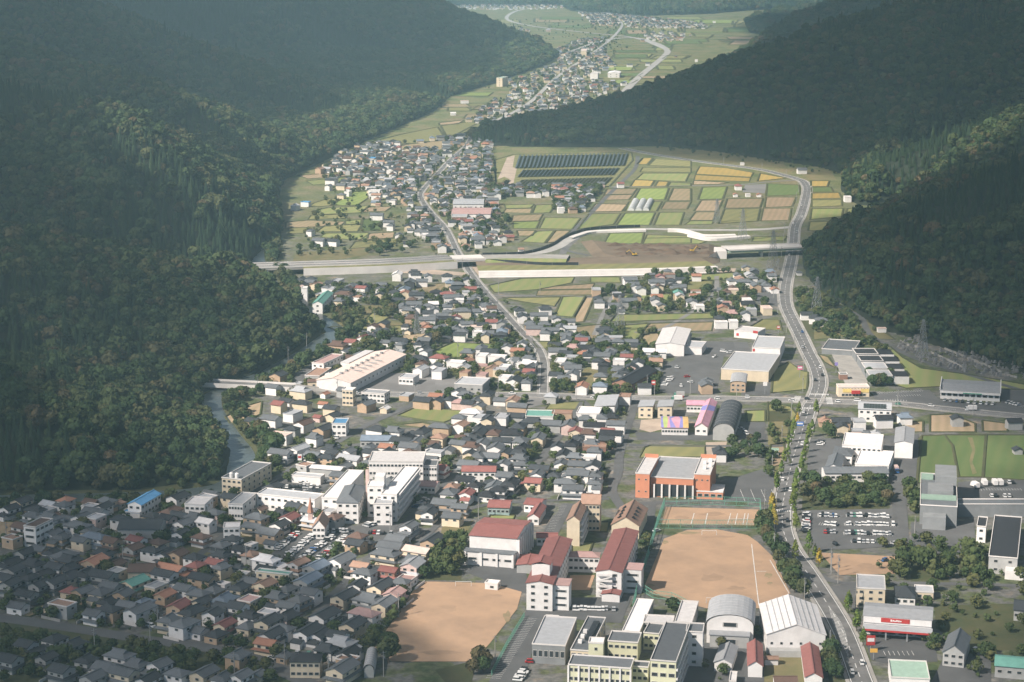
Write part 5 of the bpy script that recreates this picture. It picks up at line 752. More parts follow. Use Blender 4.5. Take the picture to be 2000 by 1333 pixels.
# ------------------------------------------------------------------ green mesh fences round the playing fields
def fence(lb, pts, h, cat='fence', step=6, n=5):
    path = []
    for a, b in zip(pts[:-1], pts[1:]):
        k = max(1, int((b - a).length / step)); path += [a.lerp(b, i / k) for i in range(k)]
    path.append(pts[-1]); f = obj('mesh_fence', None); tag(f, lb, cat, None)
    for p in path: part(f, MB().bar(p, p + Vector((0, 0, h)), .11), 'post', GREENF)
    for z in (0.1, h * .5, h - .08): part(f, MB().sweep(path, [(.09, z - .09), (.09, z + .09), (-.09, z + .09), (-.09, z - .09)], closed=True), 'rail', GREENF)
    g_ = MB()                                     # the netting: crossing wires
    for a, b in zip(path[:-1], path[1:]):
        for i in range(n):
            p = a.lerp(b, i / n); g_.bar(p + Vector((0, 0, .1)), a.lerp(b, (i + 1) / n) + Vector((0, 0, h)), .035, n=3); g_.bar(p + Vector((0, 0, h)), a.lerp(b, (i + 1) / n) + Vector((0, 0, .1)), .035, n=3)
    part(f, g_, 'netting', GREENF)
fence('tall green netting around the tennis court strip', [P(*q) for q in ((1282, 1032), (1298, 988), (1392, 986), (1484, 990), (1488, 1032), (1400, 1033), (1282, 1032))], 4.5)
fence('tall green netting along the school edge of the large sandy ground', [P(*q) for q in ((1282, 1034), (1266, 1090), (1246, 1150), (1236, 1195))], 4.5); fence('low green netting backstop at the near corner of the sandy ground', [P(*q) for q in ((1250, 1152), (1275, 1168), (1312, 1172), (1340, 1186))], 3.5)
fence('green fence above the long lane of parking bays', [P(*q) for q in ((1024, 1206), (990, 1262), (960, 1320))], 2.2); fence('green netting behind the bright rice field in town', [P(*q) for q in ((880, 662), (930, 666), (985, 671))], 3)

# ------------------------------------------------------------------ solar farm
def solar_bank(tile, TL, TR, BL, BR, n, nm):
    a, b, c, d = [TP(tile, *q) for q in (TL, TR, BL, BR)]
    for k in range(n):
        t = (k + .5) / n; p, q_ = c.lerp(d, t), a.lerp(b, t); ax_ = (q_ - p); L_ = ax_.length; ctr = (p + q_) / 2; rz = math.atan2(ax_.y, ax_.x); sp_ = min((d - c).length, (b - a).length) / n * abs(math.sin(rz)) * .52
        o = obj('solar_array', None, loc=ctr, rz=rz); tag(o, f'long dark solar array, {ORD[k]} from the left in the {nm} bank', 'solar array', 'solar arrays in three banks')
        part(o, MB().add([(-L_ / 2, -sp_ / 2, 2.4), (L_ / 2, -sp_ / 2, 2.4), (L_ / 2, sp_ / 2, .8), (-L_ / 2, sp_ / 2, .8), (-L_ / 2, -sp_ / 2, 2.3), (L_ / 2, -sp_ / 2, 2.3), (L_ / 2, sp_ / 2, .7), (-L_ / 2, sp_ / 2, .7)], [(0, 1, 2, 3), (7, 6, 5, 4), (0, 4, 5, 1), (2, 6, 7, 3)]), 'panel', SOLAR)
        lg = MB()
        for j in range(5):
            x = -L_ / 2 + L_ * (j + .5) / 5; lg.bar((x, -sp_ * .4, 0), (x, -sp_ * .4, 2.2), .08); lg.bar((x, sp_ * .4, 0), (x, sp_ * .4, .9), .08)
        part(o, lg, 'stand', STEEL)
ORD = ['first', 'second', 'third', 'fourth', 'fifth', 'sixth', 'seventh', 'eighth', 'ninth', 'tenth', 'eleventh', 'twelfth', 'thirteenth', 'fourteenth', 'fifteenth', 'sixteenth', 'seventeenth', 'eighteenth', 'nineteenth', 'twentieth'] + [f'{a}-{b}' for a in ('twenty', 'thirty', 'forty', 'fifty', 'sixty') for b in ('first', 'second', 'third', 'fourth', 'fifth', 'sixth', 'seventh', 'eighth', 'ninth', 'tenth')]
patch('grass_field', 'K', [(440, 620), (430, 420), (560, 380), (1420, 365), (1430, 420), (1260, 610), (560, 625)], FIELD['o'], 0.04)
patch('gravel_yard', 'K', [(450, 560), (520, 400), (575, 385), (560, 470), (590, 480), (560, 610), (520, 610), (540, 560), (500, 540)], GRAVEL, 0.12, False)
solar_bank('K', (600, 390), (1400, 376), (570, 482), (1370, 462), 27, 'far'); solar_bank('K', (630, 492), (1335, 478), (585, 546), (1290, 530), 25, 'middle'); solar_bank('K', (620, 562), (1285, 545), (560, 612), (1225, 602), 24, 'near'); solar_bank('K', (500, 565), (540, 565), (450, 615), (500, 615), 3, 'small')
# plastic tunnels
for k, x in enumerate((1432, 1487, 1540)):
    a, b = TP('K', x - 18, 785), TP('K', x + 18, 715); L_ = (b - a).length; o = obj('plastic_tunnel', None, loc=(a + b) / 2, rz=math.atan2((b - a).y, (b - a).x) - math.pi / 2); tag(o, f'pale plastic growing tunnel in the paddies, {ORD[k]} of three from the left', 'greenhouse', 'plastic tunnels')
    n = 8; part(o, MB().add([(3.6 * math.cos(math.pi * j / n), s_ * L_ / 2, 3.4 * math.sin(math.pi * j / n)) for s_ in (-1, 1) for j in range(n + 1)], [(j, j + 1, n + 2 + j, n + 1 + j)[::-1] for j in range(n)] + [tuple(range(n + 1)), tuple(range(2 * n + 1, n, -1))]), 'sheet', mat('plastic_sheet', (0.55, 0.56, 0.55), 0.4)); hp = MB()
    for i in range(7): 
        for j in range(n): hp.bar((3.65 * math.cos(math.pi * j / n), -L_ / 2 + L_ * i / 6, 3.45 * math.sin(math.pi * j / n)), (3.65 * math.cos(math.pi * (j + 1) / n), -L_ / 2 + L_ * i / 6, 3.45 * math.sin(math.pi * (j + 1) / n)), .1)
    part(o, hp, 'hoop', STEEL)
# cemetery
cem = obj('cemetery', None); tag(cem, 'hillside cemetery of small grey gravestones on low terraces by the wood', 'cemetery'); rc_ = random.Random(3); gsm = MB(); cnt = 0
stones = mesh('gravestone', *(lambda b: (b.v, b.f))(MB().box(-.55, -.55, 0, .55, .55, .4).box(-.3, -.3, .4, .3, .3, 1.7)), [STONE])
poly = [tp('F', *q) for q in ((840, 215), (980, 200), (1060, 300), (1160, 270), (1300, 300), (1480, 370), (1666, 400), (1666, 470), (1300, 430), (1000, 360), (860, 270))]
while cnt < 280:
    px, py = rc_.uniform(1745, 2005), rc_.uniform(660, 745)
    if not inpoly(px, py, poly): continue
    p = P(px, py); s_ = rc_.uniform(.8, 1.7); o = obj('gravestone', stones, cem, (p.x, p.y, zhill(p.x, p.y)), rc_.uniform(0, .5), (s_ * rc_.uniform(1, 2.4), s_, s_ * rc_.uniform(.6, 1))); cnt += 1
for q_ in (((1060, 300), (1160, 345), (1270, 400)), ((1150, 275), (1260, 320), (1400, 385)), ((1280, 330), (1400, 375), (1520, 430)), ((1470, 440), (1560, 450), (1620, 465)), ((860, 225), (900, 250), (980, 265))):
    pp = smooth_path([TP('F', *a) for a in q_], 3); part(cem, MB().sweep([Vector((p.x, p.y, zhill(p.x, p.y))) for p in pp], [(.3, -1), (.3, 1.3), (-.3, 1.3), (-.3, -1)]), 'terrace_wall', CONCD)
block_poly([(P(*q).x, P(*q).y) for q in poly])

# ------------------------------------------------------------------ pylons and poles
def pylon(px, py, h, lb, col=STEEL):
    p = P(px, py); o = obj('pylon', None, loc=(p.x, p.y, zhill(p.x, p.y)), rz=.4); tag(o, lb, 'pylon'); b = h * .11; lv = [0, .2, .38, .54, .68, .8, .9, 1]
    wd = [b * (1 - .9 * t) + .25 for t in lv]; leg = MB(); br_ = MB(); r = .16
    for i in range(len(lv) - 1):
        cs_ = [[(sx * wd[j], sy * wd[j], h * lv[j]) for sx, sy in ((-1, -1), (1, -1), (1, 1), (-1, 1))] for j in (i, i + 1)]
        for k in range(4):
            leg.bar(cs_[0][k], cs_[1][k], r); br_.bar(cs_[0][k], cs_[1][(k + 1) % 4], r * .6); br_.bar(cs_[0][(k + 1) % 4], cs_[1][k], r * .6); br_.bar(cs_[1][k], cs_[1][(k + 1) % 4], r * .6)
    part(o, leg, 'leg_frame', col); part(o, br_, 'bracing', col)
    for t, L_ in ((.74, .17), (.84, .15), (.93, .12)): part(o, MB().bar((-h * L_, 0, h * t), (h * L_, 0, h * t), .14).bar((-h * L_, 0, h * t), (0, 0, h * (t + .05)), .1).bar((h * L_, 0, h * t), (0, 0, h * (t + .05)), .1), 'arm', col)
    block_rect(p.x, p.y, 0, 3, 3)
for a in ((1801, 699, 27, 'lattice pylon above the cemetery'), (1210, 647, 27, 'lattice pylon beside the stubble field in the middle of town'), (1509, 526, 34, 'lattice pylon in front of the green girder bridge'), (1450, 470, 30, 'lattice pylon behind the green girder bridge'), (814, 653, 17, 'small lattice pylon beside the trees of the mid town'), (1595, 605, 26, 'lattice pylon at the foot of the dark wooded slope'), (1400, 435, 24, 'lattice pylon among the stubble fields')): pylon(*a)
POLE_ME = MB().bar((0, 0, 0), (0, 0, 11), .2, n=6, r2=.13).me('pole', [POLE]); ARM_ME = MB().bar((-1.1, 0, 10.2), (1.1, 0, 10.2), .09).bar((-.8, 0, 9.3), (.8, 0, 9.3), .08).box(.2, -.3, 7.8, .7, .3, 8.8).me('crossarm', [STEEL])
def upole(p, lb, rz=.5):
    o = obj('utility_pole', None, loc=p, rz=rz); tag(o, lb, 'utility pole', 'utility poles'); obj('pole', POLE_ME, o); obj('crossarm', ARM_ME, o)
for nm, path, step, off in (('main road', MAINP, 62, 9.2), ('cross road', EWP, 48, -8.2), ('town street', STNP, 40, 5.2)):
    acc = 0; k = 0
    for a, b in zip(path[:-1], path[1:]):
        acc += (b - a).length
        if acc > step and k < 26 and abs(b.x / b.y) < .26: acc = 0; n = (b - a).normalized(); upole(b + Vector((-n.y, n.x, 0)) * off, f'grey utility pole beside the {nm}, {ORD[k]} from its near end' if nm != 'cross road' else f'grey utility pole on the cross road verge, {ORD[k]} from the river bridge', random.random() * 3); k += 1
PO = []
for k, (t, x, y) in enumerate((('B', 250, 650), ('B', 480, 1230), ('B', 745, 1330), ('B', 1075, 1300), ('B', 1165, 940), ('B', 1115, 430), ('B', 180, 1310), ('A', 40, 500), ('A', 1410, 1310), ('A', 740, 640), ('A', 950, 1020), ('A', 905, 1130), ('C', 360, 1200), ('C', 260, 350), ('D', 1300, 660), ('D', 1345, 700), ('E', 380, 680), ('E', 420, 740), ('E', 525, 900), ('E', 880, 460), ('G', 1270, 450), ('G', 710, 690), ('G', 830, 600), ('H', 745, 250), ('H', 1015, 250), ('H', 480, 660), ('I', 380, 880), ('I', 660, 900), ('I', 840, 320), ('A', 1480, 640), ('A', 570, 1160))):
    p = TP(t, x, y)
    if not blocked(p.x, p.y, .3, False, False): PO.append((tp(t, x, y)[0], p))

for k, (_, p) in enumerate(sorted(PO, key=lambda a: a[0])): upole(p, f'grey utility pole away from the big roads, {ORD[k]} such pole from the left')
# ------------------------------------------------------------------ houses
HS = {'A': """130,250,nd 200,275,nd 60,290,nd 390,270,ngw 410,335,ngw 480,330,ng 570,315,lg 640,250,ngt 690,245,ngc 550,250,nbt 975,195,nrt 1070,230,ldw 1140,195,ldw 1080,330,ndt 1210,160,lgt 1360,165,ldt 200,330,ngw 270,450,ng 320,440,ng 370,460,ng 240,540,ng 330,530,ngg 450,450,ng 570,465,lsw 390,570,lgg 1000,400,ldw 700,430,lmc 820,420,lbw 690,520,lbg 800,530,nbg 910,545,ndw 1000,560,ndw 1070,565,nbt 1170,590,ndw 1090,440,ndw 1210,460,nbw 1240,375,nww 1310,395,ndw 1400,470,ndw 1330,515,ngk 1250,500,ngw 1180,635,nrt 570,615,lot 620,700,ldg 520,690,ndg 420,645,ndt 340,640,ndw 270,660,ndg 180,705,ndg 330,735,ndg 420,700,ldc 500,785,ngt 610,795,ngc 740,805,ngt 810,730,ltc 650,850,ndt 990,805,not 990,690,ldw 1080,690,ngc 1220,710,ldt 1330,645,ngc 1110,775,ngw 1050,745,sww 1210,855,ndc 1350,835,lsw 1280,925,ndw 1340,875,ndc 1430,885,ndw 840,905,lgw 770,875,ngw 590,960,ndt 660,900,ndt 1020,965,ngc 1110,990,lgw 1180,1000,ngw 1280,1055,ndc 1400,1065,ndw 1490,1120,npw 1500,705,ngc 1440,765,ndc 1500,835,npc 1500,935,ndw 240,750,ndg 160,800,ndg 60,745,ndg 40,870,ndg 80,660,ndg 60,595,ndg 150,555,ndg 200,625,ndg 330,1075,ndw 450,1100,ndg 280,1185,ndg 160,1110,ndg 720,1180,lgw 820,1225,ngw 960,1235,ngw 740,1285,lgc 1070,1285,ngw 1230,1285,lgc 520,1205,ndg 640,1245,ngw 370,1265,ndg 1340,1310,ngw 1450,1300,ngw 60,1200,ndg 890,1310,ndw 560,1300,ngg""",
'B': """80,170,lgt 160,165,ldt 240,135,ngw 480,85,ndw 590,115,ndw 540,275,ndc 310,350,lgt 290,395,ngc 450,385,ndw 510,345,nrw 585,385,nrw 810,365,ldg 390,440,lgt 160,475,ndw 280,485,sww 370,605,lww 440,640,sww 260,715,ngc 220,755,ndc 100,645,ngc 110,720,sww 290,815,lpc 120,885,ndc 190,890,ndw 40,925,ndw 270,925,ngc 260,975,ngc 380,975,ldc 400,1045,ldw 330,990,ngc 500,935,ldp 600,905,ldk 570,835,ngt 640,800,ngw 430,825,ngt 500,770,ngw 670,640,lsg 620,720,lsg 820,605,lgw 840,640,not 850,660,ngw 770,745,llg 910,495,ndt 920,455,nbw 960,540,ldk 1010,485,ndb 1120,525,lgw 1090,565,lgc 1120,605,nsw 1010,645,ndc 1110,665,nrb 1250,635,llp 1280,550,lcc 1270,595,ngt 1230,510,ndw 1290,455,ndw 1370,480,ldt 1420,285,lgt 1490,335,ngc 1350,320,ndw 1210,695,npw 1180,735,ngw 1060,755,ldc 920,755,ndw 880,745,ndw 840,815,ldc 990,835,lgg 1080,865,lgc 1140,800,npp 960,925,lpw 720,930,ldw 730,965,noc 760,995,ngg 620,1035,ldw 690,1045,ndw 890,985,ldc 800,1055,ndw 820,1095,lln 300,1120,lpw 860,1195,nmt 830,1255,lgc 60,1065,ndw 170,1085,ngw 40,1295,ngg 1230,400,ngw 1310,390,ndw 720,860,ndw 500,870,ngw 130,1290,ngg 250,1280,ngg 940,640,nmg 1180,445,ngw 1250,390,ngt 880,910,ngw 470,1010,ngw 200,1180,ngt""",
'C': """410,25,ngw 600,20,ngw 615,80,ngw 715,75,ndw 860,80,lgw 830,175,lgw 780,135,lgw 950,35,ldw 420,95,ngw 180,115,nkw 340,135,ndw 60,65,nlw 450,145,lkw 240,155,nkw 60,265,lgt 150,285,ngt 90,335,ngw 1085,135,lgw 700,925,sww 345,712,sww 380,180,nkw 310,190,nkw 520,20,ngw 760,20,ngw""",
'F': """250,45,ndw 300,70,ndw 345,85,ngw 550,130,sgw 740,125,scw 470,745,ldt 515,735,ndt 480,785,ndc 370,725,nmt 590,745,nlw 585,790,nlp 750,735,lkw 700,800,slw 890,715,nsw 1230,725,ndg 1600,745,nkg 1625,905,sdg 40,910,sng 640,800,sgw""",
'G': """670,180,ngw 800,155,ndw 860,150,ndw 810,192,ndp 600,195,ndw 1030,165,llw 1090,222,ndt 1420,125,lww 1530,112,ndw 1500,175,lgk 1580,165,ngw 1620,132,ngw 1470,245,noc 1580,285,ndw 1460,325,lgw 1550,345,ngw 1620,325,ngw 1620,375,ndw 1650,405,ngw 1320,495,ldp 1200,535,nrw 1120,560,nrw 1270,525,ndw 1000,575,lgw 905,605,ngw 980,615,ndc 1150,600,ndw 1080,625,ngw 670,682,nrw 765,665,lgw 640,705,ndc 590,745,ngw 530,790,nrt 600,765,ngw 650,972,nrc 700,945,ndw 800,965,ldc 740,1025,llw 940,945,sow 990,995,ndc 1000,1025,ndc 905,1032,srp 1220,965,lgt 1340,975,swc 1590,945,ldt 1190,1065,lww 600,1065,lgw 480,1075,ndt 460,1112,ndt 810,1095,lbw 660,1172,lcw 735,1132,ndg 880,1185,ngw 940,1125,ldt 980,1185,nsg 780,1262,llw 660,1290,lgw 590,1305,ngw 1450,1205,ldw 1580,1155,ldw 1500,1245,lgw 1290,1140,ldw 560,1150,sww 1040,380,sgw""",
'H': """210,122,ndw 160,172,ngk 250,162,ngk 410,135,ndw 480,192,lgk 570,205,ntc 540,155,ndw 130,252,noc 250,285,ndw 420,232,swc 490,262,ngw 490,292,nww 560,302,ndt 600,268,ngw 640,305,ndw 320,312,nww 130,335,lgw 210,352,ngw 330,352,ngw 280,372,ngw 415,332,lgw 510,365,lgc 380,392,ngw 600,362,ngw 650,345,scw 330,412,ngw 470,402,nrw 480,432,ndw 540,442,ngw 280,462,now 600,462,ncw 640,452,ndw 690,392,ndw 700,432,nrw 470,472,ngw 510,492,ngw 620,502,nww 680,502,ngw 770,495,lst 880,352,ndw 900,395,ldw 1050,345,ndw 1010,392,lgw 1120,412,ngw 1205,412,ngw 950,445,ngt 980,475,lgp 1080,492,lgw 1150,468,lgw 1185,552,lgw 1285,556,nrp 1110,582,ndw 1130,622,lgw 1150,692,lww 1230,602,npt 1330,645,ldw 1370,622,ndw 1420,652,lgw 1430,545,lgc 1460,522,ndw 1520,562,ngw 1480,622,ngw 1570,632,ngt 1530,685,nww 1430,712,nkk 1230,735,lgw 1230,768,lgw 1120,775,ndw 1100,855,sot 1290,852,low 1560,762,ndw 900,572,ngw 800,592,ngw 870,622,not 920,612,ngc 640,655,lww 740,662,lww 820,685,nww 640,702,npt 700,735,nmt 790,722,nww 860,685,ngw 910,692,nww 950,705,nww 880,745,ndw 640,772,npp 790,795,nww 850,815,ldw 930,825,ngw 960,775,ndw 230,672,ldg 360,672,lrw 240,742,llw 360,752,llw 470,702,lww 530,762,nmt 350,945,ndt 430,935,ndw 530,902,ngw 490,955,npp 550,965,ndp 600,925,ngw 620,985,ngc 840,945,lmc 870,985,lgt 670,1035,ndc 570,1025,lww 680,1072,ndc 770,1055,llw 860,1045,ldg 500,1105,nmw 1160,1032,lmt 970,1085,ldg 1090,1095,lgg 1200,1105,lgp 990,1135,ndw 880,1115,ldt 1310,1065,ngw 1420,1055,ngw 1370,1105,lkw 1510,1105,lgw 1480,1165,lkw 1450,1195,ndb 1370,1245,lmb 1220,1235,lkg 1330,1312,nww 1170,1292,lkg 1010,1245,nww 980,1292,nkg 890,1205,lgw 830,1165,lkg 770,1205,ldw 730,1255,lgw 640,1222,lgw 560,1272,ndc 540,1205,ndw 620,1155,ldk 730,1135,lkt 900,1262,lkg 620,1312,lgw 790,1285,ndt 700,1312,ngw 240,1155,lkw 150,1192,lkw 60,1145,lgw 1050,1200,ngw 1100,1150,ndw""",
'I': """270,162,lgw 300,202,ngw 440,172,lgw 465,137,nrp 430,212,ngw 590,202,lgw 595,142,ndw 580,245,ntt 260,295,lgg 430,292,lgw 120,242,lgw 70,302,ngw 60,382,lgw 690,248,nop 670,302,lgw 740,292,ngw 720,325,nww 860,432,nww 940,432,nww 930,372,npt 900,312,npc 870,342,not 1020,382,ngw 1030,288,lww 1155,342,lcc 930,162,ngw 1010,172,lgw 1070,147,ngw 1150,192,lgw 1210,207,now 1190,132,ngw 940,222,ncc 1370,92,sgw 90,562,lgc 120,522,ndw 190,562,lgw 240,622,ngt 210,682,nww 130,642,lgg 90,712,nkk 390,622,nww 460,622,nww 320,702,ldw 230,755,ndw 760,845,lgt 770,802,ngw 850,1275,ldw 1180,1245,nlg 640,500,sgw 600,140,sgw 690,1190,sww""",
'J': """640,1005,lgw 740,1005,ldw 580,935,ngw 1145,870,lgw 1160,895,ngw 1220,950,ngw 1410,965,lww 1060,820,lgw 1045,645,lww 1400,840,nmc 1370,880,ngw 1070,725,smt 545,725,nuw 470,750,nww 1160,490,lgw 1030,410,luc 850,650,nww 710,610,ngw 1530,1050,lgw 1280,1010,ndw""",
'K': """1375,540,lop 1340,590,nrw 900,740,ngw 905,770,nww 990,740,lgg 1060,760,nsw 740,660,ngw 800,650,ngw 860,630,npp 915,640,lpw 690,660,nmw 640,635,ngw 450,670,lgw 540,640,ngw 370,660,ngp 1050,605,nob 970,660,ngw 1090,640,ndw 1130,620,ndw 450,1000,ngw 240,860,nrw 180,860,nrw 620,1050,smw""",
'L': """710,605,lrw 690,655,sow 780,655,sww 860,655,sow 1170,490,lgw 1440,435,lgw 1500,690,nww 740,430,sww 1150,1210,sww""",
'M': """160,10,lww 260,70,lww 930,50,lww 1580,70,lww 1620,60,lww 1780,170,nww 1915,155,nww 1280,330,lgw 1085,235,llp 690,350,nww 430,790,lcw 340,880,nww 1270,740,nww 1860,500,ngw 1720,510,lgw 790,770,nww 1260,820,nop 1160,855,nrw 1290,630,nww 560,970,nww 600,970,nww 670,930,nob 790,1000,nmt""",
'N': """580,170,nww 720,150,nww 1180,170,nww 880,435,ngb 1500,110,nww 1040,470,nww 950,165,nww 1000,165,nww"""}
def street_angle(px, py):
    """how the plots lie: ridge direction in plan"""
    def seg(v, pts):
        for (a, b), (c, d) in zip(pts[:-1], pts[1:]):
            if v <= c: return b + (d - b) * max(0, (v - a)) / (c - a)
        return pts[-1][1]
    near = seg(px, [(0, 60), (700, 63), (950, 74), (1250, 84), (1600, 90), (2000, 92)]); far = seg(px, [(500, 66), (700, 72), (850, 96), (1100, 98), (1300, 92), (1600, 90)])
    t = max(0, min(1, (720 - py) / 140)); return R(near * (1 - t) + far * t)
rh = random.Random(11); SPEC = []
SIZE = dict(s=(5.6, 4.4, 2.8, 1), n=(8.5, 6.5, 5.1, 2), l=(11.9, 7.3, 5.4, 2))
LOTS = [[(TP('B', *q).x, TP('B', *q).y) for q in l] for l in ([(420, 555), (560, 440), (640, 430), (880, 420), (860, 470), (720, 600), (480, 595)], [(410, 150), (560, 120), (760, 120), (690, 200), (480, 200)])]
def try_house(x, y, code, px, py, force=False):
    sz, rc = code[0], code[1]; wc = code[2] if len(code) > 2 else rh.choice('wwcctg')
    w, d, h, st = SIZE[sz]; k = rh.uniform(.86, 1.12); w *= k; d *= rh.uniform(.88, 1.12); h *= rh.uniform(.9, 1.08)
    if sz == 'n' and rh.random() < .18: h, st = 3.3, 1
    rz = street_angle(px, py) + R(rh.gauss(0, 3)) + (math.pi / 2 if rh.random() < .5 else 0)
    if any(inpoly(x, y + o_, lp) for lp in LOTS for o_ in (-3, 4, 11)): return False
    if blocked(x, y, (0.1 if force else .38) * min(w, d), polys=not force, paths=True): return False
    block_rect(x, y, rz, w / 2 + .2, d / 2 + .2)
    ty = 'flat' if (rc in 'lwcun' and rh.random() < .75) or (rc in 'mp' and rh.random() < .25) else rh.choices(('gable', 'hip', 'irimoya'), (.58, .2, .22))[0]
    if rc in 'rot' and ty == 'irimoya': ty = 'gable'
    SPEC.append(dict(x=x, y=y, w=w, d=d, h=h, st=st, rz=rz, rc=rc, wc=wc, ty=ty, px=px, py=py, sz=sz, listed=force)); return True
for t, s_ in HS.items():
    for e in s_.split():
        x, y, code = e.split(','); px, py = tp(t, float(x), float(y)); p = P(px, py, 4.5)
        try_house(p.x, p.y, code, px, py, True)
TOWN = [([(0, 1000), (160, 985), (480, 960), (560, 910), (640, 880), (760, 860), (900, 830), (1240, 800), (1200, 960), (1100, 960), (900, 1000), (830, 1130), (720, 1280), (640, 1333), (0, 1333)], 11.5), ([(510, 760), (560, 790), (760, 770), (820, 800), (1240, 790), (1240, 700), (1060, 640), (920, 548), (870, 562), (700, 566), (580, 560), (700, 650), (640, 690), (520, 730)], 14.5), ([(1060, 640), (1290, 640), (1290, 770), (1080, 770)], 15.5), ([(1160, 575), (1300, 530), (1520, 535), (1500, 600), (1420, 650), (1390, 620), (1180, 620)], 17),
        ([(700, 290), (800, 275), (900, 270), (930, 255), (960, 285), (960, 380), (1000, 470), (900, 495), (840, 490), (780, 440), (830, 400), (740, 385), (650, 370), (620, 340), (650, 310)], 13.5), ([(950, 365), (1180, 366), (1130, 420), (1080, 410), (1080, 380), (960, 388)], 13.0), ([(910, 240), (960, 200), (1080, 165), (1160, 160), (1230, 165), (1110, 215), (1010, 245), (960, 255)], 20), ([(980, 165), (1080, 130), (1120, 90), (1180, 95), (1200, 130), (1130, 165), (1000, 185)], 21), ([(1060, 110), (1130, 80), (1190, 75), (1180, 110)], 21), ([(1130, 25), (1210, 30), (1310, 40), (1380, 48), (1380, 58), (1240, 55), (1160, 50)], 20), ([(820, 8), (1100, 8), (1100, 18), (1000, 20), (840, 20)], 24), ([(970, 52), (1000, 55), (1040, 62), (1010, 70)], 22), ([(1280, 62), (1350, 70), (1330, 82), (1240, 82)], 24), ([(640, 390), (760, 375), (840, 395), (850, 420), (800, 415)], 18), ([(560, 560), (700, 560), (680, 600), (610, 605)], 19)]
for poly, step in TOWN:
    wp = [P(*q) for q in poly]; x0, x1 = min(p.x for p in wp), max(p.x for p in wp); y0, y1 = min(p.y for p in wp), max(p.y for p in wp); wq = [(p.x, p.y) for p in wp]
    y = y0
    while y < y1:
        x = x0
        while x < x1:
            xx, yy = x + rh.uniform(-.3, .3) * step, y + rh.uniform(-.3, .3) * step; x += step
            if not inpoly(xx, yy, wq) or rh.random() < .08: continue
            sc_ = (yy * CP + CAM_H * SP); px = 1000 + FOC * xx / sc_; py = 666.5 + FOC * (CAM_H * CP - yy * SP) / sc_
            if abs(px - 1000) > 1060 or py > 1390: continue
            try_house(xx, yy, rh.choices('nnnsl', (4, 4, 3, 2, 2))[0] + rh.choices('dgkbrolsm', (24, 36, 4, 11, 3, 2, 9, 4, 5))[0] + rh.choices('wctgpk', (44, 24, 13, 12, 4, 3))[0], px, py)
        y += step
SPEC.sort(key=lambda s: s['y'])
NH = 290
def spec_roof(s):
    ww = s['d']; rise = {'gable': .42, 'hip': .46, 'irimoya': .55, 'flat': 0}[s['ty']] * ww / 2
    return roof_mesh(s['w'], s['d'], s['h'], s['ty'], 'x', rise, .65), wall_mesh(s['w'], s['d'], s['h'], s['ty'] if s['ty'] == 'gable' else 'hip', 'x', rise, None)
def near_land(x, y):
    best = None
    for ph, lx, ly in LAND:
        d = math.hypot(x - lx, (y - ly) * .8)
        if best is None or d < best[0]: best = (d, ph, lx, ly)
    _, ph, lx, ly = best; dx, dy = x - lx, y - ly
    rel = ('left of' if dx < 0 else 'right of') if abs(dx) > abs(dy) * .6 else ('beyond' if dy > 0 else 'this side of')
    return rel, ph, best[0]
keys = {}
for s in SPEC[:NH]:
    rel, ph, dist = near_land(s['x'], s['y']); s['key'] = (WALLW[s['wc']], ROOFW[s['rc']], 'flat' if s['ty'] == 'flat' else '', rel, ph); s['dist'] = dist; keys.setdefault(s['key'], []).append(s)
for k, l in keys.items():
    l.sort(key=lambda s: s['dist'])
    for i, s in enumerate(l):
        a = f"{k[0]} house with {k[1]}{' flat' if k[2] else ''} roof"; s['label'] = f"{a}, {ORD[i] + ' ' if len(l) > 1 else ''}{k[3]} the {k[4]}"
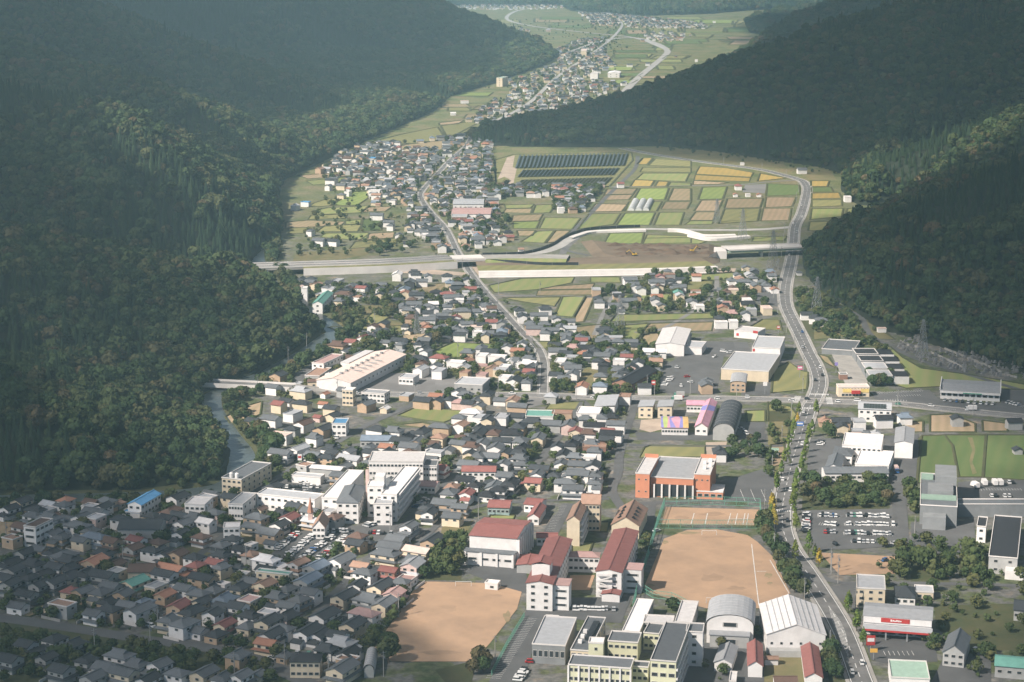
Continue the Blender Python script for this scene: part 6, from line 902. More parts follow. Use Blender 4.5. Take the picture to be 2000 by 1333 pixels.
for s in SPEC[:NH]:
    root = obj('house', None, loc=(s['x'], s['y'], 0), rz=s['rz']); tag(root, s['label'], 'house', 'houses of the town')
    rb_, wb_ = spec_roof(s); wb_.build('wall', WALL[s['wc']], root); rb_.build('roof', [ROOF[s['rc']], CONC], root)
    if s['st'] == 2 and s['ty'] != 'flat' and s['sz'] != 's' and rh.random() < .6 and s['y'] < 1300: lower_roof(s['w'], s['d'], s['h'] * .47).build('lower_roof', ROOF[s['rc']], root)
    w, d, h = s['w'], s['d'], s['h']; c_, n_ = math.cos(s['rz']), math.sin(s['rz'])
    if s['sz'] != 's' and s['ty'] != 'flat' and rh.random() < .55:
        sd = rh.choice((-1, 1)); aw = rh.uniform(2.4, 3.8); ax_ = sd * (w / 2 + aw / 2); ay_ = rh.uniform(-.2, .2) * d; ad = d * rh.uniform(.3, .45); ah = rh.uniform(2.5, 3.0)
        if not blocked(s['x'] + (ax_ + sd) * c_ - ay_ * n_, s['y'] + (ax_ + sd) * n_ + ay_ * c_, .4, False):
            x0, x1 = (w / 2, w / 2 + aw) if sd > 0 else (-w / 2 - aw, -w / 2)
            MB().box(x0, ay_ - ad, 0, x1, ay_ + ad, ah).build('annex_wall', WALL[s['wc']], root); e0, e1 = (ah + .9, ah - .05) if sd > 0 else (ah - .05, ah + .9)
            MB().add([(x0 - .3 * (sd < 0), ay_ - ad - .4, e0), (x1 + .3 * (sd > 0), ay_ - ad - .4, e1), (x1 + .3 * (sd > 0), ay_ + ad + .4, e1), (x0 - .3 * (sd < 0), ay_ + ad + .4, e0), (x0 - .3 * (sd < 0), ay_ - ad - .4, e0 + .2), (x1 + .3 * (sd > 0), ay_ - ad - .4, e1 + .2), (x1 + .3 * (sd > 0), ay_ + ad + .4, e1 + .2), (x0 - .3 * (sd < 0), ay_ + ad + .4, e0 + .2)], [(4, 5, 6, 7), (0, 1, 5, 4), (1, 2, 6, 5), (2, 3, 7, 6), (3, 0, 4, 7), (3, 2, 1, 0)]).build('annex_roof', ROOF[s['rc']], root)
    if s['y'] < 1350 and s['sz'] != 's' and rh.random() < .5:
        gx_, gy_ = w / 2 + rh.uniform(1.6, 3.2), d / 2 + rh.uniform(1.8, 3.4); sx_, sy_ = rh.choice((-1, 1)), rh.choice((-1, 1))
        if not blocked(s['x'] + gx_ * sx_ * c_ - gy_ * sy_ * n_, s['y'] + gx_ * sx_ * n_ + gy_ * sy_ * c_, .2, False, False):
            MB().box(-gx_ * .6, sy_ * gy_ - .1, 0, gx_ * .9, sy_ * gy_ + .1, 1.3).box(sx_ * gx_ - .1, -gy_ * .5, 0, sx_ * gx_ + .1, gy_ * .9, 1.3).build('garden_wall', rh.choice((CONC, CONCD, WALL['w'])), root)
    to = Vector((-s['x'], -s['y'])).normalized(); zs = [h * .76] if s['st'] == 2 else [h * .5]
    for ang, half, span in ((0, d / 2, w), (math.pi, d / 2, w), (math.pi / 2, w / 2, d), (-math.pi / 2, w / 2, d)):
        nrm = Vector((math.sin(s['rz'] + ang), -math.cos(s['rz'] + ang)))
        if nrm.dot(to) < .25: continue
        for z in zs:
            for q_ in ((-.22, .24) if span > 8 else (0.05,)):
                lx, ly = math.sin(ang) * (half), -math.cos(ang) * half; ex, ey = math.cos(ang), math.sin(ang)
                window(root, lx + ex * span * q_, ly + ey * span * q_, z, 1.8, 1.15, ang)
far = {}
for s in SPEC[NH:]:
    rb_, wb_ = spec_roof(s); c_, n_ = math.cos(s['rz']), math.sin(s['rz'])
    for b_, key in ((rb_, ('r', s['rc'])), (wb_, ('w', s['wc']))):
        f_ = far.setdefault(key, MB()); f_.add([(s['x'] + x * c_ - y * n_, s['y'] + x * n_ + y * c_, z) for x, y, z in b_.v], b_.f)
allm, fm, mats_ = MB(), [], []
for key, f_ in far.items():
    allm.add(f_.v, f_.f, len(mats_)); mats_.append(ROOF[key[1]] if key[0] == 'r' else WALL[key[1]])
tag(allm.build('distant_houses', mats_), 'mass of small grey-roofed houses filling the upper town and valley', 'houses', kind='stuff')

# ------------------------------------------------------------------ cars
def car_mesh(L_, W_, H_, nose, kind):
    """lower body with arches, bonnet and tail; cabin glass apart"""
    b = MB(); z0, zb = .28, H_ * .56; x = W_ / 2; y0, y1 = -L_ / 2, L_ / 2
    prof = [(y0, z0), (y0, zb * .86), (y0 + nose * .9, zb), (y1 - .15, zb), (y1, zb * .8), (y1, z0)]
    n = len(prof); b.add([(-x, a, c) for a, c in prof] + [(x, a, c) for a, c in prof], [tuple(range(n)), tuple(range(2 * n - 1, n - 1, -1))] + [(i, n + i, n + (i + 1) % n, (i + 1) % n) for i in range(n)])
    ty0 = y0 + nose * 1.45; ty1 = y1 - (.25 if kind != 'sedan' else 1.0); xr = x * .84
    b.add([(-xr, ty0, H_), (xr, ty0, H_), (xr, ty1, H_), (-xr, ty1, H_), (-xr, ty0, H_ - .07), (xr, ty0, H_ - .07), (xr, ty1, H_ - .07), (-xr, ty1, H_ - .07)], [(0, 1, 2, 3), (0, 4, 5, 1), (1, 5, 6, 2), (2, 6, 7, 3), (3, 7, 4, 0)])
    for sy in (y0 + .75, y1 - .75):
        for sx in (-x, x - .2): b.bar((sx, sy, .31), (sx + .2, sy, .31), .31, 1, 8)
    g_ = MB(); by0, by1 = y0 + nose, y1 - (.12 if kind != 'sedan' else .55); xb = x * .97
    g_.add([(-xb, by0, zb), (xb, by0, zb), (xb, by1, zb), (-xb, by1, zb), (-xr, ty0, H_ - .06), (xr, ty0, H_ - .06), (xr, ty1, H_ - .06), (-xr, ty1, H_ - .06)], [(0, 1, 5, 4), (1, 2, 6, 5), (2, 3, 7, 6), (3, 0, 4, 7)])
    return b, g_
CP_ = dict(white=mat('car_white', (0.72, 0.72, 0.71), .3, .05), silver=mat('car_silver', (0.42, 0.43, 0.44), .3, .1), black=mat('car_black', (0.015, 0.016, 0.018), .25, .1), blue=mat('car_blue', (0.03, 0.10, 0.26), .3, .1), red=mat('car_red', (0.36, 0.025, 0.025), .3, .1), green=mat('car_green', (0.10, 0.26, 0.20), .3, .1))
CARM = {}
for nm, a in dict(hatch=(4.0, 1.7, 1.52, 1.0, 'hatch'), sedan=(4.6, 1.75, 1.45, 1.25, 'sedan'), van=(4.5, 1.75, 1.85, .7, 'van'), kei=(3.4, 1.5, 1.7, .55, 'kei')).items():
    for c, m in CP_.items(): b, g_ = car_mesh(*a); CARM[nm, c] = (b.me('car', [m, DARKM]), g_.me('window', [GLASS]))
rcar = random.Random(21); NC = [0]
def car(p, rz, lb, col=None):
    if NC[0] >= 298 or abs(p.x / p.y) > .262: return
    c = col or rcar.choices(list(CP_), (56, 20, 17, 4, 2, 1))[0]; me, gm = CARM[rcar.choice(('hatch', 'sedan', 'van', 'kei', 'hatch')), c]
    o = obj('car', me, loc=(p.x, p.y, p.z if p.z else .2), rz=rz); tag(o, f'{c} car, {lb}', 'car', 'parked and passing cars'); obj('window', gm, o); NC[0] += 1
def row(tile, a, b, n, where, p_=.92, turn=math.pi / 2):
    A_, B_ = TP(tile, *a), TP(tile, *b); d = B_ - A_; rz = math.atan2(d.y, d.x) - math.pi / 2 + turn; i = 0
    for k in range(n):
        if rcar.random() > p_: continue
        p = A_.lerp(B_, (k + .5) / n) + Vector((rcar.uniform(-.15, .15), rcar.uniform(-.3, .3), .19)); car(p, rz + (math.pi if rcar.random() < .5 else 0) + R(rcar.gauss(0, 2)), f'{ORD[i]} in {where}'); i += 1
def on_path(path, px, py, off, lb, back=False):
    p = P(px, py); i = min(range(len(path) - 1), key=lambda k: (path[k] - p).length); d = (path[i + 1] - path[i]).normalized(); n = Vector((-d.y, d.x, 0)); q_ = path[i].lerp(path[i + 1], max(0, min(1, (p - path[i]).dot(d) / (path[i + 1] - path[i]).length))) + n * off; q_.z = .3
    car(q_, math.atan2(d.y, d.x) + math.pi / 2 * (1 if back else -1), lb)
for k, (px, py) in enumerate(((1686, 1303), (1693, 1322), (1537, 1020), (1540, 986), (1543, 960), (1549, 940), (1560, 870), (1583, 810), (1603, 735), (1607, 745), (1598, 722), (1575, 680), (1560, 650), (1545, 500), (1549, 455), (1556, 440), (1562, 425), (1568, 405), (1574, 385))): on_path(MAINP, px, py, (-2.6, 2.6)[k % 2], f'{ORD[k]} along the main road from the bottom', k % 2)
for k, (px, py) in enumerate(((700, 766), (820, 772), (950, 771), (1000, 772), (1160, 776), (1320, 779), (1390, 779), (1460, 780), (1545, 782), (1575, 784), (1632, 786), (1668, 787), (1753, 791), (1815, 797))): on_path(EWP, px, py, (-2.4, 2.4)[k % 2], f'{ORD[k]} along the cross road from the river', k % 2)
for k, (t, x, y) in enumerate((('I', 575, 730), ('I', 600, 850), ('I', 660, 825), ('I', 640, 790), ('I', 875, 625), ('I', 915, 632), ('I', 820, 660), ('E', 405, 508), ('E', 765, 500), ('E', 700, 605), ('E', 1240, 1145), ('E', 960, 850), ('C', 1330, 425), ('C', 640, 890), ('C', 565, 1215), ('I', 1025, 1160), ('I', 990, 1130), ('A', 905, 1000), ('B', 405, 1190), ('G', 1015, 1190))): car(TP(t, x, y, .2), rcar.uniform(0, 6), f'standing alone in a yard, {ORD[k]} of the loose cars', 'red' if k == 14 else None)

BIG = 'of the large tree-screened car park'
for a in (('E', (305, 335), (415, 338), 7, 'the far short row ' + BIG), ('E', (475, 335), (725, 342), 14, 'the far long row ' + BIG), ('E', (320, 384), (410, 392), 5, 'the second short row ' + BIG), ('E', (465, 387), (760, 392), 16, 'the second long row ' + BIG), ('E', (335, 435), (405, 437), 4, 'the third short row ' + BIG), ('E', (460, 442), (740, 447), 15, 'the third long row ' + BIG), ('E', (505, 490), (640, 494), 5, 'the near row ' + BIG), ('E', (225, 440), (232, 320), 12, 'the side column ' + BIG), ('E', (835, 670), (800, 590), 8, 'the column at the edge of the small sandy ground'),
          ('B', (425, 545), (555, 440), 10, 'the first column of the staff car park by the church'), ('B', (500, 580), (645, 458), 14, 'the second column of the staff car park by the church'), ('B', (590, 590), (770, 462), 17, 'the third column of the staff car park by the church'), ('B', (690, 600), (858, 455), 15, 'the fourth column of the staff car park by the church'), ('B', (650, 438), (880, 428), 12, 'the far row of the staff car park by the church'), ('B', (985, 440), (1130, 445), 6, 'the row at the gravel corner past the church'), ('B', (965, 402), (1020, 385), 3, 'the short row in front of the hospital'),
          ('B', (420, 163), (690, 163), 13, 'the near row of the car park behind the works'), ('B', (450, 190), (680, 194), 10, 'the nearest row of the car park behind the works'), ('B', (560, 140), (770, 128), 9, 'the far row of the car park behind the works'), ('B', (1245, 300), (1335, 235), 7, 'the line beside the hospital'), ('C', (825, 897), (1085, 901), 12, 'the row in the school yard'), ('C', (490, 1330), (562, 1240), 8, 'the line at the pale grey hall'), ('C', (115, 178), (250, 180), 5, 'the row behind the red-roofed school block'), ('B', (535, 1165), (720, 1168), 5, 'the lower car park by the cream apartment house'),
          ('E', (1440, 138), (1560, 140), 6, 'the row beside the tall dark plant'), ('E', (1330, 218), (1540, 222), 8, 'the near row beside the tall dark plant'), ('F', (335, 905), (350, 880), 3, 'the clinic forecourt'), ('F', (262, 1120), (275, 1085), 4, 'the clinic side bay'), ('F', (1130, 612), (1480, 640), 9, 'the row before the store with the green stripe'), ('F', (1550, 625), (1680, 655), 6, 'the lot right of the green-striped store'),
          ('I', (485, 850), (548, 785), 7, 'the dark column of the supermarket car park'), ('I', (800, 612), (880, 520), 10, 'the upper column of the supermarket car park'), ('I', (815, 755), (862, 665), 10, 'the middle column of the supermarket car park'), ('I', (830, 850), (880, 790), 6, 'the lower column of the supermarket car park'), ('I', (895, 592), (985, 592), 6, 'the row by the rear supermarket'), ('I', (415, 1160), (500, 1162), 5, 'the row in front of the painted nursery'), ('G', (1185, 875), (1260, 838), 5, 'the lot of the cross road shops'), ('G', (690, 805), (860, 705), 12, 'the line behind the rose-roofed workshop'), ('G', (1450, 585), (1555, 585), 8, 'the row past the factory end'), ('G', (1120, 1262), (1210, 1268), 5, 'the yard of the grey-roofed stores'), ('G', (1030, 265), (1120, 265), 6, 'the school car park by the green roofs')): row(*a)
# lorries and roadside signs
def lorry(p, rz, lb, body, cab):
    o = obj('lorry', None, loc=(p.x, p.y, .22), rz=rz); tag(o, lb, 'lorry', 'lorries'); part(o, MB().box(-1.15, -3.2, .9, 1.15, 2.0, 3.3, bottom=True), 'box_body', WALL[body]); part(o, MB().add([(-1.05, 2.15, .4), (1.05, 2.15, .4), (1.05, 3.9, .4), (-1.05, 3.9, .4), (-1.0, 2.15, 2.5), (1.0, 2.15, 2.5), (1.0, 3.4, 2.5), (-1.0, 3.4, 2.5)], [(0, 1, 5, 4), (1, 2, 6, 5), (2, 3, 7, 6), (3, 0, 4, 7), (4, 5, 6, 7)]), 'cab', CP_[cab])
    part(o, MB().add([(-.9, 3.86, 1.4), (.9, 3.86, 1.4), (.9, 3.5, 2.3), (-.9, 3.5, 2.3)], [(0, 1, 2, 3), (3, 2, 1, 0)]), 'windscreen', GLASS)
    for sy in (-2.2, 2.9):
        for sx in (-1.1, .85): part(o, MB().bar((sx, sy, .45), (sx + .25, sy, .45), .45, n=8), 'wheel', DARKM)
for a in ((TP('E', 770, 70), 1.57 * 2, 'lorry with rose box body and blue cab beside the clinic', 'p', 'blue'), (TP('E', 1245, 165), .25, 'white lorry parked askew by the tall dark plant', 'w', 'white'), (TP('E', 1300, 150), 0, 'white box lorry, first of three beside the dark plant', 'w', 'white'), (TP('E', 1362, 150), 0, 'white box lorry, second of three beside the dark plant', 'w', 'silver'), (TP('E', 1395, 150), 0, 'white box lorry, third of three beside the dark plant', 'w', 'white'), (P(1327, 776), 1.5, 'pale lorry with green cab on the cross road', 'g', 'green'), (P(1897, 803), 1.62, 'white lorry on the cross road near the frame edge', 'w', 'white'), (TP('I', 575, 945), 1.57, 'white lorry beside the twin grey houses', 'w', 'green')): lorry(*a)
def sign(p, h, w, ph, c, lb, c2=None):
    o = obj('roadside_sign', None, loc=(p.x, p.y, 0)); tag(o, lb, 'sign'); part(o, MB().bar((0, .2, 0), (0, .2, h), .16, n=6), 'post', STEEL); part(o, MB().box(-w / 2, -.15, h - ph, w / 2, .15, h, bottom=True), 'board', c)
    if c2: part(o, MB().box(-w * .4, -.2, h - ph * .62, w * .4, -.16, h - ph * .25, bottom=True), 'emblem', c2)
BLU = mat('sign_blue', (0.05, 0.16, 0.48)); PNK = mat('sign_pink', (0.62, 0.14, 0.28)); AMB = mat('sign_amber', (0.7, 0.4, 0.08))
for a in ((P(1562, 845), 6.5, 4.2, 2.4, BLU, 'blue direction sign hanging beside the tree-lined main road', PAINT), (P(1562, 738), 8, 3.2, 2.6, PNK, 'pink and white sign board on the grass by the crossroads', PAINT), (P(1276, 770), 9, 2.6, 3.0, RED, 'tall red sign at the supermarket car park entrance', PAINT), (P(1494, 770), 8, 2.6, 2.6, WALL['w'], 'white twin-post shop sign beside the supermarket'), (P(586, 922), 10, 2.2, 3.4, WALL['w'], 'tall white sign with red mark above the car park', RED), (P(1700, 1273), 7, 3.6, 4.2, RED, 'red sign board with pale mark at the car shop', WALL['w']), (P(1706, 1290), 5, 3.0, 1.6, AMB, 'amber sign board under the red car shop sign'), (P(1520, 655), 7, 2.4, 2.2, RED, 'red and white sign near the top of the supermarket', PAINT), (P(1633, 728), 7, 2.2, 2.2, mat('sign_violet', (0.25, 0.2, 0.45)), 'violet banner at the museum approach')): sign(*a)
# ------------------------------------------------------------------ trees
def leaf_mat(name, ramp, var=.25):
    m, nt, b = new_mat(name); N, Lk = nt.nodes.new, nt.links.new; b.inputs['Roughness'].default_value = .9; b.inputs['Specular IOR Level'].default_value = .12
    oi = N('ShaderNodeObjectInfo'); r = N('ShaderNodeValToRGB'); e = r.color_ramp.elements
    while len(e) < len(ramp): e.new(.5)
    for k, (p, c) in enumerate(ramp): e[k].position = p; e[k].color = (*c, 1)
    Lk(oi.outputs['Random'], r.inputs[0])
    tc = N('ShaderNodeTexCoord'); nz = N('ShaderNodeTexNoise'); nz.inputs['Scale'].default_value = .8; nz.inputs['Detail'].default_value = 4; Lk(tc.outputs['Object'], nz.inputs['Vector'])
    mr = N('ShaderNodeMapRange'); mr.inputs[1].default_value = .3; mr.inputs[2].default_value = .7; mr.inputs[3].default_value = 1 - var; mr.inputs[4].default_value = 1 + var; Lk(nz.outputs['Fac'], mr.inputs[0])
    hs = N('ShaderNodeHueSaturation'); Lk(mr.outputs[0], hs.inputs['Value']); Lk(r.outputs[0], hs.inputs['Color']); Lk(hs.outputs[0], b.inputs['Base Color']); return m
LEAF = leaf_mat('broadleaf_foliage', [(0, (.030, .052, .022)), (.35, (.044, .068, .027)), (.62, (.056, .074, .030)), (.84, (.070, .076, .034)), (.95, (.080, .070, .036)), (1, (.092, .070, .038))]); CONI = leaf_mat('cedar_foliage', [(0, (.019, .037, .019)), (.5, (.026, .046, .022)), (1, (.036, .056, .026))], .2); GINK = leaf_mat('ginkgo_foliage', [(0, (.08, .125, .03)), (1, (.125, .15, .035))]); GINKY = leaf_mat('ginkgo_yellow_foliage', [(0, (.34, .24, .03)), (1, (.24, .20, .04))]); SHRUB = leaf_mat('garden_foliage', [(0, (.035, .055, .02)), (.6, (.06, .08, .03)), (1, (.09, .09, .035))])
rt = random.Random(31)
def ico(level=1):
    t = (1 + 5 ** .5) / 2; v = [Vector(a).normalized() for a in ((-1, t, 0), (1, t, 0), (-1, -t, 0), (1, -t, 0), (0, -1, t), (0, 1, t), (0, -1, -t), (0, 1, -t), (t, 0, -1), (t, 0, 1), (-t, 0, -1), (-t, 0, 1))]
    f = [(0, 11, 5), (0, 5, 1), (0, 1, 7), (0, 7, 10), (0, 10, 11), (1, 5, 9), (5, 11, 4), (11, 10, 2), (10, 7, 6), (7, 1, 8), (3, 9, 4), (3, 4, 2), (3, 2, 6), (3, 6, 8), (3, 8, 9), (4, 9, 5), (2, 4, 11), (6, 2, 10), (8, 6, 7), (9, 8, 1)]
    for _ in range(level):
        cache = {}; nf = []
        def mid_(a, b):
            k = (min(a, b), max(a, b))
            if k not in cache: cache[k] = len(v); v.append(((v[a] + v[b]) / 2).normalized())
            return cache[k]
        for a, b, c in f: ab, bc, ca = mid_(a, b), mid_(b, c), mid_(c, a); nf += [(a, ab, ca), (b, bc, ab), (c, ca, bc), (ab, bc, ca)]
        f = nf
    return v, f
IV, IF = ico(1)
def crown_mesh(name, rx, rz, z0, m, lumps=14, cards=170, narrow=False):
    """a crown of many leaf clumps spread through its volume, with loose sprays at the outline"""
    b = MB()
    for k in range(lumps):
        while True:
            p = Vector((rt.uniform(-1, 1), rt.uniform(-1, 1), rt.uniform(-1, 1)))
            if p.length < 1: break
        t = (p.z + 1) / 2; sh = (1 - .75 * t) if narrow else (1 - .25 * abs(t - .4)); c = Vector((p.x * rx * .68 * sh, p.y * rx * .68 * sh, z0 + rz * (1 + p.z * .78))); r = rx * rt.uniform(.30, .48) * (.75 if narrow else 1)
        b.add([c + Vector((q.x * rt.uniform(.75, 1.2), q.y * rt.uniform(.75, 1.2), q.z * rt.uniform(.7, 1.1))) * r for q in IV], IF)
    for k in range(cards):
        th = rt.uniform(0, 6.283); u = rt.uniform(-.8, 1); s_ = math.sqrt(1 - u * u); t = (u + 1) / 2; sh = (1 - .75 * t) if narrow else 1
        c = Vector((math.cos(th) * s_ * rx * sh, math.sin(th) * s_ * rx * sh, z0 + rz * (1 + u * .95))) * 1; c.x *= rt.uniform(.8, 1.08); c.y *= rt.uniform(.8, 1.08); a = Vector((rt.gauss(0, 1), rt.gauss(0, 1), rt.gauss(0, 1))).normalized(); d = a.orthogonal(); z_ = rx * rt.uniform(.08, .17); b.add([c + a * z_, c + d * z_, c - a * z_, c - d * z_], [(0, 1, 2, 3)])
    return b.me(name, [m])
def trunk_mesh(h, r, rx):
    b = MB().bar((0, 0, -1), (0, 0, h), r, n=6, r2=r * .5)
    for k in range(4): a = 1.57 * k + rt.random(); b.bar((0, 0, h * .62), (math.cos(a) * rx * .5, math.sin(a) * rx * .5, h * 1.05), r * .4, n=4, r2=r * .15)
    return b.me('trunk', [BARK])
def conifer_mesh(name, h, r, m):
    b = MB(); n = 11
    for k in range(n):
        t = k / n; z = h * (.12 + .88 * t); rr = r * (1 - t) ** .85 + .2; seg = 9; top = (rt.uniform(-.1, .1), rt.uniform(-.1, .1), min(h, z + h * .17)); v = [top]
        for j in range(seg * 2):
            a = 6.2832 * j / (seg * 2) + k; q_ = rr * (rt.uniform(.85, 1.15) if j % 2 == 0 else rt.uniform(.45, .65)); v.append((math.cos(a) * q_, math.sin(a) * q_, z - (h * .05 if j % 2 == 0 else -.02 * h)))
        b.add(v, [(0, j + 1, (j + 1) % (seg * 2) + 1) for j in range(seg * 2)])
    return b.me(name, [m])
BROAD = [(crown_mesh('crown', 3.9, 3.3, 2.2, LEAF, 15), trunk_mesh(5, .3, 3.8)), (crown_mesh('crown', 4.6, 3.0, 2.6, LEAF, 17), trunk_mesh(5, .33, 4.5)), (crown_mesh('crown', 3.3, 3.9, 2.2, LEAF, 13), trunk_mesh(5.5, .28, 3.2)), (crown_mesh('crown', 4.2, 3.6, 1.8, LEAF, 16), trunk_mesh(5, .32, 4.0))]
CEDAR = [(conifer_mesh('crown', 15, 2.7, CONI), trunk_mesh(10, .3, .6)), (conifer_mesh('crown', 18, 2.9, CONI), trunk_mesh(12, .32, .6)), (conifer_mesh('crown', 13, 3.0, CONI), trunk_mesh(9, .28, .6))]
GTREE = [(crown_mesh('crown', 2.3, 4.0, 1.8, m, 15, 140, True), trunk_mesh(4, .2, 1.6)) for m in (GINK, GINK, GINKY)]
GARD = [(crown_mesh('crown', 2.4, 1.9, .9, SHRUB, 9, 90), trunk_mesh(2.4, .18, 2.0)), (crown_mesh('crown', 1.8, 2.2, .9, SHRUB, 8, 80), trunk_mesh(2.6, .15, 1.5)), (crown_mesh('crown', 3.2, 2.6, 1.3, SHRUB, 12, 110), trunk_mesh(3.4, .24, 2.6))]
NT = [0]
def tree(name, p, pair, s_, lb, group, cat='tree'):
    o = obj(name, None, loc=p, rz=rt.uniform(0, 6.28), scale=(s_, s_, s_ * rt.uniform(.9, 1.15))); tag(o, lb, cat, group); obj('trunk', pair[1], o); obj('crown', pair[0], o); NT[0] += 1; return o
GK = [('left', [('F', 200, 715), ('F', 190, 775, 1), ('F', 165, 835), ('F', 155, 880), ('F', 135, 930), ('F', 130, 985), ('F', 105, 1040), ('F', 88, 1090), ('F', 58, 1195), ('D', 1002, 95), ('D', 978, 195), ('D', 952, 320, 1), ('D', 956, 370, 1), ('D', 965, 415, 1), ('F', 22, 1320, 1), ('D', 1085, 615), ('D', 940, 345)]),
      ('right', [('F', 312, 715), ('F', 285, 845), ('F', 262, 890), ('F', 250, 945), ('F', 240, 985), ('F', 228, 1030), ('F', 215, 1080), ('F', 185, 1175), ('F', 175, 1225), ('F', 165, 1280), ('F', 160, 1330), ('D', 1124, 75), ('D', 1082, 330), ('D', 1085, 385), ('D', 1092, 430), ('D', 1167, 565), ('D', 1205, 605), ('D', 1228, 650, 1), ('D', 1080, 265), ('D', 1088, 215), ('E', 482, 910), ('E', 532, 1030), ('E', 570, 1120), ('D', 1405, 915), ('D', 1455, 1030)])]
for sd, l in GK:
    for k, a in enumerate(l): tree('ginkgo_tree', TP(*a[:3]), GTREE[2 if len(a) > 3 else k % 2], rt.uniform(.85, 1.15), f"{'yellowing' if len(a) > 3 else 'green'} narrow ginkgo, {ORD[k]} in the planting {sd} of the main road", 'ginkgo trees along the main road')
GROVE = [('E', [(200, 130), (300, 110), (700, 100), (740, 240), (640, 280), (220, 285)], 44, 'leafy tree in the grove beside the large car park', 'm', .5, .95), ('D', [(870, 395), (950, 420), (970, 560), (1090, 650), (1200, 830), (1090, 850), (990, 640), (940, 560), (870, 440)], 20, 'dark round tree lining the large sandy ground', 'b', .7, 1.05), ('B', [(1250, 610), (1530, 580), (1530, 690), (1290, 715)], 12, 'garden tree above the near sandy ground', 'g', .8, 1.3), ('B', [(1230, 760), (1290, 730), (1050, 1100), (960, 1130)], 14, 'shrubby tree along the left bank of the near sandy ground', 'g', .8, 1.2), ('C', [(20, 520), (170, 500), (160, 700), (20, 700)], 14, 'bushy tree beside the red-roofed gymnasium', 'g', .8, 1.4), ('C', [(230, 1240), (300, 1200), (320, 1280), (200, 1320)], 4, 'dark tree at the near end of the sandy ground', 'b', .7, .9),
         ('B', [(1030, 1180), (1110, 1150), (1120, 1260), (1040, 1260)], 2, 'round dark tree beside the silver arched store', 'b', .9, 1.1), ('D', [(1270, 1130), (1390, 1130), (1450, 1300), (1300, 1330)], 10, 'dark tree between the white gymnasium and main road', 'b', .6, .9), ('D', [(130, 480), (220, 470), (215, 560), (140, 640)], 5, 'tree beside the classroom block and green fence', 'g', 1, 1.4), ('E', [(710, 680), (840, 650), (850, 720), (720, 730)], 5, 'tree at the near edge of the small sandy ground', 'g', 1.2, 1.6), ('E', [(860, 580), (1080, 570), (1080, 730), (880, 720)], 14, 'dark tree in the shaded garden by the tall plant', 'g', 1, 1.7), ('E', [(1160, 590), (1330, 590), (1330, 800), (1240, 800)], 9, 'dark tree in front of the flat-roofed office', 'g', 1, 1.7), ('E', [(835, 180), (900, 170), (905, 340), (840, 340)], 7, 'green tree beside the tall dark plant', 'g', 1, 1.5),
         ('I', [(880, 1260), (1100, 1190), (1110, 1320), (900, 1330)], 12, 'tree in the scrub plot behind the orange hall', 'b', .6, .9), ('I', [(700, 1135), (800, 1135), (790, 1170), (700, 1170)], 3, 'small tree in front of the painted nursery', 'g', .8, 1.1), ('I', [(1200, 980), (1330, 1010), (1300, 1060), (1180, 1050)], 5, 'low tree in the green plot by the crossroads', 'g', .8, 1.2), ('F', [(640, 460), (810, 450), (800, 520), (630, 520)], 7, 'dark tree in front of the museum blocks', 'b', .7, .95), ('F', [(330, 810), (420, 810), (410, 880), (330, 880)], 2, 'round tree at the clinic entrance', 'b', .8, 1.0), ('G', [(1150, 810), (1270, 760), (1260, 800), (1170, 850)], 5, 'tree along the side of the cream factory', 'g', .9, 1.3), ('G', [(1080, 660), (1390, 510), (1400, 540), (1110, 690)], 14, 'green tree in the row behind the cream factory', 'g', 1.1, 1.6), ('G', [(1340, 250), (1430, 250), (1430, 400), (1340, 420)], 5, 'big dark tree in the mid town', 'b', .8, 1.1),
         ('H', [(280, 520), (430, 510), (420, 570), (300, 590)], 6, 'dark tree beside the bright rice field in town', 'b', .7, 1.0), ('G', [(390, 880), (540, 870), (540, 930), (400, 930)], 2, 'tree growing beside the river bridge', 'b', .6, .9), ('G', [(330, 1100), (560, 1120), (560, 1300), (470, 1320)], 16, 'bushy tree on the river bank', 'b', .55, .85), ('K', [(280, 880), (540, 870), (540, 920), (300, 960)], 9, 'dark tree above the slip road bend', 'b', .7, 1.1), ('K', [(250, 520), (430, 490), (430, 590), (300, 600)], 9, 'tree beside the solar farm', 'b', .7, 1.0), ('J', [(980, 1060), (1300, 1050), (1290, 1100), (980, 1120)], 8, 'tree below the fields by the highway', 'b', .7, 1.0), ('F', [(380, 60), (560, 60), (560, 190), (400, 170)], 9, 'tree in the scrub below the wooded slope', 'b', .6, .9)]
for t, poly, n, lb, kind, s0, s1_ in GROVE:
    q_ = [TP(t, *p) for p in poly]; wq = [(p.x, p.y) for p in q_]; got = []; tries = 0
    while len(got) < n and tries < 500:
        tries += 1; x, y = rt.uniform(min(a[0] for a in wq), max(a[0] for a in wq)), rt.uniform(min(a[1] for a in wq), max(a[1] for a in wq))
        if not inpoly(x, y, wq) or blocked(x, y, .8, False): continue
        got.append((x / y, x, y)); block_rect(x, y, 0, 1.2, 1.2)
    for k, (_, x, y) in enumerate(sorted(got)):
        src = BROAD if kind == 'b' else GARD if kind == 'g' else BROAD + GARD; tree('broadleaf_tree' if kind == 'b' else 'garden_tree', (x, y, 0), rt.choice(src), rt.uniform(s0, s1_), f'{lb}, {ORD[k]} from the left', lb.replace('tree', 'trees', 1))
tree('broadleaf_tree', (*P(243, 957).xy, 0), GARD[2], 2.0, 'single lighter green tree at the foot of the wooded spur', None)

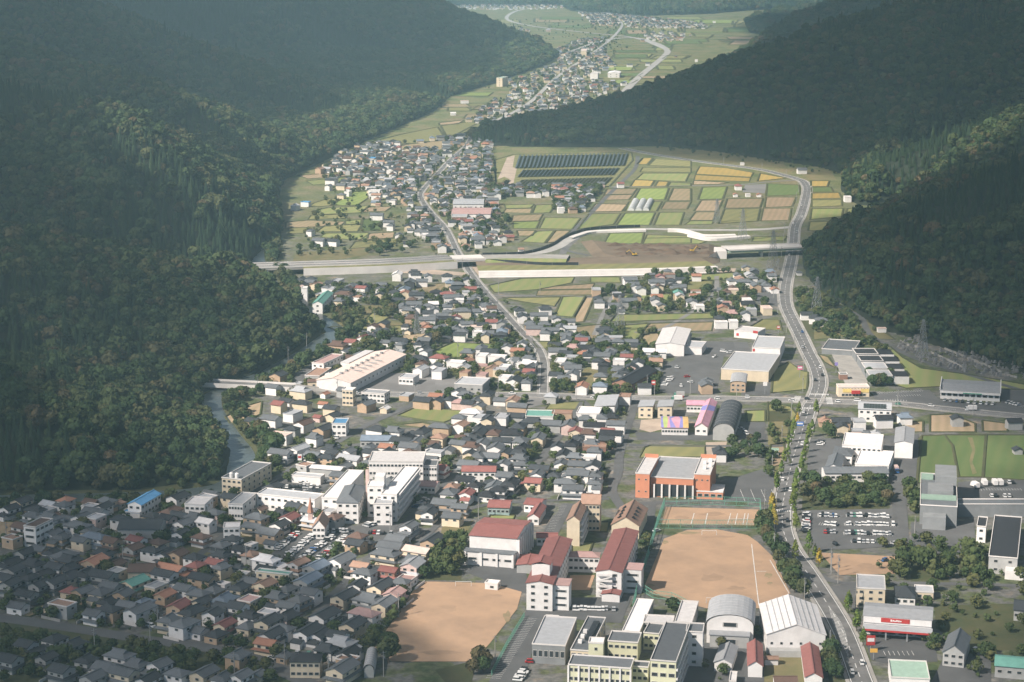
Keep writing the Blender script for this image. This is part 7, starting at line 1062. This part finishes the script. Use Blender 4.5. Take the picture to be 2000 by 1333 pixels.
# ------------------------------------------------------------------ woods: too many to count, one mass of instanced trees
def stuff_points(name, pts, rots, scl, idx_, coll, label, cat):
    me = bpy.data.meshes.new(name); me.vertices.add(len(pts)); me.vertices.foreach_set('co', np.asarray(pts, np.float32).ravel())
    a = me.attributes.new('rot', 'FLOAT', 'POINT'); a.data.foreach_set('value', np.asarray(rots, np.float32)); a = me.attributes.new('scl', 'FLOAT', 'POINT'); a.data.foreach_set('value', np.asarray(scl, np.float32)); a = me.attributes.new('pick', 'INT', 'POINT'); a.data.foreach_set('value', np.asarray(idx_, np.int32))
    o = obj(name, me); ng = bpy.data.node_groups.new(name, 'GeometryNodeTree'); ng.interface.new_socket('Geometry', in_out='INPUT', socket_type='NodeSocketGeometry'); ng.interface.new_socket('Geometry', in_out='OUTPUT', socket_type='NodeSocketGeometry'); N, Lk = ng.nodes.new, ng.links.new
    gi, go, ip, ci = N('NodeGroupInput'), N('NodeGroupOutput'), N('GeometryNodeInstanceOnPoints'), N('GeometryNodeCollectionInfo'); ci.inputs['Collection'].default_value = coll; ci.inputs['Separate Children'].default_value = True; ci.inputs['Reset Children'].default_value = True
    def at(nm, ty): n = N('GeometryNodeInputNamedAttribute'); n.data_type = ty; n.inputs['Name'].default_value = nm; return n.outputs['Attribute']
    cx = N('ShaderNodeCombineXYZ'); Lk(at('rot', 'FLOAT'), cx.inputs[2]); Lk(gi.outputs[0], ip.inputs['Points']); Lk(ci.outputs[0], ip.inputs['Instance']); ip.inputs['Pick Instance'].default_value = True; Lk(at('pick', 'INT'), ip.inputs['Instance Index']); Lk(cx.outputs[0], ip.inputs['Rotation']); Lk(at('scl', 'FLOAT'), ip.inputs['Scale']); Lk(ip.outputs[0], go.inputs[0])
    md = o.modifiers.new('scatter', 'NODES'); md.node_group = ng; tag(o, label, cat, kind='stuff'); return o
pc = bpy.data.collections.new('tree_kinds')
for k, (c, t) in enumerate(BROAD + CEDAR): pc.objects.link(bpy.data.objects.new(f'{"abcdefg"[k]}_tree_kind', c))
sc_ = bpy.data.collections.new('shrub_kinds')
for k, (c, t) in enumerate(GARD): sc_.objects.link(bpy.data.objects.new(f'{"abc"[k]}_shrub_kind', c))
FX, FY, FS = [], [], []
for y0, y1, sp_, s_ in ((950, 1700, 6.6, 1.12), (1700, 2600, 7.2, 1.2), (2600, 4200, 8.4, 1.35), (4200, 6200, 11, 1.75), (6200, 9000, 17, 2.6)):
    xs_, ys_ = np.meshgrid(np.arange(-.36 * y1, .36 * y1, sp_), np.arange(y0, y1, sp_)); xs_, ys_ = xs_.ravel() + np.random.uniform(-.45, .45, xs_.size) * sp_, ys_.ravel() + np.random.uniform(-.45, .45, ys_.size) * sp_; k = np.abs(xs_) < .33 * ys_; FX.append(xs_[k]); FY.append(ys_[k]); FS.append(np.full(k.sum(), s_))
FX, FY, FS = map(np.concatenate, (FX, FY, FS))
fz, fd = hill_z(FX, FY); k = (fd > 1.5) & (np.arange(len(fd)) >= 0); FX, FY, FS, fz = FX[k], FY[k], FS[k], fz[k]
z2, _ = hill_z(FX, FY - 30.0); z3, _ = hill_z(FX, FY - 90.0); vis = (np.maximum(fz, 0) + 22 > 0) & ~((np.maximum(z2, 0) - np.maximum(fz, 0) > 14) & (np.maximum(z3, 0) - np.maximum(fz, 0) > 34)); FX, FY, FS, fz = FX[vis], FY[vis], FS[vis], fz[vis]
rr_ = []
for a, b in zip(rp[:-1], rp[1:]):
    d_ = (b - a).normalized(); n_ = Vector((-d_.y, d_.x, 0))
    for _ in range(max(1, int((b - a).length / 1.7))):
        q_ = a.lerp(b, random.random()) + n_ * random.choice((-1, 1, 1)) * random.uniform(9, 20)
        if not blocked(q_.x, q_.y, 1.0, False, False) and min((q_.xy - b_.xy).length for b_ in rbp) > 16: rr_.append(q_)
FX = np.concatenate([FX, [a.x for a in rr_]]); FY = np.concatenate([FY, [a.y for a in rr_]]); FS = np.concatenate([FS, np.full(len(rr_), .8)]); fz = np.concatenate([fz, np.zeros(len(rr_))])
patchn = fbm(FX, FY, 150, 40, 3) + np.random.normal(0, .05, FX.size); con = (patchn > .53) & (np.arange(FX.size) < FX.size - len(rr_)); pick = np.where(con, np.random.randint(4, 7, FX.size), np.random.randint(0, 4, FX.size)); hf = fbm(FX, FY, 60, 77, 2); sc2 = FS * np.exp(np.random.normal(0, .22, FX.size)) * (.62 + .7 * hf) * np.where(con, .72, 1.0)
stuff_points('forest', np.stack([FX, FY, np.maximum(fz, 0) - .4], -1), np.random.uniform(0, 6.28, FX.size), sc2, pick, pc, 'dense mixed broadleaf and cedar forest covering the valley hillsides', 'forest'); print('forest trees', len(FX), 'houses', len(SPEC), 'cars', NC[0], 'trees', NT[0])
sx, sy, sz_ = [], [], []
rs_ = random.Random(77)
for poly, n, free in [(t[0], 3600 if t[1] < 14.6 else 1500, True) for t in TOWN[:10]] + [([(640, 360), (960, 360), (960, 500), (580, 500)], 420, False), ([(1540, 560), (1650, 580), (1720, 660), (1600, 650)], 160, False), ([(1240, 285), (1560, 305), (1640, 345), (1500, 325)], 220, False), ([(640, 600), (760, 560), (800, 620), (680, 650)], 120, False), ([(1700, 1100), (2000, 1120), (2000, 1330), (1850, 1330)], 120, False), ([(0, 1240), (500, 1290), (600, 1333), (0, 1333)], 420, False), ([(1130, 1180), (1500, 1210), (1560, 1333), (1380, 1333)], 60, False), ([(540, 880), (620, 830), (700, 870), (560, 960)], 40, False), ([(900, 190), (1230, 100), (1320, 60), (1150, 40), (850, 40), (1080, 120)], 900, False), ([(1530, 560), (1600, 575), (1680, 640), (1740, 690), (1640, 670), (1560, 640)], 420, False), ([(1700, 1060), (1990, 1060), (1990, 1160), (1700, 1150)], 80, False), ([(1610, 945), (1730, 935), (1740, 990), (1610, 995)], 160, False), ([(1500, 840), (1540, 830), (1530, 980), (1490, 980)], 120, False)]:
    wq = [(P(*q).x, P(*q).y) for q in poly]
    for _ in range(n):
        x, y = rs_.uniform(min(a[0] for a in wq), max(a[0] for a in wq)), rs_.uniform(min(a[1] for a in wq), max(a[1] for a in wq))
        if inpoly(x, y, wq) and not blocked(x, y, .7, free): sx.append(x); sy.append(y); sz_.append(rs_.uniform(.35, 1.15))
stuff_points('shrubbery', np.stack([sx, sy, np.zeros(len(sx))], -1), np.random.uniform(0, 6.28, len(sx)), sz_, np.random.randint(0, 3, len(sx)), sc_, 'garden shrubs and hedges scattered between the houses', 'shrubs')

# ------------------------------------------------------------------ haze and clouds
hzm = bpy.data.materials.new('haze_air'); hzm.use_nodes = True; nt = hzm.node_tree; nt.nodes.clear(); out = nt.nodes.new('ShaderNodeOutputMaterial'); pv = nt.nodes.new('ShaderNodeVolumePrincipled'); pv.inputs['Color'].default_value = (0.54, 0.85, 0.98, 1); pv.inputs['Density'].default_value = 0.000085; pv.inputs['Anisotropy'].default_value = 0.2; nt.links.new(pv.outputs[0], out.inputs['Volume'])
hb = MB().box(-6300, -700, -1.0, 6300, 12500, 450, bottom=True).build('haze', hzm); tag(hb, kind='stuff')
def cloud_mat():
    m = bpy.data.materials.new('cloud_vapour'); m.use_nodes = True; nt = m.node_tree; nt.nodes.clear(); N, Lk = nt.nodes.new, nt.links.new
    o = N('ShaderNodeOutputMaterial'); mx = N('ShaderNodeMixShader'); tr = N('ShaderNodeBsdfTransparent'); m2 = N('ShaderNodeMixShader'); df = N('ShaderNodeBsdfDiffuse'); tl = N('ShaderNodeBsdfTranslucent'); at = N('ShaderNodeAttribute'); at.attribute_name = 'cover'
    df.inputs[0].default_value = (.85, .85, .86, 1); tl.inputs[0].default_value = (.5, .5, .52, 1); m2.inputs[0].default_value = .35
    Lk(df.outputs[0], m2.inputs[1]); Lk(tl.outputs[0], m2.inputs[2]); Lk(at.outputs['Fac'], mx.inputs[0]); Lk(tr.outputs[0], mx.inputs[1]); Lk(m2.outputs[0], mx.inputs[2]); Lk(mx.outputs[0], o.inputs[0]); return m
CLOUD = cloud_mat()
def cloud(lb, plan, alt, seed, soft=170.0, dens=70.0, thick=190.0, cmax=.70):
    """a flat-based cumulus bank; its plan given by the ground it shades when the sun stands as it does"""
    sh = SUN / SUN.z * alt; poly = [(x + sh.x, y + sh.y) for x, y in plan]; x0, x1 = min(p[0] for p in poly), max(p[0] for p in poly); y0, y1 = min(p[1] for p in poly), max(p[1] for p in poly); st = 32.0
    X, Y = np.meshgrid(np.arange(x0 - 260, x1 + 260, st), np.arange(y0 - 260, y1 + 260, st)); d = poly_dist(X.ravel(), Y.ravel(), poly).reshape(X.shape)
    n = fbm(X, Y, 420, seed, 5); t = np.clip((d + (n - .47) * 330 + 30) / soft, 0, 1.4); T = thick * t * (.55 + .9 * n); ok = T > 1.0
    top = alt + T * .75 + (fbm(X, Y, 130, seed + 9, 3) - .45) * 50 * np.clip(t, 0, 1); bot = alt - T * .25; cov = 1 - np.exp(-T / dens)
    ix = np.full(X.shape, -1); ix[ok] = np.arange(ok.sum()); nn = int(ok.sum()); v = np.concatenate([np.stack([X[ok], Y[ok], top[ok]], -1), np.stack([X[ok], Y[ok], bot[ok]], -1)])
    q = np.stack([ix[:-1, :-1], ix[:-1, 1:], ix[1:, 1:], ix[1:, :-1]], -1).reshape(-1, 4); q = q[q.min(1) >= 0]; fcs = [tuple(a) for a in q] + [tuple(a[::-1] + nn) for a in q]
    me = mesh('cloud', v.tolist(), fcs, [CLOUD], smooth=True); a = me.attributes.new('cover', 'FLOAT', 'POINT'); a.data.foreach_set('value', np.tile(cov[ok] * cmax, 2).astype(np.float32)); o = obj('cloud', me); tag(o, lb, 'cloud', 'clouds above the valley')
cloud('broad cloud bank above the left hills and lower town', [(-60, 560), (-125, 760), (-185, 1000), (-250, 1250), (-225, 1450), (-270, 1720), (-330, 2200), (-270, 2750), (-180, 3300), (20, 4450), (-100, 5600), (-1900, 5600), (-1900, 560)], 760, 5)
cloud('broad cloud bank above the right hills', [(110, 560), (150, 760), (192, 900), (232, 1050), (262, 1250), (275, 1500), (300, 1850), (340, 2040), (520, 2080), (600, 2160), (520, 2300), (400, 2340), (350, 2500), (240, 2650), (70, 2740), (-60, 2800), (-40, 2950), (130, 3250), (280, 3650), (600, 4400), (700, 6000), (2200, 6000), (2200, 560)], 760, 15)

cloud('thin unseen veil added to dim the near edge of town', [(-90, 520), (-110, 780), (0, 930), (120, 930), (200, 800), (210, 520)], 820, 25, soft=260.0, dens=260.0, cmax=.35)  # veil put in out of view to weaken the sun on the nearest ground
